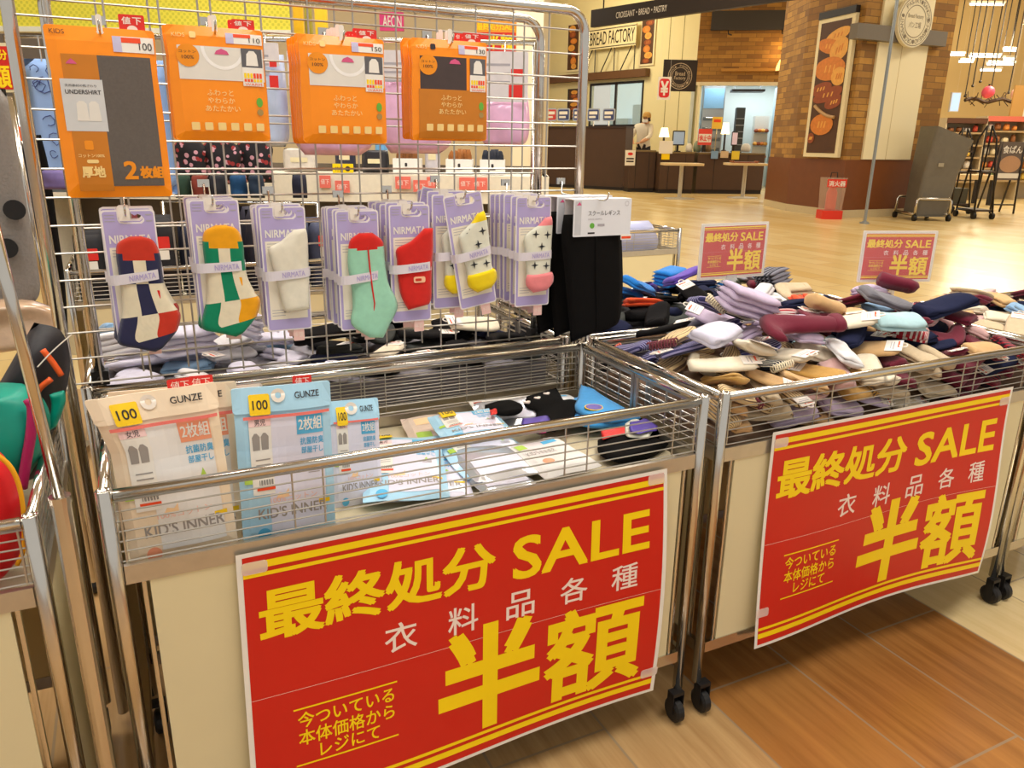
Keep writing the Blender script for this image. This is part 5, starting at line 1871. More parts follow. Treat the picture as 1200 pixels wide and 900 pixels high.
t, w_, h = board('mall_sign', 'bright pink shop sign with white capitals on the wall behind', 'sign', (445, 14, 473, 36), 10.4, mat('sign_magenta', (222, 60, 130), .5), .05)
MB().text('AEON', -w_ * .36, h * .2, w_ * .78, h * .6, y=-.004, heavy=.02).build('lettering', WHITEP, t)
t, w_, h = board('sale_board', 'orange bordered red sale board hanging behind the rightmost orange packs', 'sign', (557, 23, 605, 62), 6.0, mat('board_orange', (238, 150, 30), .5), .012)
q = MB().rect(-w_ * .48, w_ * .48, h * .04, h * .62, -.002, 0)
q.text('最終処分SALE', -w_ * .46, h * .68, w_ * .92, h * .24, y=-.003, m=1, heavy=.02)
q.text('半額', -w_ * .2, h * .1, w_ * .62, h * .46, y=-.003, m=1, heavy=.03)
q.build('lettering', [RED, YEL], t)
t, w_, h = facing('sale_board', 'red sale sign in a pale frame at the far left edge', 'sign', -30, 50, 23, 108, 3.2)
MB().box(-w_ / 2, w_ / 2, 0, .012, 0, h).build('pale_frame', CREAM, t)
q = MB().rect(-w_ * .46, w_ * .40, h * .06, h * .93, -.002, 0)
q.text('半額', -w_ * .42, h * .1, w_ * .78, h * .45, y=-.003, m=1, heavy=.03)
q.text('最終処分', -w_ * .42, h * .66, w_ * .78, h * .2, y=-.003, m=1, heavy=.03)
q.build('lettering', [RED, YEL], t)

# white rack shelf with goods
t, w_, h = facing('display_shelf', 'long white display shelf behind the grid, boxes standing on it', 'shelf', 60, 203, 640, 330, 5.0)
zt_ = h
h0 = t.location.z
MB().box(-w_ / 2, w_ / 2, 0, .45, h - .03, h).build('shelf_board', mat('shelf_white', (222, 212, 192), .5), t)
MB().box(-w_ / 2, w_ / 2, -.012, .0, h - .17, h).build('shelf_front', mat('shelf_front_cream', (226, 216, 194), .5), t)
MB().box(-w_ / 2, w_ / 2, .43, .46, -h0, h + .05).build('back_panel', mat('shelf_back_dark', (96, 84, 70), .6), t)
MB().box(-w_ / 2, w_ / 2, .0, .45, -h0, -h0 + .5).build('plinth', mat('shelf_plinth', (186, 172, 140), .6), t)
for s_ in (-1, 1):
    MB().box(s_ * (w_ / 2 - .02) - .015, s_ * (w_ / 2 - .02) + .015, 0, .45, -h0, h).build('side_panel', mat('shelf_white', (0, 0, 0)), t)
SHZ = h0 + h


def on_shelf(x, d=5.05):
    p = atd(x, 200, d)
    return Vector((p.x, p.y, SHZ + .001))


BOXW = mat('shoe_box_white', (228, 224, 216), .5, var=.03)
for x, w_, fc, lb in ((476, .17, (134, 84, 44), 'white box of fluffy brown goods, leftmost of three on the shelf behind'), (538, .17, (150, 92, 44), 'white box of fluffy brown goods, middle one on the shelf behind'), (577, .16, (44, 46, 56), 'white box of dark caps, rightmost on the shelf behind')):
    t = thing('goods_box', lb, 'box', on_shelf(x, 5.12), -CAM_YAW)
    b = MB()
    b.box(-w_ / 2, w_ / 2, 0, .004, 0, .095).box(-w_ / 2, w_ / 2, .176, .18, 0, .095).box(-w_ / 2, -w_ / 2 + .004, .004, .176, 0, .095).box(w_ / 2 - .004, w_ / 2, .004, .176, 0, .095).box(-w_ / 2, w_ / 2, 0, .18, 0, .003)
    b.build('open_box', BOXW, t)
    MB().slab(rrect(-.008, .008, .045, .068, .005), -.002, -.001).slab(rrect(-.02, .02, .030, .036, .002), -.002, -.001).build('box_print', INK, t)
    rnd = random.Random(int(x))
    fm = mat('goods_%d' % x, fc, .95, var=.45, scale=60, bump=.8)
    for i in range(5):
        cx, cy = -w_ / 2 + .02 + (w_ - .04) * (i + .5) / 5, .05 + .08 * rnd.random()
        MB().lathe([(0, .04), (.018, .045), (.024, .07), (.022, .115), (.012, .145 + rnd.uniform(-.01, .015)), (0, .15)], cx, cy, 0, 10).build('fluffy_item' if x < 570 else 'dark_cap', fm, t, smooth=True)
for x0, x1, dz, lb in ((463, 481, 0, 'first from the left'), (484, 500, -.02, 'second from the left, hanging lower'), (500, 511, 0, 'third from the left'), (538, 553, 0, 'fourth from the left'), (553, 571, 0, 'rightmost'), (374, 387, 0, 'left of the yellow card'), (392, 409, -.03, 'below the yellow card')):
    p0, p1 = atd(x0, 205, 4.97), atd(x1, 205, 4.97)
    w_ = (p1 - p0).length
    t = thing('shelf_tag', 'pale red tag on the shelf front behind the grid, ' + lb, 'tag', ((p0.x + p1.x) / 2, (p0.y + p1.y) / 2, SHZ - .085 + dz), -CAM_YAW)
    MB().slab(rrect(-w_ / 2, w_ / 2, 0, .075, .003), -.002, .004).build('tag_sheet', mat('tag_faded_red', (228, 112, 96), .5), t)
    MB().text('値下', -w_ * .38, .022, w_ * .76, .032, y=-.003).build('lettering', CREASE, t)
for (x0, y0, x1, y1, cc, lb) in ((424, 176, 456, 203, (34, 30, 34), 'black pouch standing on the shelf behind, left of the first box'), (332, 174, 372, 203, (206, 196, 184), 'white carton standing on the shelf behind the grid'), (393, 168, 417, 186, (40, 40, 60), 'navy pouch standing behind the yellow card'), (498, 166, 516, 203, (196, 190, 196), 'pale grey carton between the brown boxes'), (440, 166, 455, 178, (110, 170, 214), 'light blue pouch standing behind the black pouch')):
    d = 5.2 if y0 > 170 else 5.33
    p0, p1 = atd(x0, 190, d), atd(x1, 190, d)
    w_ = (p1 - p0).length
    hh = atd((x0 + x1) / 2, y0, d).z - SHZ
    t = thing('goods_pouch', lb, 'packet', ((p0.x + p1.x) / 2, (p0.y + p1.y) / 2, SHZ + .001), -CAM_YAW)
    MB().puff([((-w_ * .48, 0), (w_ * .48, 0)), ((-w_ * .5, hh * .3), (w_ * .5, hh * .3)), ((-w_ * .49, hh * .8), (w_ * .49, hh * .8)), ((-w_ * .44, hh), (w_ * .44, hh))], .06, 8, 10, taper=(.03, .12)).build('pouch_body', mat('pouch_%d' % x0, cc, .5, var=.2, scale=30, coat=.3), t, smooth=True, fix=True)
    MB().slab(rrect(-w_ * .25, w_ * .25, hh * .42, hh * .62, .004), -.034, -.031).build('pouch_label', CREAM, t)
t = thing('price_card', 'yellow price card clipped over the shelf behind the grid', 'sign', on_shelf(402, 5.0), -CAM_YAW)
MB().slab(rrect(-.065, .065, 0, .06, .003), 0, .003, 0).text('特価', -.05, .012, .05, .03, y=-.001, m=1).disc(.03, .03, .016, -.001, 1, 14).build('card', [YEL, INK], t)

# pale blue printed cloth hung behind the leftmost pack
t, w_, h = facing('printed_cloth', 'pale blue cloth with dark line drawings behind the tall orange pack', 'cloth', 49, 70, 209, 226, 3.24)
MB().puff([((-w_ / 2, 0), (w_ / 2, 0)), ((-w_ / 2, h * .5), (w_ / 2, h * .5)), ((-w_ / 2, h), (w_ / 2, h))], .03, 10, 14, taper=(.03, .03), wave=.003).build('cloth', mat('cloth_sky', (142, 172, 220), .7, var=.08, scale=6), t, smooth=True, fix=True)
zr_ = atd(562, 62, 3.15).z + .05 - t.location.z
for sx in (-.35, .35):
    MB().tube([(w_ * sx, 0, h - .01), (w_ * sx, .0, zr_)], .003, 6).build('hanger', CHROME, t)
rnd = random.Random(3)
q = MB()
for i in range(44):
    cx, cz = rnd.uniform(-.46, .46) * w_, rnd.uniform(.05, .95) * h
    pts = []
    a0, r0 = rnd.uniform(0, 6), rnd.uniform(.012, .034)
    for k in range(9):
        a = a0 + k * rnd.uniform(.5, .8)
        pts.append((cx + r0 * math.cos(a) * (1 + .3 * math.sin(k)), -.0155, cz + r0 * math.sin(a)))
    q.tube(pts, .0018, 4)
o = q.build('line_drawings', mat('line_navy', (52, 64, 120), .7), t)
o['kind'] = 'stuff'
t, w_, h = facing('folded_blanket', 'folded violet and red patterned bundle under the pale blue cloth', 'cloth', 52, 198, 84, 222, 2.75)
MB().puff([((-w_ / 2, 0), (w_ / 2, 0)), ((-w_ * .5, h * .5), (w_ * .55, h * .5)), ((-w_ * .42, h), (w_ * .4, h))], .08, 8, 10, wave=.004).build('bundle', mat('bundle_violet', (108, 92, 142), .8, var=.5, scale=18), t, smooth=True, fix=True)

# pink bagged blankets with white header cards
FLUFF = mat('blanket_pink', (222, 172, 204), .7, var=.22, scale=20, bump=.6, coat=.5)
FLUFB = mat('blanket_pale_blue', (182, 196, 222), .7, var=.2, scale=20, bump=.6, coat=.5)
for i, (x0, y0, x1, y1, hd, m_, lb) in enumerate(((562, 112, 620, 172, 62, FLUFF, 'pink bagged blanket with a white header card, right of the orange packs'), (446, 84, 532, 180, 60, FLUFF, 'pink bagged blanket behind the rightmost orange packs'), (344, 90, 440, 182, 60, FLUFF, 'pink bagged blanket behind the thick stack of orange packs'), (308, 64, 341, 172, 50, FLUFB, 'pale blue bagged blanket between two orange pack stacks'))):
    t, w_, h = facing('bagged_blanket', lb, 'blanket', x0, y0, x1, y1, 3.15 + .02 * i)
    MB().puff([((-w_ * .36, 0), (w_ * .30, 0)), ((-w_ * .48, h * .18), (w_ * .46, h * .14)), ((-w_ * .5, h * .5), (w_ * .5, h * .5)), ((-w_ * .46, h), (w_ * .46, h))], .12, 10, 16, wave=.008, seed=i, taper=(.25, .2)).build('bagged_body', m_, t, smooth=True, fix=True)
    hh = atd(x0, hd, 3.15).z - t.location.z
    q = MB().slab(rrect(-w_ * .45, w_ * .45, h * .86, hh, .006), -.062, -.058, 0)
    for k in range(3):
        q.rect(-w_ * .38, w_ * .1, hh - .05 - .03 * k, hh - .042 - .03 * k, -.0625, 1)
    q.rect(w_ * .12, w_ * .36, hh - .085, hh - .06, -.0627, 2); q.rect(w_ * .08, w_ * .38, hh - .16, hh - .115, -.0627, 2)
    q.build('header_card', [mat('header_white', (222, 214, 214), .5), FINE, TAGRED], t)
    MB().tube([(0, -.06, hh), (0, -.05, hh + .03), (0, .06, hh + .05)], .003, 6).build('hanger', CHROME, t)

def cords(t, xs, z, top=8.5):
    """thin cords by which a hung thing hangs from the ceiling"""
    for x in xs:
        MB().tube([(x, .004, z), (x, .004, top - t.location.z)], .002, 4).build('cord', HANGW, t)


for o in list(COL.objects):
    if o.name.startswith(('hanging_banner', 'hanging_strip')):
        hh = max(v.co.z for v in o.children[0].data.vertices)
        ww = max(v.co.x for v in o.children[0].data.vertices)
        cords(o, (-ww * .9, ww * .9), hh)
    elif o.name.startswith('sale_board') and o.location.length > 4:
        hh = max(v.co.z for v in o.children[0].data.vertices)
        cords(o, (-.1, .1), hh)

# rail that carries the bagged blankets, the printed cloth and the trousers
t, w_, h = facing('garment_rack', 'chrome garment rack carrying bagged blankets behind the grid', 'rack', 8, 40, 628, 46, 3.26)
z_ = atd(562, 62, 3.15).z + .05 - t.location.z
MB().tube([(-w_ / 2, 0, z_), (w_ / 2, 0, z_)], .010, 10).build('rail', CHROME, t, smooth=True)
for s_ in (-1, 1):
    MB().tube([(s_ * w_ / 2, 0, z_), (s_ * w_ / 2, 0, -t.location.z)], .012, 10).build('upright', CHROME, t, smooth=True)
    MB().box(s_ * w_ / 2 - .02, s_ * w_ / 2 + .02, -.25, .25, -t.location.z, -t.location.z + .03).build('foot', CHROME, t)

# dark floral garments and goods
FLOR = NT('floral_print')
_tc = FLOR.n('TexCoord'); _v = FLOR.n('TexVoronoi', i_Scale=26.0); FLOR.l(_tc.outputs['Object'], _v.inputs['Vector'])
_nz = FLOR.n('TexNoise', i_Scale=9.0); FLOR.l(_tc.outputs['Object'], _nz.inputs['Vector'])
_f = FLOR.math('LESS_THAN', _v.outputs['Distance'], .36)
_c1 = FLOR.mix(FLOR.math('GREATER_THAN', _nz.outputs[0], .52), lin((206, 150, 160)), lin((150, 44, 44)))
FLOR.l(FLOR.mix(_f, lin((26, 20, 24)), _c1), FLOR.b.inputs['Base Color'])
FLOR.b.inputs['Roughness'].default_value = .85
for i, (x0, y0, x1, y1, lb) in enumerate(((207, 160, 244, 212, 'dark red flowered top hanging behind the size 110 packs, left one'), (238, 162, 286, 216, 'black flowered top hanging behind the size 110 packs, middle one'), (280, 158, 322, 214, 'black and pink flowered top hanging behind the size 110 packs, right one'))):
    t, w_, h = facing('flowered_shirt', lb, 'clothing', x0, y0, x1, y1, 4.5 + .06 * i)
    MB().puff([((-w_ * .48, 0), (w_ * .48, 0)), ((-w_ * .46, h * .45), (w_ * .46, h * .45)), ((-w_ * .5, h * .75), (w_ * .5, h * .75)), ((-w_ * .2, h), (w_ * .2, h))], .05, 10, 14, wave=.008, seed=i, taper=(.03, .1)).build('garment', FLOR.m, t, smooth=True, fix=True)
    MB().tube([(0, 0, h), (0, 0, h + .05), (.015, 0, h + .065)], .003, 6).build('hanger', CHROME, t)
for i, (x0, x1, cc, lb) in enumerate(((205, 226, (36, 60, 44), 'dark green'), (226, 246, (120, 48, 34), 'rust'), (246, 268, (34, 34, 40), 'black'), (270, 292, (16, 62, 100), 'blue'), (292, 312, (24, 40, 58), 'dark blue'), (342, 362, (28, 28, 48), 'navy'))):
    t, w_, h = facing('folded_garment', f'{lb} folded garment in the row under the flowered tops', 'clothing', x0, 204, x1, 232, 4.3)
    MB().puff([((-w_ * .42, 0), (w_ * .42, 0)), ((-w_ * .44, h * .5), (w_ * .44, h * .5)), ((-w_ * .38, h), (w_ * .38, h))], .10, 8, 10, wave=.006, seed=i).build('garment', mat('garment_' + lb.replace(' ', '_'), cc, .85, var=.3, scale=24, bump=.4), t, smooth=True, fix=True)
t, w_, h = facing('garment_rail', 'chrome rail bar carrying the row of folded garments behind the grid', 'rail', 190, 232, 372, 236, 4.3)
MB().tube([(-w_ / 2, 0, -.006), (w_ / 2, 0, -.006)], .008, 8).build('bar', CHROME, t, smooth=True)
for s_ in (-1, 1):
    MB().tube([(s_ * w_ / 2, 0, -.006), (s_ * w_ / 2, 0, -t.location.z)], .012, 8).build('upright', CHROME, t, smooth=True)
# fluffy white bundle at the far left
t, w_, h = facing('fleece_bundle', 'fluffy white fleece bundle at the far left under the red sign', 'clothing', -20, 124, 62, 152, 3.6)
MB().puff([((-w_ * .5, 0), (w_ * .5, 0)), ((-w_ * .5, h * .5), (w_ * .48, h * .5)), ((-w_ * .44, h), (w_ * .4, h))], .16, 10, 12, wave=.014).build('bundle', mat('fleece_white', (226, 206, 184), .95, var=.2, scale=30, bump=.9), t, smooth=True, fix=True)
t, w_, h = facing('wall_shelf', 'dark shelf back at the far left behind the red sign', 'shelf', -60, 40, 140, 126, 5.0)
MB().box(-w_ / 2, w_ / 2, 0, .05, 0, h).build('panel', mat('shelf_back_dark', (0, 0, 0)), t)
MB().box(-w_ / 2, w_ / 2, -.3, 0, -.02, 0).build('ledge', mat('ledge_tan', (170, 140, 84), .6), t)

# goods in the pale wagon behind: folded dark clothes with red tags, white hanging socks
for i in range(16):
    x = -.165 + (i % 8) * .142
    y = 3.80 + (i // 8) * .20
    cc, cw = [((30, 28, 32), 'black'), ((40, 44, 66), 'navy'), ((64, 60, 62), 'charcoal'), ((110, 30, 34), 'dark red'), ((26, 24, 26), 'jet black'), ((70, 74, 96), 'slate blue'), ((36, 32, 34), 'soft black'), ((44, 40, 52), 'plum black')][(i * 3) % 8]
    row = 'front' if i < 8 else 'back'
    t = thing('folded_trousers', f'{cw} folded trousers in the {row} row of the pale wagon behind the hanging socks', 'clothing', (x, y, .702))
    hh = .30 + .03 * ((i * 7) % 4)
    MB().puff([((-.062, 0), (.062, 0)), ((-.065, hh * .5), (.064, hh * .5)), ((-.060, hh), (.058, hh))], .13, 8, 12, wave=.004, seed=i, taper=(.03, .2)).build('folded_cloth', mat('trousers_' + cw.replace(' ', '_'), cc, .85, var=.25, scale=30, bump=.4), t, smooth=True, fix=True)
    q = MB().slab(rrect(-.03, .03, hh * .66, hh * .66 + .05, .004), -.070, -.067, 0).slab(rrect(-.024, .024, hh * .66 - .05, hh * .66 - .004, .003), -.070, -.067, 1)
    q.build('reduction_tag', [TAGRED, WHITEP], t)
# the far wagon out on the walkway
a, b = atz(722, 267, .867), atz(789, 267, .867)
fw_ = wagon('small chrome wagon with a pale lavender bundle, standing far out on the walkway', a.x - .30, a.x + .42, a.y - .15, a.y + .30)
t = thing('garment_bundle', 'pale lavender folded bundle inside the far wagon on the walkway', 'clothing', (a.x + .10, a.y + .05, .702))
MB().puff([((-.26, 0), (.26, 0)), ((-.27, .08), (.27, .08)), ((-.2, .2), (.2, .2))], .30, 10, 12, wave=.01).build('bundle', mat('bundle_lavender', (176, 180, 214), .7, var=.1, scale=12, coat=.3), t, smooth=True, fix=True)
MB().slab(rrect(-.2, -.1, .16, .19, .005), -.12, -.11).build('green_tag', GREENP, t)
# ================================================================== bakery and shop across the walkway
class Pl:
    """upright plane through two ground points; pixels are read onto it as (along, height)"""
    def __init__(s, P0, P1):
        s.o = Vector((P0.x, P0.y, 0)); s.d = (Vector((P1.x, P1.y, 0)) - s.o).normalized(); s.n = Vector((-s.d.y, s.d.x, 0)); s.rz = math.atan2(s.d.y, s.d.x)

    def at(s, px, py, off=0.0):
        r_ = ray(px, py)
        k = ((s.o + s.n * off) - CP).dot(s.n) / r_.dot(s.n)
        p = CP + r_ * k
        return (p - s.o).dot(s.d), p.z

    def w(s, a, z, off=0.0):
        q = s.o + s.d * a + s.n * off
        return Vector((q.x, q.y, z))

    def thing(s, name, label, cat, x0, y0, x1, y1, off=0.0, group=None):
        a0, zb = s.at(x0, y1, off); a1, zt = s.at(x1, y0, off)
        zb2 = s.at(x1, y1, off)[1]; zt2 = s.at(x0, y0, off)[1]
        zb, zt = (zb + zb2) / 2, (zt + zt2) / 2
        t = thing(name, label, cat, s.w((a0 + a1) / 2, zb, off), s.rz, group)
        return t, a1 - a0, zt - zb


def brick_mat(name, c1, c2, mort, bw, bh):
    k = NT(name)
    tc = k.n('TexCoord')
    sp = k.n('SeparateXYZ'); k.l(tc.outputs['Object'], sp.inputs[0])
    cb = k.n('CombineXYZ')
    k.l(k.math('ADD', sp.outputs[0], k.math('MULTIPLY', sp.outputs[1], .999)), cb.inputs[0]); k.l(sp.outputs[2], cb.inputs[1])
    br = k.n('TexBrick'); k.l(cb.outputs[0], br.inputs['Vector'])
    for n_, v in (('Scale', 1.0), ('Mortar Size', .006), ('Brick Width', bw), ('Row Height', bh), ('Bias', -.1)):
        br.inputs[n_].default_value = v
    br.inputs['Color1'].default_value = (*lin(c1), 1); br.inputs['Color2'].default_value = (*lin(c2), 1); br.inputs['Mortar'].default_value = (*lin(mort), 1)
    nz = k.n('TexNoise', i_Scale=9.0, i_Detail=4.0); k.l(tc.outputs['Object'], nz.inputs['Vector'])
    k.l(k.mix(k.math('MULTIPLY', nz.outputs[0], .5), br.outputs['Color'], lin((120, 78, 34))), k.b.inputs['Base Color'])
    b = k.n('Bump', i_Strength=.5, i_Distance=.01); k.l(br.outputs['Fac'], b.inputs['Height']); b.invert = True
    k.l(b.outputs[0], k.b.inputs['Normal'])
    k.b.inputs['Roughness'].default_value = .75
    return k.m


BRICK = brick_mat('brick_ochre', (138, 98, 50), (202, 152, 72), (112, 86, 52), .46, .125)
WALLC = mat('bakery_wall_cream', (236, 224, 176), .7, var=.03, scale=1.5)
DKB = mat('counter_dark_brown', (76, 54, 40), .45, var=.1, scale=5)
DKB2 = mat('ledge_brown', (104, 70, 40), .5, var=.1)
SGNB = mat('sign_black_brown', (46, 36, 30), .5, var=.08)
WAIN = mat('wainscot_brown', (118, 66, 28), .45, var=.12, scale=6)
BREAD1 = mat('bread_orange', (214, 128, 48), .6, var=.25, scale=14)
BREAD2 = mat('bread_dark', (150, 74, 36), .6, var=.3, scale=14)
BREAD3 = mat('bread_gold', (232, 168, 76), .6, var=.2, scale=14)
PICB = mat('picture_brown', (84, 52, 28), .6, var=.2, scale=8)
FRM = mat('frame_cream', (236, 222, 182), .5)
DARKM = mat('dark_metal', (44, 38, 36), .45, .3)
STEEL = mat('steel_grey', (150, 156, 160), .35, .6)

H7 = 8.5
# --- left bakery wall with its long ledge
BW = Pl(atd(600, 92, 35.0), atd(762, 80, 29.0))
L0, L1 = -1.0, BW.at(818, 100)[0]


def wall_seg(name, m, pl, a0, a1, z0, z1, th=.2, off=0.0):
    o = MB().box(a0, a1, off, off + th, z0, z1).build(name, m)
    o.location = pl.o; o.rotation_euler = (0, 0, pl.rz)
    return struct(o)


wa, wz0 = BW.at(690, 148); wb, wz1 = BW.at(755, 95)
wall_seg('wall_bakery_left', WALLC, BW, L0, wa, 0, H7)
wall_seg('wall_bakery_middle', WALLC, BW, wb, L1, 0, H7)
wall_seg('wall_bakery_over_window', WALLC, BW, wa, wb, wz1, H7)
wall_seg('wall_bakery_under_window', WALLC, BW, wa, wb, 0, wz0)
wn = thing('window_1', '-', '-', BW.w((wa + wb) / 2, wz0), BW.rz)
del wn['label'], wn['category']; struct(wn)
ww, wh = wb - wa, wz1 - wz0
fr = MB().box(-ww / 2, ww / 2, -.03, .05, -.03, .05).box(-ww / 2, ww / 2, -.03, .05, wh - .05, wh + .03).box(-ww / 2, -ww / 2 + .06, -.03, .05, 0, wh).box(ww / 2 - .06, ww / 2, -.03, .05, 0, wh).box(-.04, .04, -.03, .05, 0, wh)
fr.build('window_frame', DARKM, wn)
MB().box(-ww / 2, ww / 2, .0, .012, 0, wh).build('pane', mat('pane_glass', (220, 236, 240), .08, alpha=.25, var=0), wn)
# room seen through the window; its light is put in as glowing surfaces
MB().box(-ww / 2 - .3, ww / 2 + .3, 1.4, 1.45, -.6, wh + .4).build('room_back', mat('lit_room_pale_blue', (196, 222, 228), .7, var=.06, scale=1.2, emit=.8), wn)
MB().box(.05, ww / 2 - .1, .9, 1.2, -.2, wh * .52).box(-ww * .42, -.15, .9, 1.1, .0, wh * .2).build('room_equipment', mat('room_blue_grey', (150, 186, 204), .5, emit=.12), wn)
# ledge
a0 = BW.at(640, 92)[0]; a1, zl = BW.at(762, 84)
wall_seg('trim_1', DKB2, BW, L0, a1, zl - .16, zl + .10, .25, -.25)
# wall panel joints
for i, px in enumerate((784, 800)):
    a, z = BW.at(px, 60)
    wall_seg('trim_%d' % (i + 2), mat('joint_olive', (150, 136, 84), .6), BW, a - .012, a + .012, 0, H7, .01, -.006)


def picture(t, w_, h, seed, frame=FRM, back=PICB, n=7):
    MB().box(-w_ / 2, w_ / 2, -.03, .0, 0, h).build('frame', frame, t)
    MB().box(-w_ * .40, w_ * .40, -.036, -.03, h * .04, h * .96).build('picture_ground', back, t)
    rnd = random.Random(seed)
    for i in range(n):
        cz = h * (.90 - .82 * i / (n - 1)); cx = w_ * rnd.uniform(-.12, .12)
        rw, rh = w_ * rnd.uniform(.20, .27), h * rnd.uniform(.055, .085)
        cz = min(max(cz, h * .05 + rh), h * .95 - rh)
        q = MB().disc(cx, cz, rw, -.037 - .0006 * i, 0, 18, rh)
        for k in (-1, 0, 1):
            q.poly([(cx + rw * .3 * k - rw * .08, cz - rh * .5), (cx + rw * .3 * k + rw * .02, cz - rh * .5), (cx + rw * .3 * k + rw * .14, cz + rh * .5), (cx + rw * .3 * k + rw * .04, cz + rh * .5)], -.0374 - .0006 * i, 1)
        q.build('printed_loaf', [(BREAD1, BREAD3, BREAD2)[(i + seed) % 3], (BREAD3, BREAD1, BREAD1)[(i + seed) % 3]], t)


for x0, y0, x1, y1, sd, lb in ((664, 27, 681, 84, 1, 'narrow bread picture on the bakery wall, left of the lettered sign'), (749, 21, 770, 77, 2, 'narrow bread picture on the bakery wall, right of the lettered sign'), (665, 104, 684, 140, 4, 'dark framed bread picture under the ledge of the bakery wall')):
    t, w_, h = BW.thing('bread_picture', lb, 'picture', x0, y0, x1, y1, -.02)
    picture(t, w_, h, sd, FRM if sd != 4 else DARKM)
t, w_, h = BW.thing('wall_lettering', 'cream wall sign with dark capitals above the bakery ledge', 'sign', 690, 31, 746, 56, -.3)
MB().box(-w_ / 2, w_ / 2, 0, .03, 0, h).build('plate', mat('sign_plate_cream', (226, 212, 168), .6), t)
q = MB().text('BREAD FACTORY', -w_ * .47, h * .2, w_ * .94, h * .62, y=-.01, heavy=.01)
q.rect(-w_ / 2, w_ / 2, h * .06, h * .1, -.006); q.rect(-w_ / 2, w_ / 2, h * .9, h * .94, -.006)
q.build('lettering', SGNB, t)
zz = zl + .10 - t.location.z
for k in (-.42, 0, .42):
    MB().tube([(w_ * k, .015, 0), (w_ * k - .5, .02, zz)], .02, 5).build('strut', DARKM, t)
    MB().tube([(w_ * k + .15, .015, 0), (w_ * k + .15, .02, zz)], .02, 5).build('strut', DARKM, t)

# --- long dark sign board running out over the walkway
p0 = atd(692, 32, 18.0)
k_ = ray(900, 3)
p1 = CP + k_ * ((p0.z - CAM_H) / k_.z) if k_.z > 1e-3 else atd(900, 3, 15)
SB = Pl(p0, atd(850, 10, (p0.z - CAM_H) / ((ray(850, 10).z) / ray(850, 10).dot(HF))))
t = thing('shop_sign', 'long black overhead sign board with white capitals, above the bakery', 'sign', (p0.x, p0.y, p0.z), SB.rz)
SL = 6.5
sh = SB.at(692, 12)[1] - p0.z
MB().box(0, SL, 0, .12, 0, sh).build('board', SGNB, t)
ta, tz = SB.at(722, 21); tb, tz2 = SB.at(782, 6)
MB().text('CROISSANT・BREAD・PASTRY', ta, sh * .30, tb - ta, sh * .34, y=-.006, heavy=.012).build('lettering', WHITEP, t)
for x in (.3, 3.2, 6.2):
    MB().tube([(x, .06, sh), (x, .06, H7 - p0.z)], .015, 6).build('hanger_rod', DARKM, t)

# --- brick front over the kitchen opening
KF = Pl(atd(815, 180, 27.2), atd(945, 180, 26.6))
ka, kz = KF.at(815, 96); kb, _ = KF.at(960, 96)
o = wall_seg('wall_bakery_brick', BRICK, KF, ka, kb, kz, H7, .3)
a, z = KF.at(845, 82)
wall_seg('trim_4', mat('ledge_ochre', (182, 132, 62), .5), KF, a, kb, z - .05, z + .03, .2, -.2)
wall_seg('trim_5', mat('opening_lintel_cream', (232, 220, 190), .6), KF, ka, kb, kz - .10, kz, .3, 0)
t, w_, h = KF.thing('shop_sign', 'dark blank sign board on the ochre brick over the kitchen opening', 'sign', 833, 12, 941, 35, -.12)
MB().box(-w_ / 2, w_ / 2, 0, .11, 0, h).build('board', mat('sign_slate', (58, 56, 58), .5, var=.1), t)
for s_ in (-.3, .3):
    MB().tube([(w_ * s_, .05, 0), (w_ * s_, -.05, -.12), (w_ * s_ + .1, -.12, -.16)], .02, 6).build('bracket', DARKM, t)
t, w_, h = KF.thing('wall_lamp', 'glowing amber lamp on the brick wall beside the pillar', 'lamp', 909, 70, 921, 83, -.25)
MB().lathe([(.05, h), (.14, h * .35), (.15, 0), (.13, 0), (.04, h * .9)], 0, 0, 0, 14).build('lamp_shade', mat('shade_amber', (255, 214, 140), .5, emit=1.2), t)
MB().tube([(0, 0, h), (0, .05, h + .25), (0, .25, h + .3)], .015, 6).build('arm', DARKM, t)
l = bpy.data.lights.new('wall_lamp_light', 'POINT'); l.energy = 24; l.color = (1, .62, .22); l.shadow_soft_size = .1
lo_ = bpy.data.objects.new('wall_lamp_light', l); COL.objects.link(lo_); lo_.location = KF.w(*[KF.at(918, 62, -.4)[0], KF.at(918, 62, -.4)[1]], -.4)
# kitchen room
kw = kb - ka
wall_seg('wall_kitchen_back', mat('kitchen_wall_pale', (206, 216, 214), .6, var=.04, scale=2), KF, ka - .6, kb + .6, 0, kz + .6, .1, 3.4)
wall_seg('wall_kitchen_left', mat('kitchen_wall_pale', (0, 0, 0)), KF, ka - .1, ka, 0, kz, 3.4, 0)
wall_seg('wall_kitchen_right', mat('kitchen_wall_pale', (0, 0, 0)), KF, kb, kb + .1, 0, kz + .6, 3.3, .1)
wall_seg('ceiling_kitchen', mat('kitchen_wall_pale', (0, 0, 0)), KF, ka - .1, kb + .1, kz + .3, kz + .4, 3.3, .1)
c_ = KF.w((ka + kb) / 2, kz + .2, 1.6)
area('kitchen_lamp_light', c_, kw * .8, 1.6, 150, (.92, .97, 1.0), rz=KF.rz)


def box_thing(pl, name, label, cat, x0, y0, x1, y1, off, dep, m, part='body', base0=True):
    t, w_, h = pl.thing(name, label, cat, x0, y0, x1, y1, off)
    if base0:
        h += t.location.z
        t.location.z = 0
    MB().box(-w_ / 2, w_ / 2, 0, dep, 0, h).build(part, m, t)
    return t, w_, h


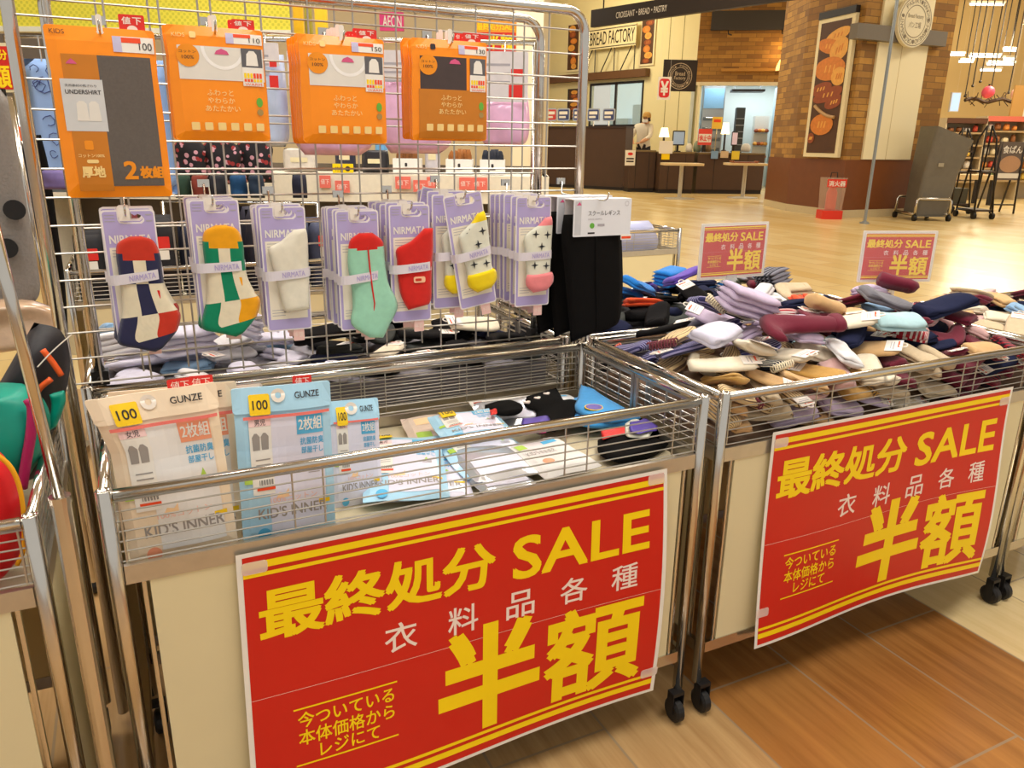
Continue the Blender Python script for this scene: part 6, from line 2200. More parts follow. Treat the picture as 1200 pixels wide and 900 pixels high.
t, w_, h = box_thing(KF, 'oven', 'steel bakery oven with a blue top at the left of the kitchen', 'oven', 819, 100, 851, 178, 1.6, .8, STEEL)
MB().box(-w_ * .46, w_ * .46, -.02, 0, h * .78, h * .97).build('blue_hood', mat('hood_blue', (120, 164, 196), .4), t)
for i in range(4):
    MB().box(-w_ * .44, w_ * .44, -.03, 0, h * (.36 + .1 * i), h * (.36 + .1 * i) + .12).build('oven_door', mat('oven_door_grey', (96, 104, 110), .35, .4), t)
    MB().tube([(-w_ * .3, -.06, h * (.36 + .1 * i) + .1), (w_ * .3, -.06, h * (.36 + .1 * i) + .1)], .012, 6).build('oven_handle', CHROME, t)
t, w_, h = box_thing(KF, 'tray_rack', 'dark tray rack in the middle of the kitchen', 'rack', 859, 126, 874, 178, 1.2, .6, mat('rack_shadow', (60, 62, 66), .6))  # rack body in plain dark grey
for i in range(8):
    MB().box(-w_ * .5, w_ * .5, -.05, .02, h * (.3 + .08 * i), h * (.3 + .08 * i) + .03).build('tray', STEEL, t)
t, w_, h = box_thing(KF, 'refrigerator', 'tall pale blue refrigerator at the right of the kitchen', 'refrigerator', 904, 102, 920, 178, 1.5, .8, mat('fridge_blue', (170, 196, 208), .35, .2))
MB().box(-w_ * .45, w_ * .45, -.03, 0, h * .5, h * .97).build('upper_door', mat('fridge_door', (188, 212, 220), .3, .2), t)
MB().box(-w_ * .45, w_ * .45, -.03, 0, h * .05, h * .48).build('lower_door', mat('fridge_door', (0, 0, 0)), t)
MB().tube([(-w_ * .3, -.07, h * .55), (-w_ * .3, -.07, h * .75)], .015, 6).build('door_handle', CHROME, t)
t, w_, h = box_thing(KF, 'bread_case', 'glass bread case with warm loaves, at the back of the kitchen', 'cabinet', 881, 136, 902, 178, 2.2, .6, mat('case_white', (222, 222, 214), .4))
for i in range(3):
    MB().box(-w_ * .46, w_ * .46, -.16, 0, h * (.40 + .18 * i), h * (.40 + .18 * i) + .03).build('shelf', STEEL, t)
    for k in range(4):
        MB().lathe([(0, 0), (.06, .01), (.09, .05), (.06, .11), (0, .13)], w_ * (-.36 + .24 * k), -.09, h * (.40 + .18 * i) + .03, 10).build('loaf', (BREAD1, BREAD3, BREAD2)[(i + k) % 3], t, smooth=True)
t, w_, h = KF.thing('range_hood', 'dark flat range hood hanging over the kitchen racks', 'hood', 858, 104, 897, 107, 1.0)
MB().box(-w_ / 2, w_ / 2, 0, .8, 0, .07).build('hood_plate', DARKM, t)
for s_ in (-.4, .4):
    MB().tube([(w_ * s_, .4, .07), (w_ * s_, .4, kz + .3 - t.location.z)], .02, 6).build('hanger_rod', STEEL, t)

# --- counters
CT = Pl(atz(648, 219, 0), atz(735, 223.5, 0))
t, w_, h = CT.thing('counter', 'tall dark brown counter partition at the left of the bakery', 'counter', 600, 148, 734, 221, 0)
h += t.location.z; t.location.z = 0
MB().box(-w_ / 2, w_ / 2, 0, .5, 0, h - .05).build('front_panel', DKB, t)
MB().box(-w_ / 2 - .02, w_ / 2 + .02, -.03, .53, h - .05, h).build('top_board', mat('counter_top_dark', (58, 42, 34), .4), t)
MB().box(-w_ / 2, w_ / 2, -.012, 0, 0, .10).build('kick_board', DARKM, t)
ztop_left = h
CR_ = Pl(atz(772, 226.5, 0), atz(880, 227.5, 0))
for i, (x0, x1, y0, lb) in enumerate(((735, 769, 176, 'short dark brown register counter with a white notice'), (771, 814, 178, 'dark brown bakery counter behind the left cafe table'), (814, 897, 179, 'dark brown bakery counter behind the right cafe table'))):
    t, w_, h = CR_.thing('counter', lb, 'counter', x0, y0, x1, 233, .02 * i + (.5 if i == 0 else 0))
    h += t.location.z; t.location.z = 0
    MB().box(-w_ / 2, w_ / 2, 0, .7, .12, h - .05).build('front_panel', DKB, t)
    MB().box(-w_ / 2, w_ / 2, -.03, .73, h - .05, h).build('top_board', mat('counter_top_olive', (120, 100, 66), .4), t)
    MB().box(-w_ / 2, w_ / 2, .04, .7, 0, .12).build('kick_board', DARKM, t)
    for k in (-.25, .25):
        MB().box(w_ * k - .008, w_ * k + .008, -.006, 0, .12, h - .05).build('panel_joint', DARKM, t)
CZ = h
EN = Pl(atz(898, 237, 0), atz(921, 239, 0))
t, w_, h = EN.thing('swing_gate', 'dark brown counter end panel with a white handle beside the pillar', 'counter', 898, 186, 922, 238, 0)
h += t.location.z; t.location.z = 0
MB().box(-w_ / 2, w_ / 2, 0, .06, 0, h - .04).build('front_panel', DKB, t)
MB().box(-w_ / 2, w_ / 2, -.02, .08, h - .04, h).build('top_rail', mat('counter_top_olive', (0, 0, 0)), t)
MB().slab([(w_ * .36, h - .02), (w_ * .46, h + .05), (w_ * .46, h - .1), (w_ * .36, h - .2)], -.06, -.02).build('white_handle', WHITEP, t)


def on_ctr(name, label, cat, x0, y0, x1, y1, off=-.02):
    return CR_.thing(name, label, cat, x0, y0, x1, y1, off)


def sheet(name, label, x0, y0, x1, y1, m, txt=None, tm=None, off=-.04, pl=None, sub=None):
    t, w_, h = (pl or CR_).thing(name, label, 'notice', x0, y0, x1, y1, off)
    MB().box(-w_ / 2, w_ / 2, 0, .012, 0, h).build('sheet', m, t)
    if txt:
        q = MB()
        for i, s_ in enumerate(txt):
            n_ = len(txt)
            q.text(s_, -w_ * .4, h * (1 - (i + .85) / n_), w_ * .8, h * .62 / n_, y=-.004, heavy=.015)
        q.build('lettering', tm or INK, t)
    return t, w_, h


t, w_, h = sheet('notice', 'white notice with a red mark on the short register counter', 732, 176, 745, 194, WHITEP, off=.42)
MB().disc(0, h * .76, w_ * .26, -.003, 0, 14, h * .1).build('red_mark', TAGRED, t)
MB().rect(-w_ * .36, w_ * .36, h * .40, h * .50, -.003).rect(-w_ * .36, w_ * .36, h * .22, h * .32, -.003).build('printing', INK, t)
sheet('notice', 'yellow notice on the counter front under the left lamp', 775, 179, 785, 187, YEL)
sheet('notice', 'white papers hanging under the left table lamp', 772, 165, 789, 180, WHITEP, off=-.07)
sheet('notice', 'light blue notice on the counter front', 833, 177, 842, 186, mat('notice_blue', (124, 158, 196), .6))
sheet('notice', 'beige notice on the counter front between blue and yellow ones', 844, 177, 854, 185, mat('notice_beige', (206, 180, 146), .6))
sheet('notice', 'yellow notice on the counter front above the right cafe table', 857, 177, 867, 187, mat('notice_yellow', (226, 200, 60), .6))
t, w_, h = on_ctr('closed_sign', 'red and white closed notice standing on the bakery counter', 'sign', 817, 151, 835, 178, .1)
MB().box(-w_ / 2, w_ / 2, 0, .02, h * .3, h).build('board', mat('sign_faded_red', (222, 74, 62), .5), t)
MB().box(-w_ * .46, w_ * .46, -.004, 0, h * .42, h * .78).build('white_field', WHITEP, t)
MB().text('休止中', -w_ * .42, h * .47, w_ * .84, h * .26, y=-.008, heavy=.03).build('lettering', TAGRED, t)
MB().box(-w_ * .1, w_ * .1, 0, .1, 0, h * .3).build('stand', DARKM, t)
t, w_, h = on_ctr('promo_card', 'yellow promotional card on a stick above the bakery counter', 'sign', 834, 137, 847, 151, .2)
MB().box(-w_ / 2, w_ / 2, 0, .01, 0, h).build('card', mat('card_mustard', (236, 196, 70), .5), t)
MB().rect(-w_ * .35, w_ * .35, h * .55, h * .8, -.003).build('printing', ORRED, t)
MB().tube([(0, .005, 0), (0, .005, -(t.location.z - CZ))], .015, 6).build('stick', CHROME, t)
for x0, x1, y0, lb in ((771, 785, 149, 'glowing table lamp on the counter, left one near the register screen'), (843, 856, 143, 'glowing table lamp on the counter, right of the closed notice')):
    t, w_, h = on_ctr('table_lamp', lb, 'lamp', x0, y0, x1, 178, .25)
    MB().lathe([(w_ * .30, h * .98), (w_ * .5, h * .60), (w_ * .48, h * .60), (w_ * .27, h * .97)], 0, 0, 0, 16).build('lamp_shade', mat('shade_warm', (255, 228, 170), .5, emit=2.6), t)
    MB().lathe([(w_ * .3, 0), (w_ * .3, h * .05), (.03, h * .08), (.03, h * .62)], 0, 0, 0, 12).build('lamp_base', DARKM, t)
    l = bpy.data.lights.new('table_lamp_light', 'POINT'); l.energy = 10; l.color = (1, .8, .5); l.shadow_soft_size = .15
    lo_ = bpy.data.objects.new('table_lamp_light', l); COL.objects.link(lo_); lo_.location = t.location + Vector((0, 0, h + .1))
for x0, x1, y0, lb in ((787, 803, 153, 'register screen right of the left table lamp'), (856, 865, 154, 'pinkish register screen right of the right table lamp')):
    t, w_, h = on_ctr('register_screen', lb, 'screen', x0, y0, x1, 178, .30)
    MB().slab(rrect(-w_ / 2, w_ / 2, h * .3, h, .03), -.02, .03).build('screen_housing', DARKM, t)
    MB().rect(-w_ * .44, w_ * .44, h * .36, h * .94, -.024).build('screen', mat('screen_grey_blue' if x0 < 800 else 'screen_pinkish', (150, 170, 196) if x0 < 800 else (206, 186, 200), .3, emit=.25), t)
    MB().box(-w_ * .2, w_ * .2, -.05, .15, 0, .03).box(-.03, .03, .03, .08, .03, h * .4).build('stand', DARKM, t)
for i, (x0, y0, x1, cc, lb) in enumerate(((803, 168, 812, (226, 222, 212), 'white packet lying on the counter right of the register screen'), (812, 165, 822, (126, 136, 112), 'grey green bag on the counter left of the closed notice'), (868, 168, 880, (206, 206, 206), 'silver bowl of goods on the counter'), (826, 168, 834, (140, 110, 70), 'brown basket on the counter under the closed notice'))):
    t, w_, h = on_ctr('counter_item', lb, 'item', x0, y0, x1, 178, .30)
    MB().lathe([(0, 0), (w_ * .42, 0), (w_ * .5, h * .35), (w_ * .44, h * .75), (w_ * .2, h * .98), (0, h)], 0, 0, 0, 12).build('item_body', mat('counter_item_%d' % i, cc, .5, var=.2), t, smooth=True)
for x0, x1, y0, yb, lb in ((773, 819, 189, 233, 'left pale cafe table with a single pole leg'), (847, 893, 189, 232, 'right pale cafe table with a brown tray on it')):
    p = atz((x0 + x1) / 2, yb, 0)
    d = p.dot(HF)
    zt = atd((x0 + x1) / 2, y0 + 2, d).z
    w_ = (atd(x1, y0, d) - atd(x0, y0, d)).length
    t = thing('cafe_table', lb, 'table', (p.x, p.y, 0), -CAM_YAW)
    MB().prism([(a, b) for a, b in rrect(-w_ / 2, w_ / 2, -.42, .42, .1)], zt - .06, zt).build('tabletop', mat('table_pale_wood', (222, 196, 148), .4, var=.06), t)
    MB().lathe([(.055, .03), (.055, zt - .06)], 0, 0, 0, 14).build('leg', mat('table_leg_pale', (196, 190, 176), .35, .4), t, smooth=False)
    MB().lathe([(0, 0), (.42, 0), (.42, .02), (.06, .045), (0, .045)], 0, 0, 0, 22).build('base_plate', mat('table_leg_pale', (0, 0, 0)), t)
    if x0 > 800:
        tr = thing('serving_tray', 'brown serving tray on the right cafe table', 'tray', (p.x, p.y, zt + .001), -CAM_YAW)
        MB().prism(rrect(-.40, .30, -.2, .2, .05), 0, .03).build('tray_floor', mat('tray_brown', (150, 84, 40), .5), tr)
        MB().prism(rrect(-.42, -.38, -.2, .2, .01), .03, .06).prism(rrect(.28, .32, -.2, .2, .01), .03, .06).build('tray_rim', mat('tray_brown', (0, 0, 0)), tr)
# lane signs on the partition
for i, x in enumerate((646, 661, 679, 696, 714)):
    wd = 7.4
    t, w_, h = CT.thing('lane_sign', ('red lane sign on the partition, behind the grid frame' if i == 0 else 'blue lane sign on the partition, %s' % ('second from the left', 'middle one of five', 'left one right of the grid frame', 'rightmost of five')[i - 1]), 'sign', x - wd, 127, x + wd, 142, .2)
    MB().slab(rrect(-w_ / 2, w_ / 2, 0, h, .06), -.03, .0).build('chrome_rim', CHROME, t)
    MB().slab(rrect(-w_ * .42, w_ * .42, h * .1, h * .9, .03), -.04, -.028).build('face', mat('lane_red' if i == 0 else 'lane_blue', (206, 70, 66) if i == 0 else (66, 76, 120), .5), t)
    MB().rect(-w_ * .34, w_ * .34, h * .52, h * .76, -.042).rect(-w_ * .34, w_ * .2, h * .24, h * .40, -.042).build('printing', WHITEP, t)
    MB().tube([(0, -.01, 0), (0, -.01, -(t.location.z - ztop_left))], .02, 8).build('post', CHROME, t)

# hanging signs
t, w_, h = CR_.thing('yen_sign', 'red yen sign on white board hanging before the brown bakery sign', 'sign', 770, 90, 787, 117, -1.2)
MB().box(-w_ / 2, w_ / 2, 0, .02, 0, h).build('board', WHITEP, t)
MB().slab(rrect(-w_ * .4, w_ * .4, h * .1, h * .92, .08), -.006, -.001).build('red_field', mat('yen_red', (216, 40, 44), .5), t)
MB().text('¥', -w_ * .28, h * .2, w_ * .56, h * .6, y=-.01, heavy=.05).build('lettering', WHITEP, t)
cords(t, (-w_ * .4, w_ * .4), h)
t, w_, h = KF.thing('yen_sign', 'red yen sign beside the brick pillar, right of the kitchen', 'sign', 925, 100, 937, 123, -.8)
MB().box(-w_ / 2, w_ / 2, 0, .02, 0, h).build('board', WHITEP, t)
MB().slab(rrect(-w_ * .44, w_ * .44, h * .06, h * .94, .04), -.006, -.001).build('red_field', mat('yen_red', (0, 0, 0)), t)
MB().text('¥', -w_ * .3, h * .18, w_ * .6, h * .64, y=-.01, heavy=.05).build('lettering', WHITEP, t)
cords(t, (0,), h)
t, w_, h = CR_.thing('logo_sign', 'dark brown hanging sign with a round bakery logo', 'sign', 776, 70, 818, 107, -.6)
MB().box(-w_ / 2, w_ / 2, 0, .05, 0, h).build('board', SGNB, t)
q = MB().ring(0, h * .48, h * .40, h * .42, -.004).ring(0, h * .48, h * .27, h * .285, -.004)
q.text('Bread', -h * .17, h * .5, h * .34, h * .13, y=-.004, heavy=.01).text('Factory', -h * .20, h * .34, h * .40, h * .14, y=-.004, heavy=.01)
for i, ch in enumerate('PASTRY・SANDWICH・BREAD・CROISSANT・'):
    a = PI / 2 - 2 * PI * i / 34
    v, f, _ = text_mesh(ch)
    r0, sz = h * .335, h * .055
    q.add([(r0 * math.cos(a) + ((u - .5) * math.sin(a) + (w2 - .5) * math.cos(a)) * sz, -.004, h * .48 + r0 * math.sin(a) + (-(u - .5) * math.cos(a) + (w2 - .5) * math.sin(a)) * sz) for u, w2 in v], f)
q.build('logo_print', mat('logo_pale', (196, 176, 146), .6), t)
cords(t, (-w_ * .45, w_ * .45), h)
# white frame post of the kitchen opening
t, w_, h = KF.thing('post', '-', '-', 814, 96, 818, 178, -.05)
del t['label'], t['category']; struct(t)
MB().box(-w_ / 2, w_ / 2, 0, .15, -t.location.z, h).build('post_body', FRM, t)

# --- staff member leaning over the register counter
def figure():
    t, w_, h = CT.thing('person', 'person in white shirt and tan cap leaning over the register counter', 'person', 738, 138, 770, 178, 1.9)
    z0 = t.location.z
    t.location.z = 0
    s_ = (z0 + h) / 1.52
    me = bpy.data.meshes.new('body')
    V_ = [(0, .05, .92), (0, .02, 1.10), (.02, -.02, 1.28), (.06, -.05, 1.38), (.10, -.08, 1.45),            # pelvis spine chest neck base, head base
          (-.17, -.02, 1.32), (-.24, -.12, 1.10), (-.10, -.30, 1.00), (-.06, -.34, .97),                      # left arm
          (.20, -.04, 1.34), (.26, -.16, 1.12), (.14, -.32, 1.01), (.10, -.36, .98),                          # right arm
          (-.10, .06, .88), (-.11, .04, .48), (-.11, .08, .06), (-.11, -.04, .03), (.10, .06, .88), (.11, .04, .48), (.11, .08, .06), (.11, -.04, .03)]
    E_ = [(0, 1), (1, 2), (2, 3), (3, 4), (2, 5), (5, 6), (6, 7), (7, 8), (2, 9), (9, 10), (10, 11), (11, 12), (0, 13), (13, 14), (14, 15), (15, 16), (0, 17), (17, 18), (18, 19), (19, 20)]
    Rr = [.15, .15, .16, .07, .055, .075, .055, .04, .025, .075, .055, .04, .025, .10, .07, .05, .045, .10, .07, .05, .045]
    me.from_pydata([Vector(v) * s_ for v in V_], E_, [])
    o = bpy.data.objects.new('body', me); COL.objects.link(o)
    sk = o.modifiers.new('skin', 'SKIN'); ss = o.modifiers.new('sub', 'SUBSURF'); ss.levels = ss.render_levels = 1
    for i, r_ in enumerate(Rr):
        me.skin_vertices[0].data[i].radius = (r_ * s_, r_ * s_ * (.75 if i < 3 else 1))
    me.skin_vertices[0].data[0].use_root = True
    dg = bpy.context.evaluated_depsgraph_get()
    m2 = bpy.data.meshes.new_from_object(o.evaluated_get(dg))
    bpy.data.objects.remove(o)
    skin = mat('skin_tone', (214, 160, 124), .6, var=.05)
    m2.materials.clear()
    m2.materials.append(mat('shirt_white_work', (224, 214, 196), .8, var=.06)); m2.materials.append(skin); m2.materials.append(mat('trousers_dark', (50, 46, 50), .8))
    for p in m2.polygons:
        c = p.center / s_
        p.material_index = 2 if c.z < .93 and abs(c.y) < .2 and c.y > -.12 else (1 if (c.z < 1.08 and c.y < -.2) or (c.z > 1.40) else 0)
        p.use_smooth = True
    b = bpy.data.objects.new('body', m2); COL.objects.link(b); b.parent = t
    H_ = Vector((.12, -.11, 1.50)) * s_
    hd = MB().lathe([(0, -.115), (.055, -.10), (.075, -.05), (.08, 0), (.078, .05), (.06, .095), (0, .115)], 0, 0, 0, 16)
    hd.lathe([(0, 0), (.014, .004), (.010, .022), (0, .03)], 0, -.078, -.02, 8, 0, 'y')
    for e in (-1, 1):
        hd.lathe([(0, 0), (.016, .004), (.016, .012), (0, .014)], e * .080, 0, -.005, 8, 0, 'x')
    hd.xf(lambda v: v * s_ + H_).build('head', skin, t, smooth=True)
    eyes = MB()
    for e in (-1, 1):
        eyes.lathe([(0, 0), (.009, .002), (0, .005)], e * .03, -.078, .01, 8, 0, 'y')
    eyes.xf(lambda v: v * s_ + H_).build('eyes', INK, t)
    MB().puff([((-.06, -.085), (.06, -.085)), ((-.07, -.05), (.07, -.05)), ((-.06, -.015), (.06, -.015))], .03, 8, 8, y=-.072).xf(lambda v: v * s_ + H_).build('face_mask', WHITEP, t, smooth=True)
    MB().lathe([(.088, .02), (.092, .05), (.085, .10), (.05, .135), (0, .14)], 0, 0, 0, 18).box(-.055, .055, -.14, -.06, .022, .034).xf(lambda v: v * s_ + H_).build('cap', mat('cap_tan', (188, 146, 78), .8, var=.08), t, smooth=False)
    MB().lathe([(.084, -.06), (.086, .0), (.086, .03)], 0, .008, 0, 16).xf(lambda v: v * s_ + H_).build('hair', mat('hair_black', (30, 24, 22), .6), t)
    for e, hx in ((-1, (-.06, -.34, .97)), (1, (.10, -.36, .98))):
        q = MB()
        hb_ = Vector(hx)
        q.puff([((-.028, 0), (.028, 0)), ((-.036, .04), (.036, .04)), ((-.034, .075), (.034, .075))], .024, 6, 8, y=0)
        q.xf(lambda v: Vector((v.x, -v.z - .0, v.y)))
        for k in range(4):
            x = -.027 + .018 * k
            Lf = (.058, .068, .064, .05)[k]
            q.tube([(x, -.07, 0), (x, -.07 - Lf * .5, -.004), (x, -.07 - Lf, -.018)], [.0085, .008, .006], 6)
        q.tube([(e * -.03, -.02, 0), (e * -.052, -.045, -.006), (e * -.05, -.072, -.014)], [.010, .009, .007], 6)
        q.xf(lambda v: (v + hb_) * s_).build('hand', skin, t, smooth=True)


figure()

# --- brick pillar with poster and round sign
PA, PB, PC = atz(921, 247, 0), atz(982, 255.5, 0), atz(1082, 252, 0)
back = lambda p, k: Vector((p.x + HF.x * k, p.y + HF.y * k, 0))
foot = [(q.x, q.y) for q in (PA, PB, PC, back(PC, 1.6), back(PA, 1.6))]
LF, RF = Pl(PA, PB), Pl(PB, PC)
zw = LF.at(955, 186)[1]
struct(MB().prism(foot, zw, H7).build('pillar', BRICK))
cx_, cy_ = sum(f[0] for f in foot) / 5, sum(f[1] for f in foot) / 5
struct(MB().prism([(cx_ + (a - cx_) * 1.015, cy_ + (b - cy_) * 1.015) for a, b in foot], .16, zw).build('wainscot', WAIN))
struct(MB().prism([(cx_ + (a - cx_) * 1.02, cy_ + (b - cy_) * 1.02) for a, b in foot], 0, .16).build('baseboard_pillar', mat('skirting_pale', (206, 188, 150), .5)))
t, w_, h = LF.thing('bread_poster', 'tall framed bread poster on the left face of the brick pillar', 'poster', 945, 20, 992, 183, -.10)
a0, _ = LF.at(941, 183, -.1); a1, _ = LF.at(981, 184, -.1)
w_ = a1 - a0
t.location = LF.w((a0 + a1) / 2, LF.at(961, 184, -.1)[1], -.10)
h = LF.at(978, 20, -.1)[1] - t.location.z
MB().box(-w_ / 2, w_ / 2, 0, .08, 0, h).build('frame', FRM, t)
MB().box(-w_ * .41, w_ * .41, -.006, 0, h * .03, h * .97).build('picture_ground', PICB, t)
MB().box(-w_ / 2, w_ / 2, -.02, .08, h, h * 1.05).build('head_rail', DARKM, t)
for i, (cx, cz, rw, rh, m_, ang) in enumerate(((.1, .87, .26, .035, BREAD3, .5), (-.1, .80, .27, .04, BREAD1, -.5), (.18, .77, .2, .06, BREAD3, .9), (-.02, .64, .33, .065, BREAD1, 0), (.26, .58, .16, .05, BREAD3, 0), (-.2, .50, .24, .035, BREAD2, .4), (.02, .455, .32, .038, BREAD2, .5), (.22, .40, .2, .035, BREAD2, .6), (-.05, .24, .25, .06, BREAD1, 0), (-.32, .14, .08, .03, BREAD2, 0))):
    n_ = 18
    pts = []
    for k in range(n_):
        a = 2 * PI * k / n_
        x, z = 1.3 * rw * w_ * math.cos(a), 1.3 * rh * h * math.sin(a)
        pts.append((min(max(cx * w_ + x * math.cos(ang * .4) - z * math.sin(ang * .4), -w_ * .405), w_ * .405), cz * h + x * math.sin(ang * .4) + z * math.cos(ang * .4)))
    q = MB().poly(pts, -.008 - .0008 * i, 0)
    for k in (-1, 0, 1):
        xx, zz_ = cx * w_ + rw * w_ * .35 * k, cz * h + rh * h * .2 * k * ang
        if abs(xx) < w_ * .36:
            q.poly([(xx - .03, zz_ - rh * h * .4), (xx + .01, zz_ - rh * h * .4), (xx + .04, zz_ + rh * h * .4), (xx, zz_ + rh * h * .4)], -.0086 - .0008 * i, 1)
    q.build('printed_loaf', [m_, BREAD3 if m_ is not BREAD3 else BREAD1], t)
MB().tube([(w_ * (-.3 + .6 * k / 8), -.018, h * (.36 - .09 * k / 8 + .02 * ((k - 4) / 4) ** 2)) for k in range(9)], .035, 6).build('printed_basket_rim', mat('basket_tan', (190, 150, 100), .6), t)
# pale panel on the right face
pa0, _ = RF.at(1010, 186, -.03); pa1, _ = RF.at(1066, 186, -.03)
zp = RF.at(1040, 187, -.03)[1]
wall_seg('pillar_panel', mat('panel_cream', (238, 226, 190), .6, var=.02, scale=1), RF, pa0, pa1, zp, H7, .06, -.05)
for px in (1038,):
    a, _ = RF.at(px, 186, -.06)
    wall_seg('trim_6', mat('joint_tan', (196, 176, 132), .6), RF, a - .006, a + .006, zp, H7, .006, -.053)
t, w_, h = RF.thing('wall_band', 'dark grey band board wrapped across the brick pillar', 'board', 1003, 32, 1112, 50, -.20)
MB().box(-w_ / 2, w_ / 2, 0, .19, 0, h).build('band', mat('band_grey', (118, 110, 100), .5, var=.08), t)
t, w_, h = RF.thing('round_sign', 'round white bakery sign mounted on the grey pillar band', 'sign', 1049, 2, 1096, 48, -.30)
r0 = w_ / 2
q = MB().lathe([(0, 0), (r0, 0), (r0, .08), (0, .08)], 0, 0, h / 2, 36, 0, 'y')
q.build('sign_disc', mat('sign_offwhite', (226, 216, 188), .5), t)
q = MB().ring(0, h / 2, r0 * .92, r0 * .95, -.004).ring(0, h / 2, r0 * .60, r0 * .63, -.004)
q.text('Bread Factory', -r0 * .46, h / 2 + r0 * .08, r0 * .92, r0 * .2, y=-.004).text('パン工場', -r0 * .36, h / 2 - r0 * .26, r0 * .72, r0 * .24, y=-.004)
for i, ch in enumerate('PASTRY・SANDWICH・BREAD・CROISSANT・'):
    a = PI * .75 - 2 * PI * i / 34
    v, f, _ = text_mesh(ch)
    r1, sz = r0 * .78, r0 * .17
    q.add([(r1 * math.cos(a) + ((u - .5) * math.sin(a) * .8 + (w2 - .5) * math.cos(a)) * sz, -.004, h / 2 + r1 * math.sin(a) + (-(u - .5) * math.cos(a) * .8 + (w2 - .5) * math.sin(a)) * sz) for u, w2 in v], f)
q.build('sign_print', mat('sign_taupe', (130, 118, 100), .6), t)
# thin pole in front of the pillar
p = atz(1013, 262, 0)
t = thing('slim_pole', 'slim grey pole standing from floor to ceiling before the pillar', 'pole', (p.x, p.y, 0))
MB().lathe([(.03, 0), (.03, H7 - .01)], 0, 0, 0, 10).build('pole_shaft', STEEL, t, smooth=False)
MB().lathe([(0, 0), (.09, 0), (.09, .02), (.03, .05), (0, .05)], 0, 0, 0, 14).build('floor_flange', STEEL, t)
# fire extinguisher case
p = atz(971, 256, 0)
d = p.dot(HF)
w_ = (atd(984, 250, d) - atd(960, 250, d)).length
h = atd(972, 208, d).z
t = thing('extinguisher_case', 'fire extinguisher in a clear case with a red foot, before the pillar', 'fire extinguisher', (p.x, p.y, 0), -CAM_YAW)
MB().prism(rrect(-w_ / 2, w_ / 2, -.2, .2, .05), 0, .17).build('red_foot', mat('safety_red', (222, 52, 30), .45), t)
MB().add([(-w_ * .42, -.16, .17), (w_ * .42, -.16, .17), (w_ * .42, .16, .17), (-w_ * .42, .16, .17), (-w_ * .48, -.19, h), (w_ * .48, -.19, h), (w_ * .48, .19, h), (-w_ * .48, .19, h)], [(0, 1, 5, 4), (1, 2, 6, 5), (2, 3, 7, 6), (3, 0, 4, 7), (4, 5, 6, 7)]).build('clear_case', mat('case_clear', (214, 190, 170), .12, alpha=.35, var=0), t)
MB().lathe([(0, .17), (.10, .17), (.105, .22), (.105, .52), (.07, .62), (.03, .66), (.03, .74), (0, .74)], 0, 0, 0, 16).build('extinguisher', mat('safety_red', (0, 0, 0)), t, smooth=True)
MB().box(-w_ * .46, w_ * .46, -.200, -.192, h * .78, h * .97).build('red_header', mat('safety_red', (0, 0, 0)), t)
MB().text('消火器', -w_ * .40, h * .80, w_ * .8, h * .13, y=-.203, heavy=.02).build('lettering', WHITEP, t)
MB().tube([(-.07, 0, h), (-.06, 0, h + .10), (.06, 0, h + .10), (.07, 0, h)], .012, 6).build('handle', DARKM, t)

# grey tub on a chrome trolley
p = atz(1086, 257, 0)
d = p.dot(HF)
u_ = (atd(1001 + 100, 250, d) - atd(1001, 250, d)).length / 100
t = thing('waste_bin', 'tall dark grey bin leaning on a small chrome trolley', 'bin', (p.x, p.y, 0), -CAM_YAW)
TUB = mat('tub_grey', (112, 106, 96), .55, var=.12, scale=10)
hh = 100 * u_
def ringp(z, w2, d2, sh):
    return [(a + sh, b, z) for a, b in rrect(-w2, w2, -d2, d2, .08)]
rg = [ringp(.10, 19 * u_, .28, -4 * u_), ringp(hh * .5, 20 * u_, .32, -1 * u_), ringp(hh * .96, 22 * u_, .38, 6 * u_), ringp(hh * .96, 20 * u_, .34, 6 * u_), ringp(hh * .55, 17 * u_, .28, 0)]
rg[2] = [(x, y, z - (x - 6 * u_) * .35) for x, y, z in rg[2]]; rg[3] = [(x, y, z - (x - 6 * u_) * .35) for x, y, z in rg[3]]
vs = [v for r_ in rg for v in r_]; n_ = len(rg[0])
fs = [tuple(range(n_ - 1, -1, -1))] + [(i * n_ + j, i * n_ + (j + 1) % n_, (i + 1) * n_ + (j + 1) % n_, (i + 1) * n_ + j) for i in range(4) for j in range(n_)] + [tuple(4 * n_ + j for j in range(n_))]
MB().add(vs, fs).build('tub', TUB, t)
MB().box(-8 * u_, -2 * u_, -.37, -.355, hh * .60, hh * .64).build('moulded_mark', mat('mark_pale', (170, 160, 140), .5), t)
for y in (-.42, .42):
    MB().tube([(-27 * u_, y, .12), (-27 * u_, y, .40), (-25 * u_, y, .44), (10 * u_, y, .44), (12 * u_, y, .40), (12 * u_, y, .12)], .03, 8).build('trolley_frame', CHROME, t, smooth=True)
for x in (-27 * u_, 12 * u_):
    MB().tube([(x, -.42, .13), (x, .42, .13)], .03, 8).build('trolley_bar', CHROME, t, smooth=True)
    for y in (-.42, .42):
        MB().lathe([(0, -.03), (.06, -.03), (.06, .03), (0, .03)], x, y, .06, 14, 0, 'x').build('wheel', BLACKR, t)
MB().prism(rrect(-25 * u_, 10 * u_, -.40, .40, .03), .085, .098).build('trolley_floor', TUB, t)


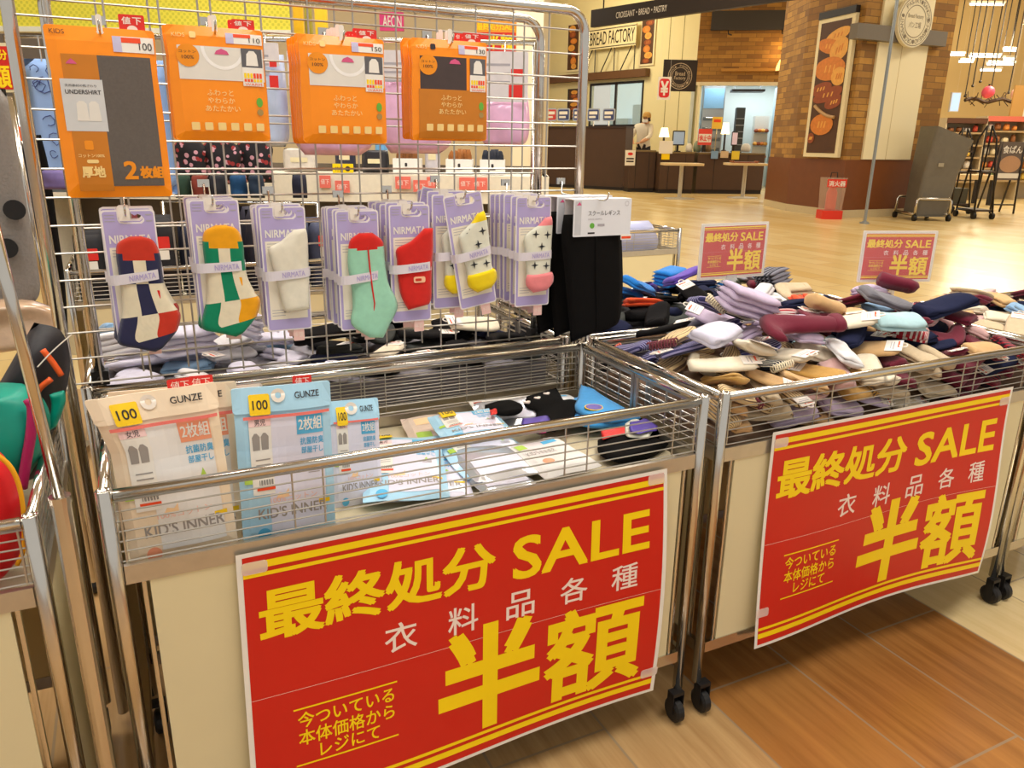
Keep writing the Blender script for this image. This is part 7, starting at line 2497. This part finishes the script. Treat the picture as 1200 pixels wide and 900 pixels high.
# --- racks, easel sign and shop beyond
def frame_rack(label, x0, x1, yb, yt, shelves, boxy):
    p = atz((x0 + x1) / 2, yb, 0); d = p.dot(HF)
    w_ = (atd(x1, yb, d) - atd(x0, yb, d)).length; h = atd((x0 + x1) / 2, yt, d).z
    t = thing('display_rack', label, 'rack', (p.x, p.y, 0), -CAM_YAW)
    for sx in (-1, 1):
        for sy in (-1, 1):
            MB().tube([(sx * w_ * .48, sy * .35, .13), (sx * w_ * .30, sy * .12, h * .86), (sx * w_ * .12, 0, h)], .019, 7).build('leg', DARKM, t, smooth=True)
            MB().lathe([(0, -.03), (.065, -.03), (.065, .03), (0, .03)], sx * w_ * .48, sy * .35, .065, 12, 0, 'x').build('wheel', BLACKR, t)
        MB().tube([(sx * w_ * .48, -.35, .16), (sx * w_ * .48, .35, .16)], .022, 6).build('side_bar', DARKM, t, smooth=True)
    for s_ in shelves:
        k = 1 - .38 * s_
        MB().box(-w_ * .47 * k, w_ * .47 * k, -.34 * k, .34 * k, h * s_, h * s_ + .04).build('shelf', mat('rack_shelf_dark', (70, 56, 46), .5), t)
    if boxy:
        MB().box(-w_ * .36, w_ * .36, -.28, .28, h * .10, h * .30).build('lower_box', mat('box_olive_dark', (80, 76, 60), .6, var=.2), t)
    return t, w_, h


frame_rack('dark wheeled rack right of the grey bin, a box on its lower shelf', 1103, 1125, 249, 150, (.10, .48, .72), True)
frame_rack('dark wheeled rack between the first rack and the bread sign', 1129, 1151, 255, 147, (.08, .50), False)
p = atz(1172, 250, 0); d = p.dot(HF)
w_ = (atd(1186, 200, d) - atd(1158, 200, d)).length
z0, z1 = atd(1172, 211, d).z, atd(1172, 166, d).z
t = thing('easel_sign', 'standing bread sign with white lettering and a sliced loaf, at the right', 'sign', (p.x, p.y, 0), -CAM_YAW)
MB().box(-w_ / 2, w_ / 2, 0, .06, z0, z1).build('board', mat('sign_grey_brown', (104, 92, 84), .5, var=.1), t)
MB().text('食ぱん', -w_ * .40, z0 + (z1 - z0) * .70, w_ * .8, (z1 - z0) * .2, y=-.006, heavy=.02).build('lettering', WHITEP, t)
MB().disc(0, z0 + (z1 - z0) * .42, w_ * .44, -.005, 0, 24, (z1 - z0) * .22).build('printed_loaf', mat('loaf_tan', (188, 146, 112), .6, var=.1), t)
MB().rect(-w_ * .47, w_ * .47, z0 + (z1 - z0) * .05, z0 + (z1 - z0) * .18, -.008).build('white_band', WHITEP, t)
for sx in (-1, 1):
    MB().tube([(sx * w_ * .46, .02, z1), (sx * w_ * .5, -.05, 0)], .022, 6).build('leg', DARKM, t, smooth=True)
    MB().tube([(sx * w_ * .46, .06, z1), (sx * w_ * .5, .5, 0)], .022, 6).build('leg', DARKM, t, smooth=True)
MB().tube([(-w_ * .49, -.04, .2), (w_ * .49, -.04, .2)], .018, 6).build('cross_bar', DARKM, t, smooth=True)

# long pale table and product shelves of the shop
t, w_, h = facing('display_table', 'long pale display table behind the dark racks', 'table', 1102, 205, 1162, 250, 21.0)
h += t.location.z; t.location.z = 0
MB().box(-w_ / 2, w_ / 2, 0, .9, h - .12, h).build('tabletop', mat('table_pale_wood', (0, 0, 0)), t)
for sx in (-.45, .45):
    for y in (.1, .8):
        MB().box(w_ * sx - .05, w_ * sx + .05, y - .05, y + .05, 0, h - .12).build('leg', DARKM, t)
rnd = random.Random(9)
GOODC = [mat('goods_%s' % n_, c, .5, var=.2) for n_, c in (('red', (206, 80, 60)), ('orange', (230, 150, 70)), ('cream', (232, 218, 180)), ('yellow', (236, 200, 90)), ('brown', (150, 96, 56)), ('green', (120, 140, 80)), ('white', (236, 232, 224)), ('pink', (226, 150, 140)))]
SHELF = mat('shop_shelf_pale', (206, 190, 158), .5)
rows_all = []
for n_, (x0, x1, y0, yb, d, lb) in enumerate(((1092, 1138, 138, 246, 23.0, 'left shop shelf of small goods behind the dark racks'), (1138, 1186, 136, 246, 23.6, 'middle shop shelf of small goods behind the bread sign'), (1186, 1240, 140, 246, 24.0, 'right shop shelf of small goods, cut off by the picture edge'))):
    t, w_, h = facing('shop_shelf', lb, 'shelf', x0, y0, x1, yb, d)
    h += t.location.z; t.location.z = 0
    MB().box(-w_ / 2, w_ / 2, .55, .60, 0, h).build('back_panel', SHELF, t)
    for sx in (-1, 1):
        MB().box(sx * w_ / 2 - .02, sx * w_ / 2 + .02, 0, .6, 0, h).build('side_panel', SHELF, t)
    MB().box(-w_ / 2, w_ / 2, -.02, .6, h - .14, h).build('head_board', mat('head_board_%d' % n_, ((96, 60, 40), (214, 110, 90), (196, 150, 80))[n_], .5), t)
    nl = 5
    for i in range(nl):
        z = h * (.24 + .148 * i)
        MB().box(-w_ / 2, w_ / 2, 0, .55, z - .05, z).build('shelf_board', mat('shop_shelf_board', (176, 150, 110), .5), t)
        x = -w_ / 2 + .12
        while x < w_ / 2 - .28:
            ww_ = rnd.uniform(.13, .22); hh_ = rnd.uniform(.45, .9) * (h * .148 - .07)
            g = rnd.choice(GOODC)
            pos = t.location + HR * (x + ww_ / 2) + HF * .14 + Vector((0, 0, z + .001))
            it = MB().puff([((-ww_ * .45, 0), (ww_ * .45, 0)), ((-ww_ * .48, hh_ * .5), (ww_ * .48, hh_ * .5)), ((-ww_ * .36, hh_), (ww_ * .36, hh_))], .16, 4, 6, taper=(.08, .25)).build('packaged_bread', g, smooth=True, fix=True)
            it.location = pos; it.rotation_euler = (0, 0, -CAM_YAW)
            side = ('left', 'middle', 'right')[n_]
            tag(it, f'{g.name[6:].split(".")[0]} packet on board {("lowest", "second lowest", "middle", "second highest", "highest")[i]} of the {side} shop shelf', 'packet', f'{g.name[6:]} packets, {("lowest", "second lowest", "middle", "second highest", "highest")[i]} board, {side} shop shelf')
            x += ww_ + rnd.uniform(.02, .06)
# far shop wall, ceiling lights, screen, garland
a, b = atd(1060, 200, 40), atd(1500, 200, 40)
FWp = Pl(a, b)
wall_seg('wall_shop_far', mat('shop_wall_cream', (216, 190, 138), .7, var=.03, scale=1), FWp, -2, 24, 0, H7, .2)
t, w_, h = facing('screen', 'pale blue lit screen in the shop far behind', 'screen', 1112, 108, 1123, 131, 34)
MB().box(-w_ / 2, w_ / 2, 0, .1, 0, h).build('housing', mat('screen_white_rim', (220, 220, 220), .4), t)
MB().rect(-w_ * .42, w_ * .42, h * .05, h * .95, -.006).build('screen_face', mat('screen_blue', (170, 200, 240), .4, emit=.8), t)
cords(t, (0,), h)
LM = mat('tube_light', (255, 248, 232), .4, emit=4.0, var=0)
for i, (x0, x1, y) in enumerate(((1136, 1177, 5), (1110, 1130, 64), (1136, 1172, 66), (1124, 1140, 72), (1157, 1188, 75), (1177, 1190, 59), (1177, 1189, 69), (1150, 1172, 82))):
    z = H7 - .04
    r_ = ray((x0 + x1) / 2, y)
    p = CP + r_ * ((z - .10 - CAM_H) / r_.z)
    d = p.dot(HF)
    if d > 38:
        p = atd((x0 + x1) / 2, y, 37 - .5 * i); d = 37
    w_ = (atd(x1, y, d) - atd(x0, y, d)).length
    t = thing('ceiling_light', 'tube ceiling light of the shop, ' + ('nearest, at the top edge', 'left one in the lower rows', 'long one in the middle row', 'short one in the third row', 'long one at the right of the third row', 'short one upper right', 'short one right, middle row', 'lowest, farthest one')[i], 'lamp', (p.x, p.y, p.z), -CAM_YAW)
    MB().box(-w_ / 2, w_ / 2, -.1, .1, .03, .12).build('housing', mat('lamp_housing', (236, 232, 222), .5), t)
    MB().tube([(-w_ * .48, 0, 0), (w_ * .48, 0, 0)], .05, 10).build('tube', LM, t, smooth=True)
    if p.z < H7 - .3:
        MB().tube([(0, 0, .1), (0, 0, H7 - p.z)], .02, 6).build('hanger_rod', DARKM, t)
t, w_, h = facing('garland', 'brown twig garland with small lights hanging in the shop', 'decoration', 1130, 114, 1215, 122, 27)
q = MB()
rnd = random.Random(12)
q.tube([(w_ * (-.5 + k / 12), .05 * math.sin(k * 2), h * .5 + .06 * math.sin(k * 1.3)) for k in range(13)], .06, 6)
q.build('branch', mat('twig_brown', (70, 50, 34), .8, var=.3), t)
q = MB()
for k in range(40):
    x = w_ * rnd.uniform(-.5, .5)
    q.tube([(x, 0, h * .5), (x + rnd.uniform(-.25, .25), rnd.uniform(-.2, .2), h * .5 + rnd.uniform(-.22, .28))], .014, 4)
q.build('twigs', mat('twig_brown', (0, 0, 0)), t)['kind'] = 'stuff'
cords(t, (-w_ * .4, w_ * .1), h * .5)
for x, y, r_, cc, lb in ((1158, 108, 6.5, (226, 84, 110), 'pink ball ornament on the twig garland'), (1193, 110, 7, (236, 190, 180), 'pale peach ball ornament on the twig garland')):
    p = atd(x, y, 26.6)
    R0 = r_ * 26.6 / 904
    t = thing('ball_ornament', lb, 'decoration', (p.x, p.y, p.z - R0))
    MB().lathe([(R0 * math.sin(PI * k / 10) + .0001, R0 - R0 * math.cos(PI * k / 10)) for k in range(11)], 0, 0, 0, 18).build('ball', mat('ball_%d' % x, cc, .4), t, smooth=True)
    MB().lathe([(.03, 2 * R0 - .01), (.03, 2 * R0 + .05), (0, 2 * R0 + .05)], 0, 0, 0, 8).build('cap', DARKM, t)
    cords(t, (0,), 2 * R0)
for i, (x, yt, yb) in enumerate(((1140, 30, 100), (1149, 24, 95), (1160, 45, 112), (1182, 42, 108), (1131, 75, 112))):
    p = atd(x, yb, 28 + i * .3)
    t = thing('hanging_rod', 'thin dark hanging rod under the shop ceiling, ' + ('second from the left', 'middle one and the longest', 'fourth from the left', 'rightmost', 'leftmost')[i], 'rod', (p.x, p.y, p.z))
    MB().tube([(0, 0, 0), (0, 0, H7 - p.z)], .02, 6).build('rod', DARKM, t)
    MB().lathe([(.03, -.06), (.05, -.02), (.03, .02)], 0, 0, 0, 8).build('end_cap', DARKM, t)
t, w_, h = facing('notice_board', 'tan notice board with a white sheet at the right picture edge', 'board', 1181, 100, 1230, 148, 25.2)
MB().box(-w_ / 2, w_ / 2, 0, .06, 0, h).build('board', mat('board_tan', (206, 160, 92), .6, var=.05), t)
MB().rect(-w_ * .2, w_ * .05, h * .15, h * .72, -.004).build('sheet', WHITEP, t)
cords(t, (0,), h)
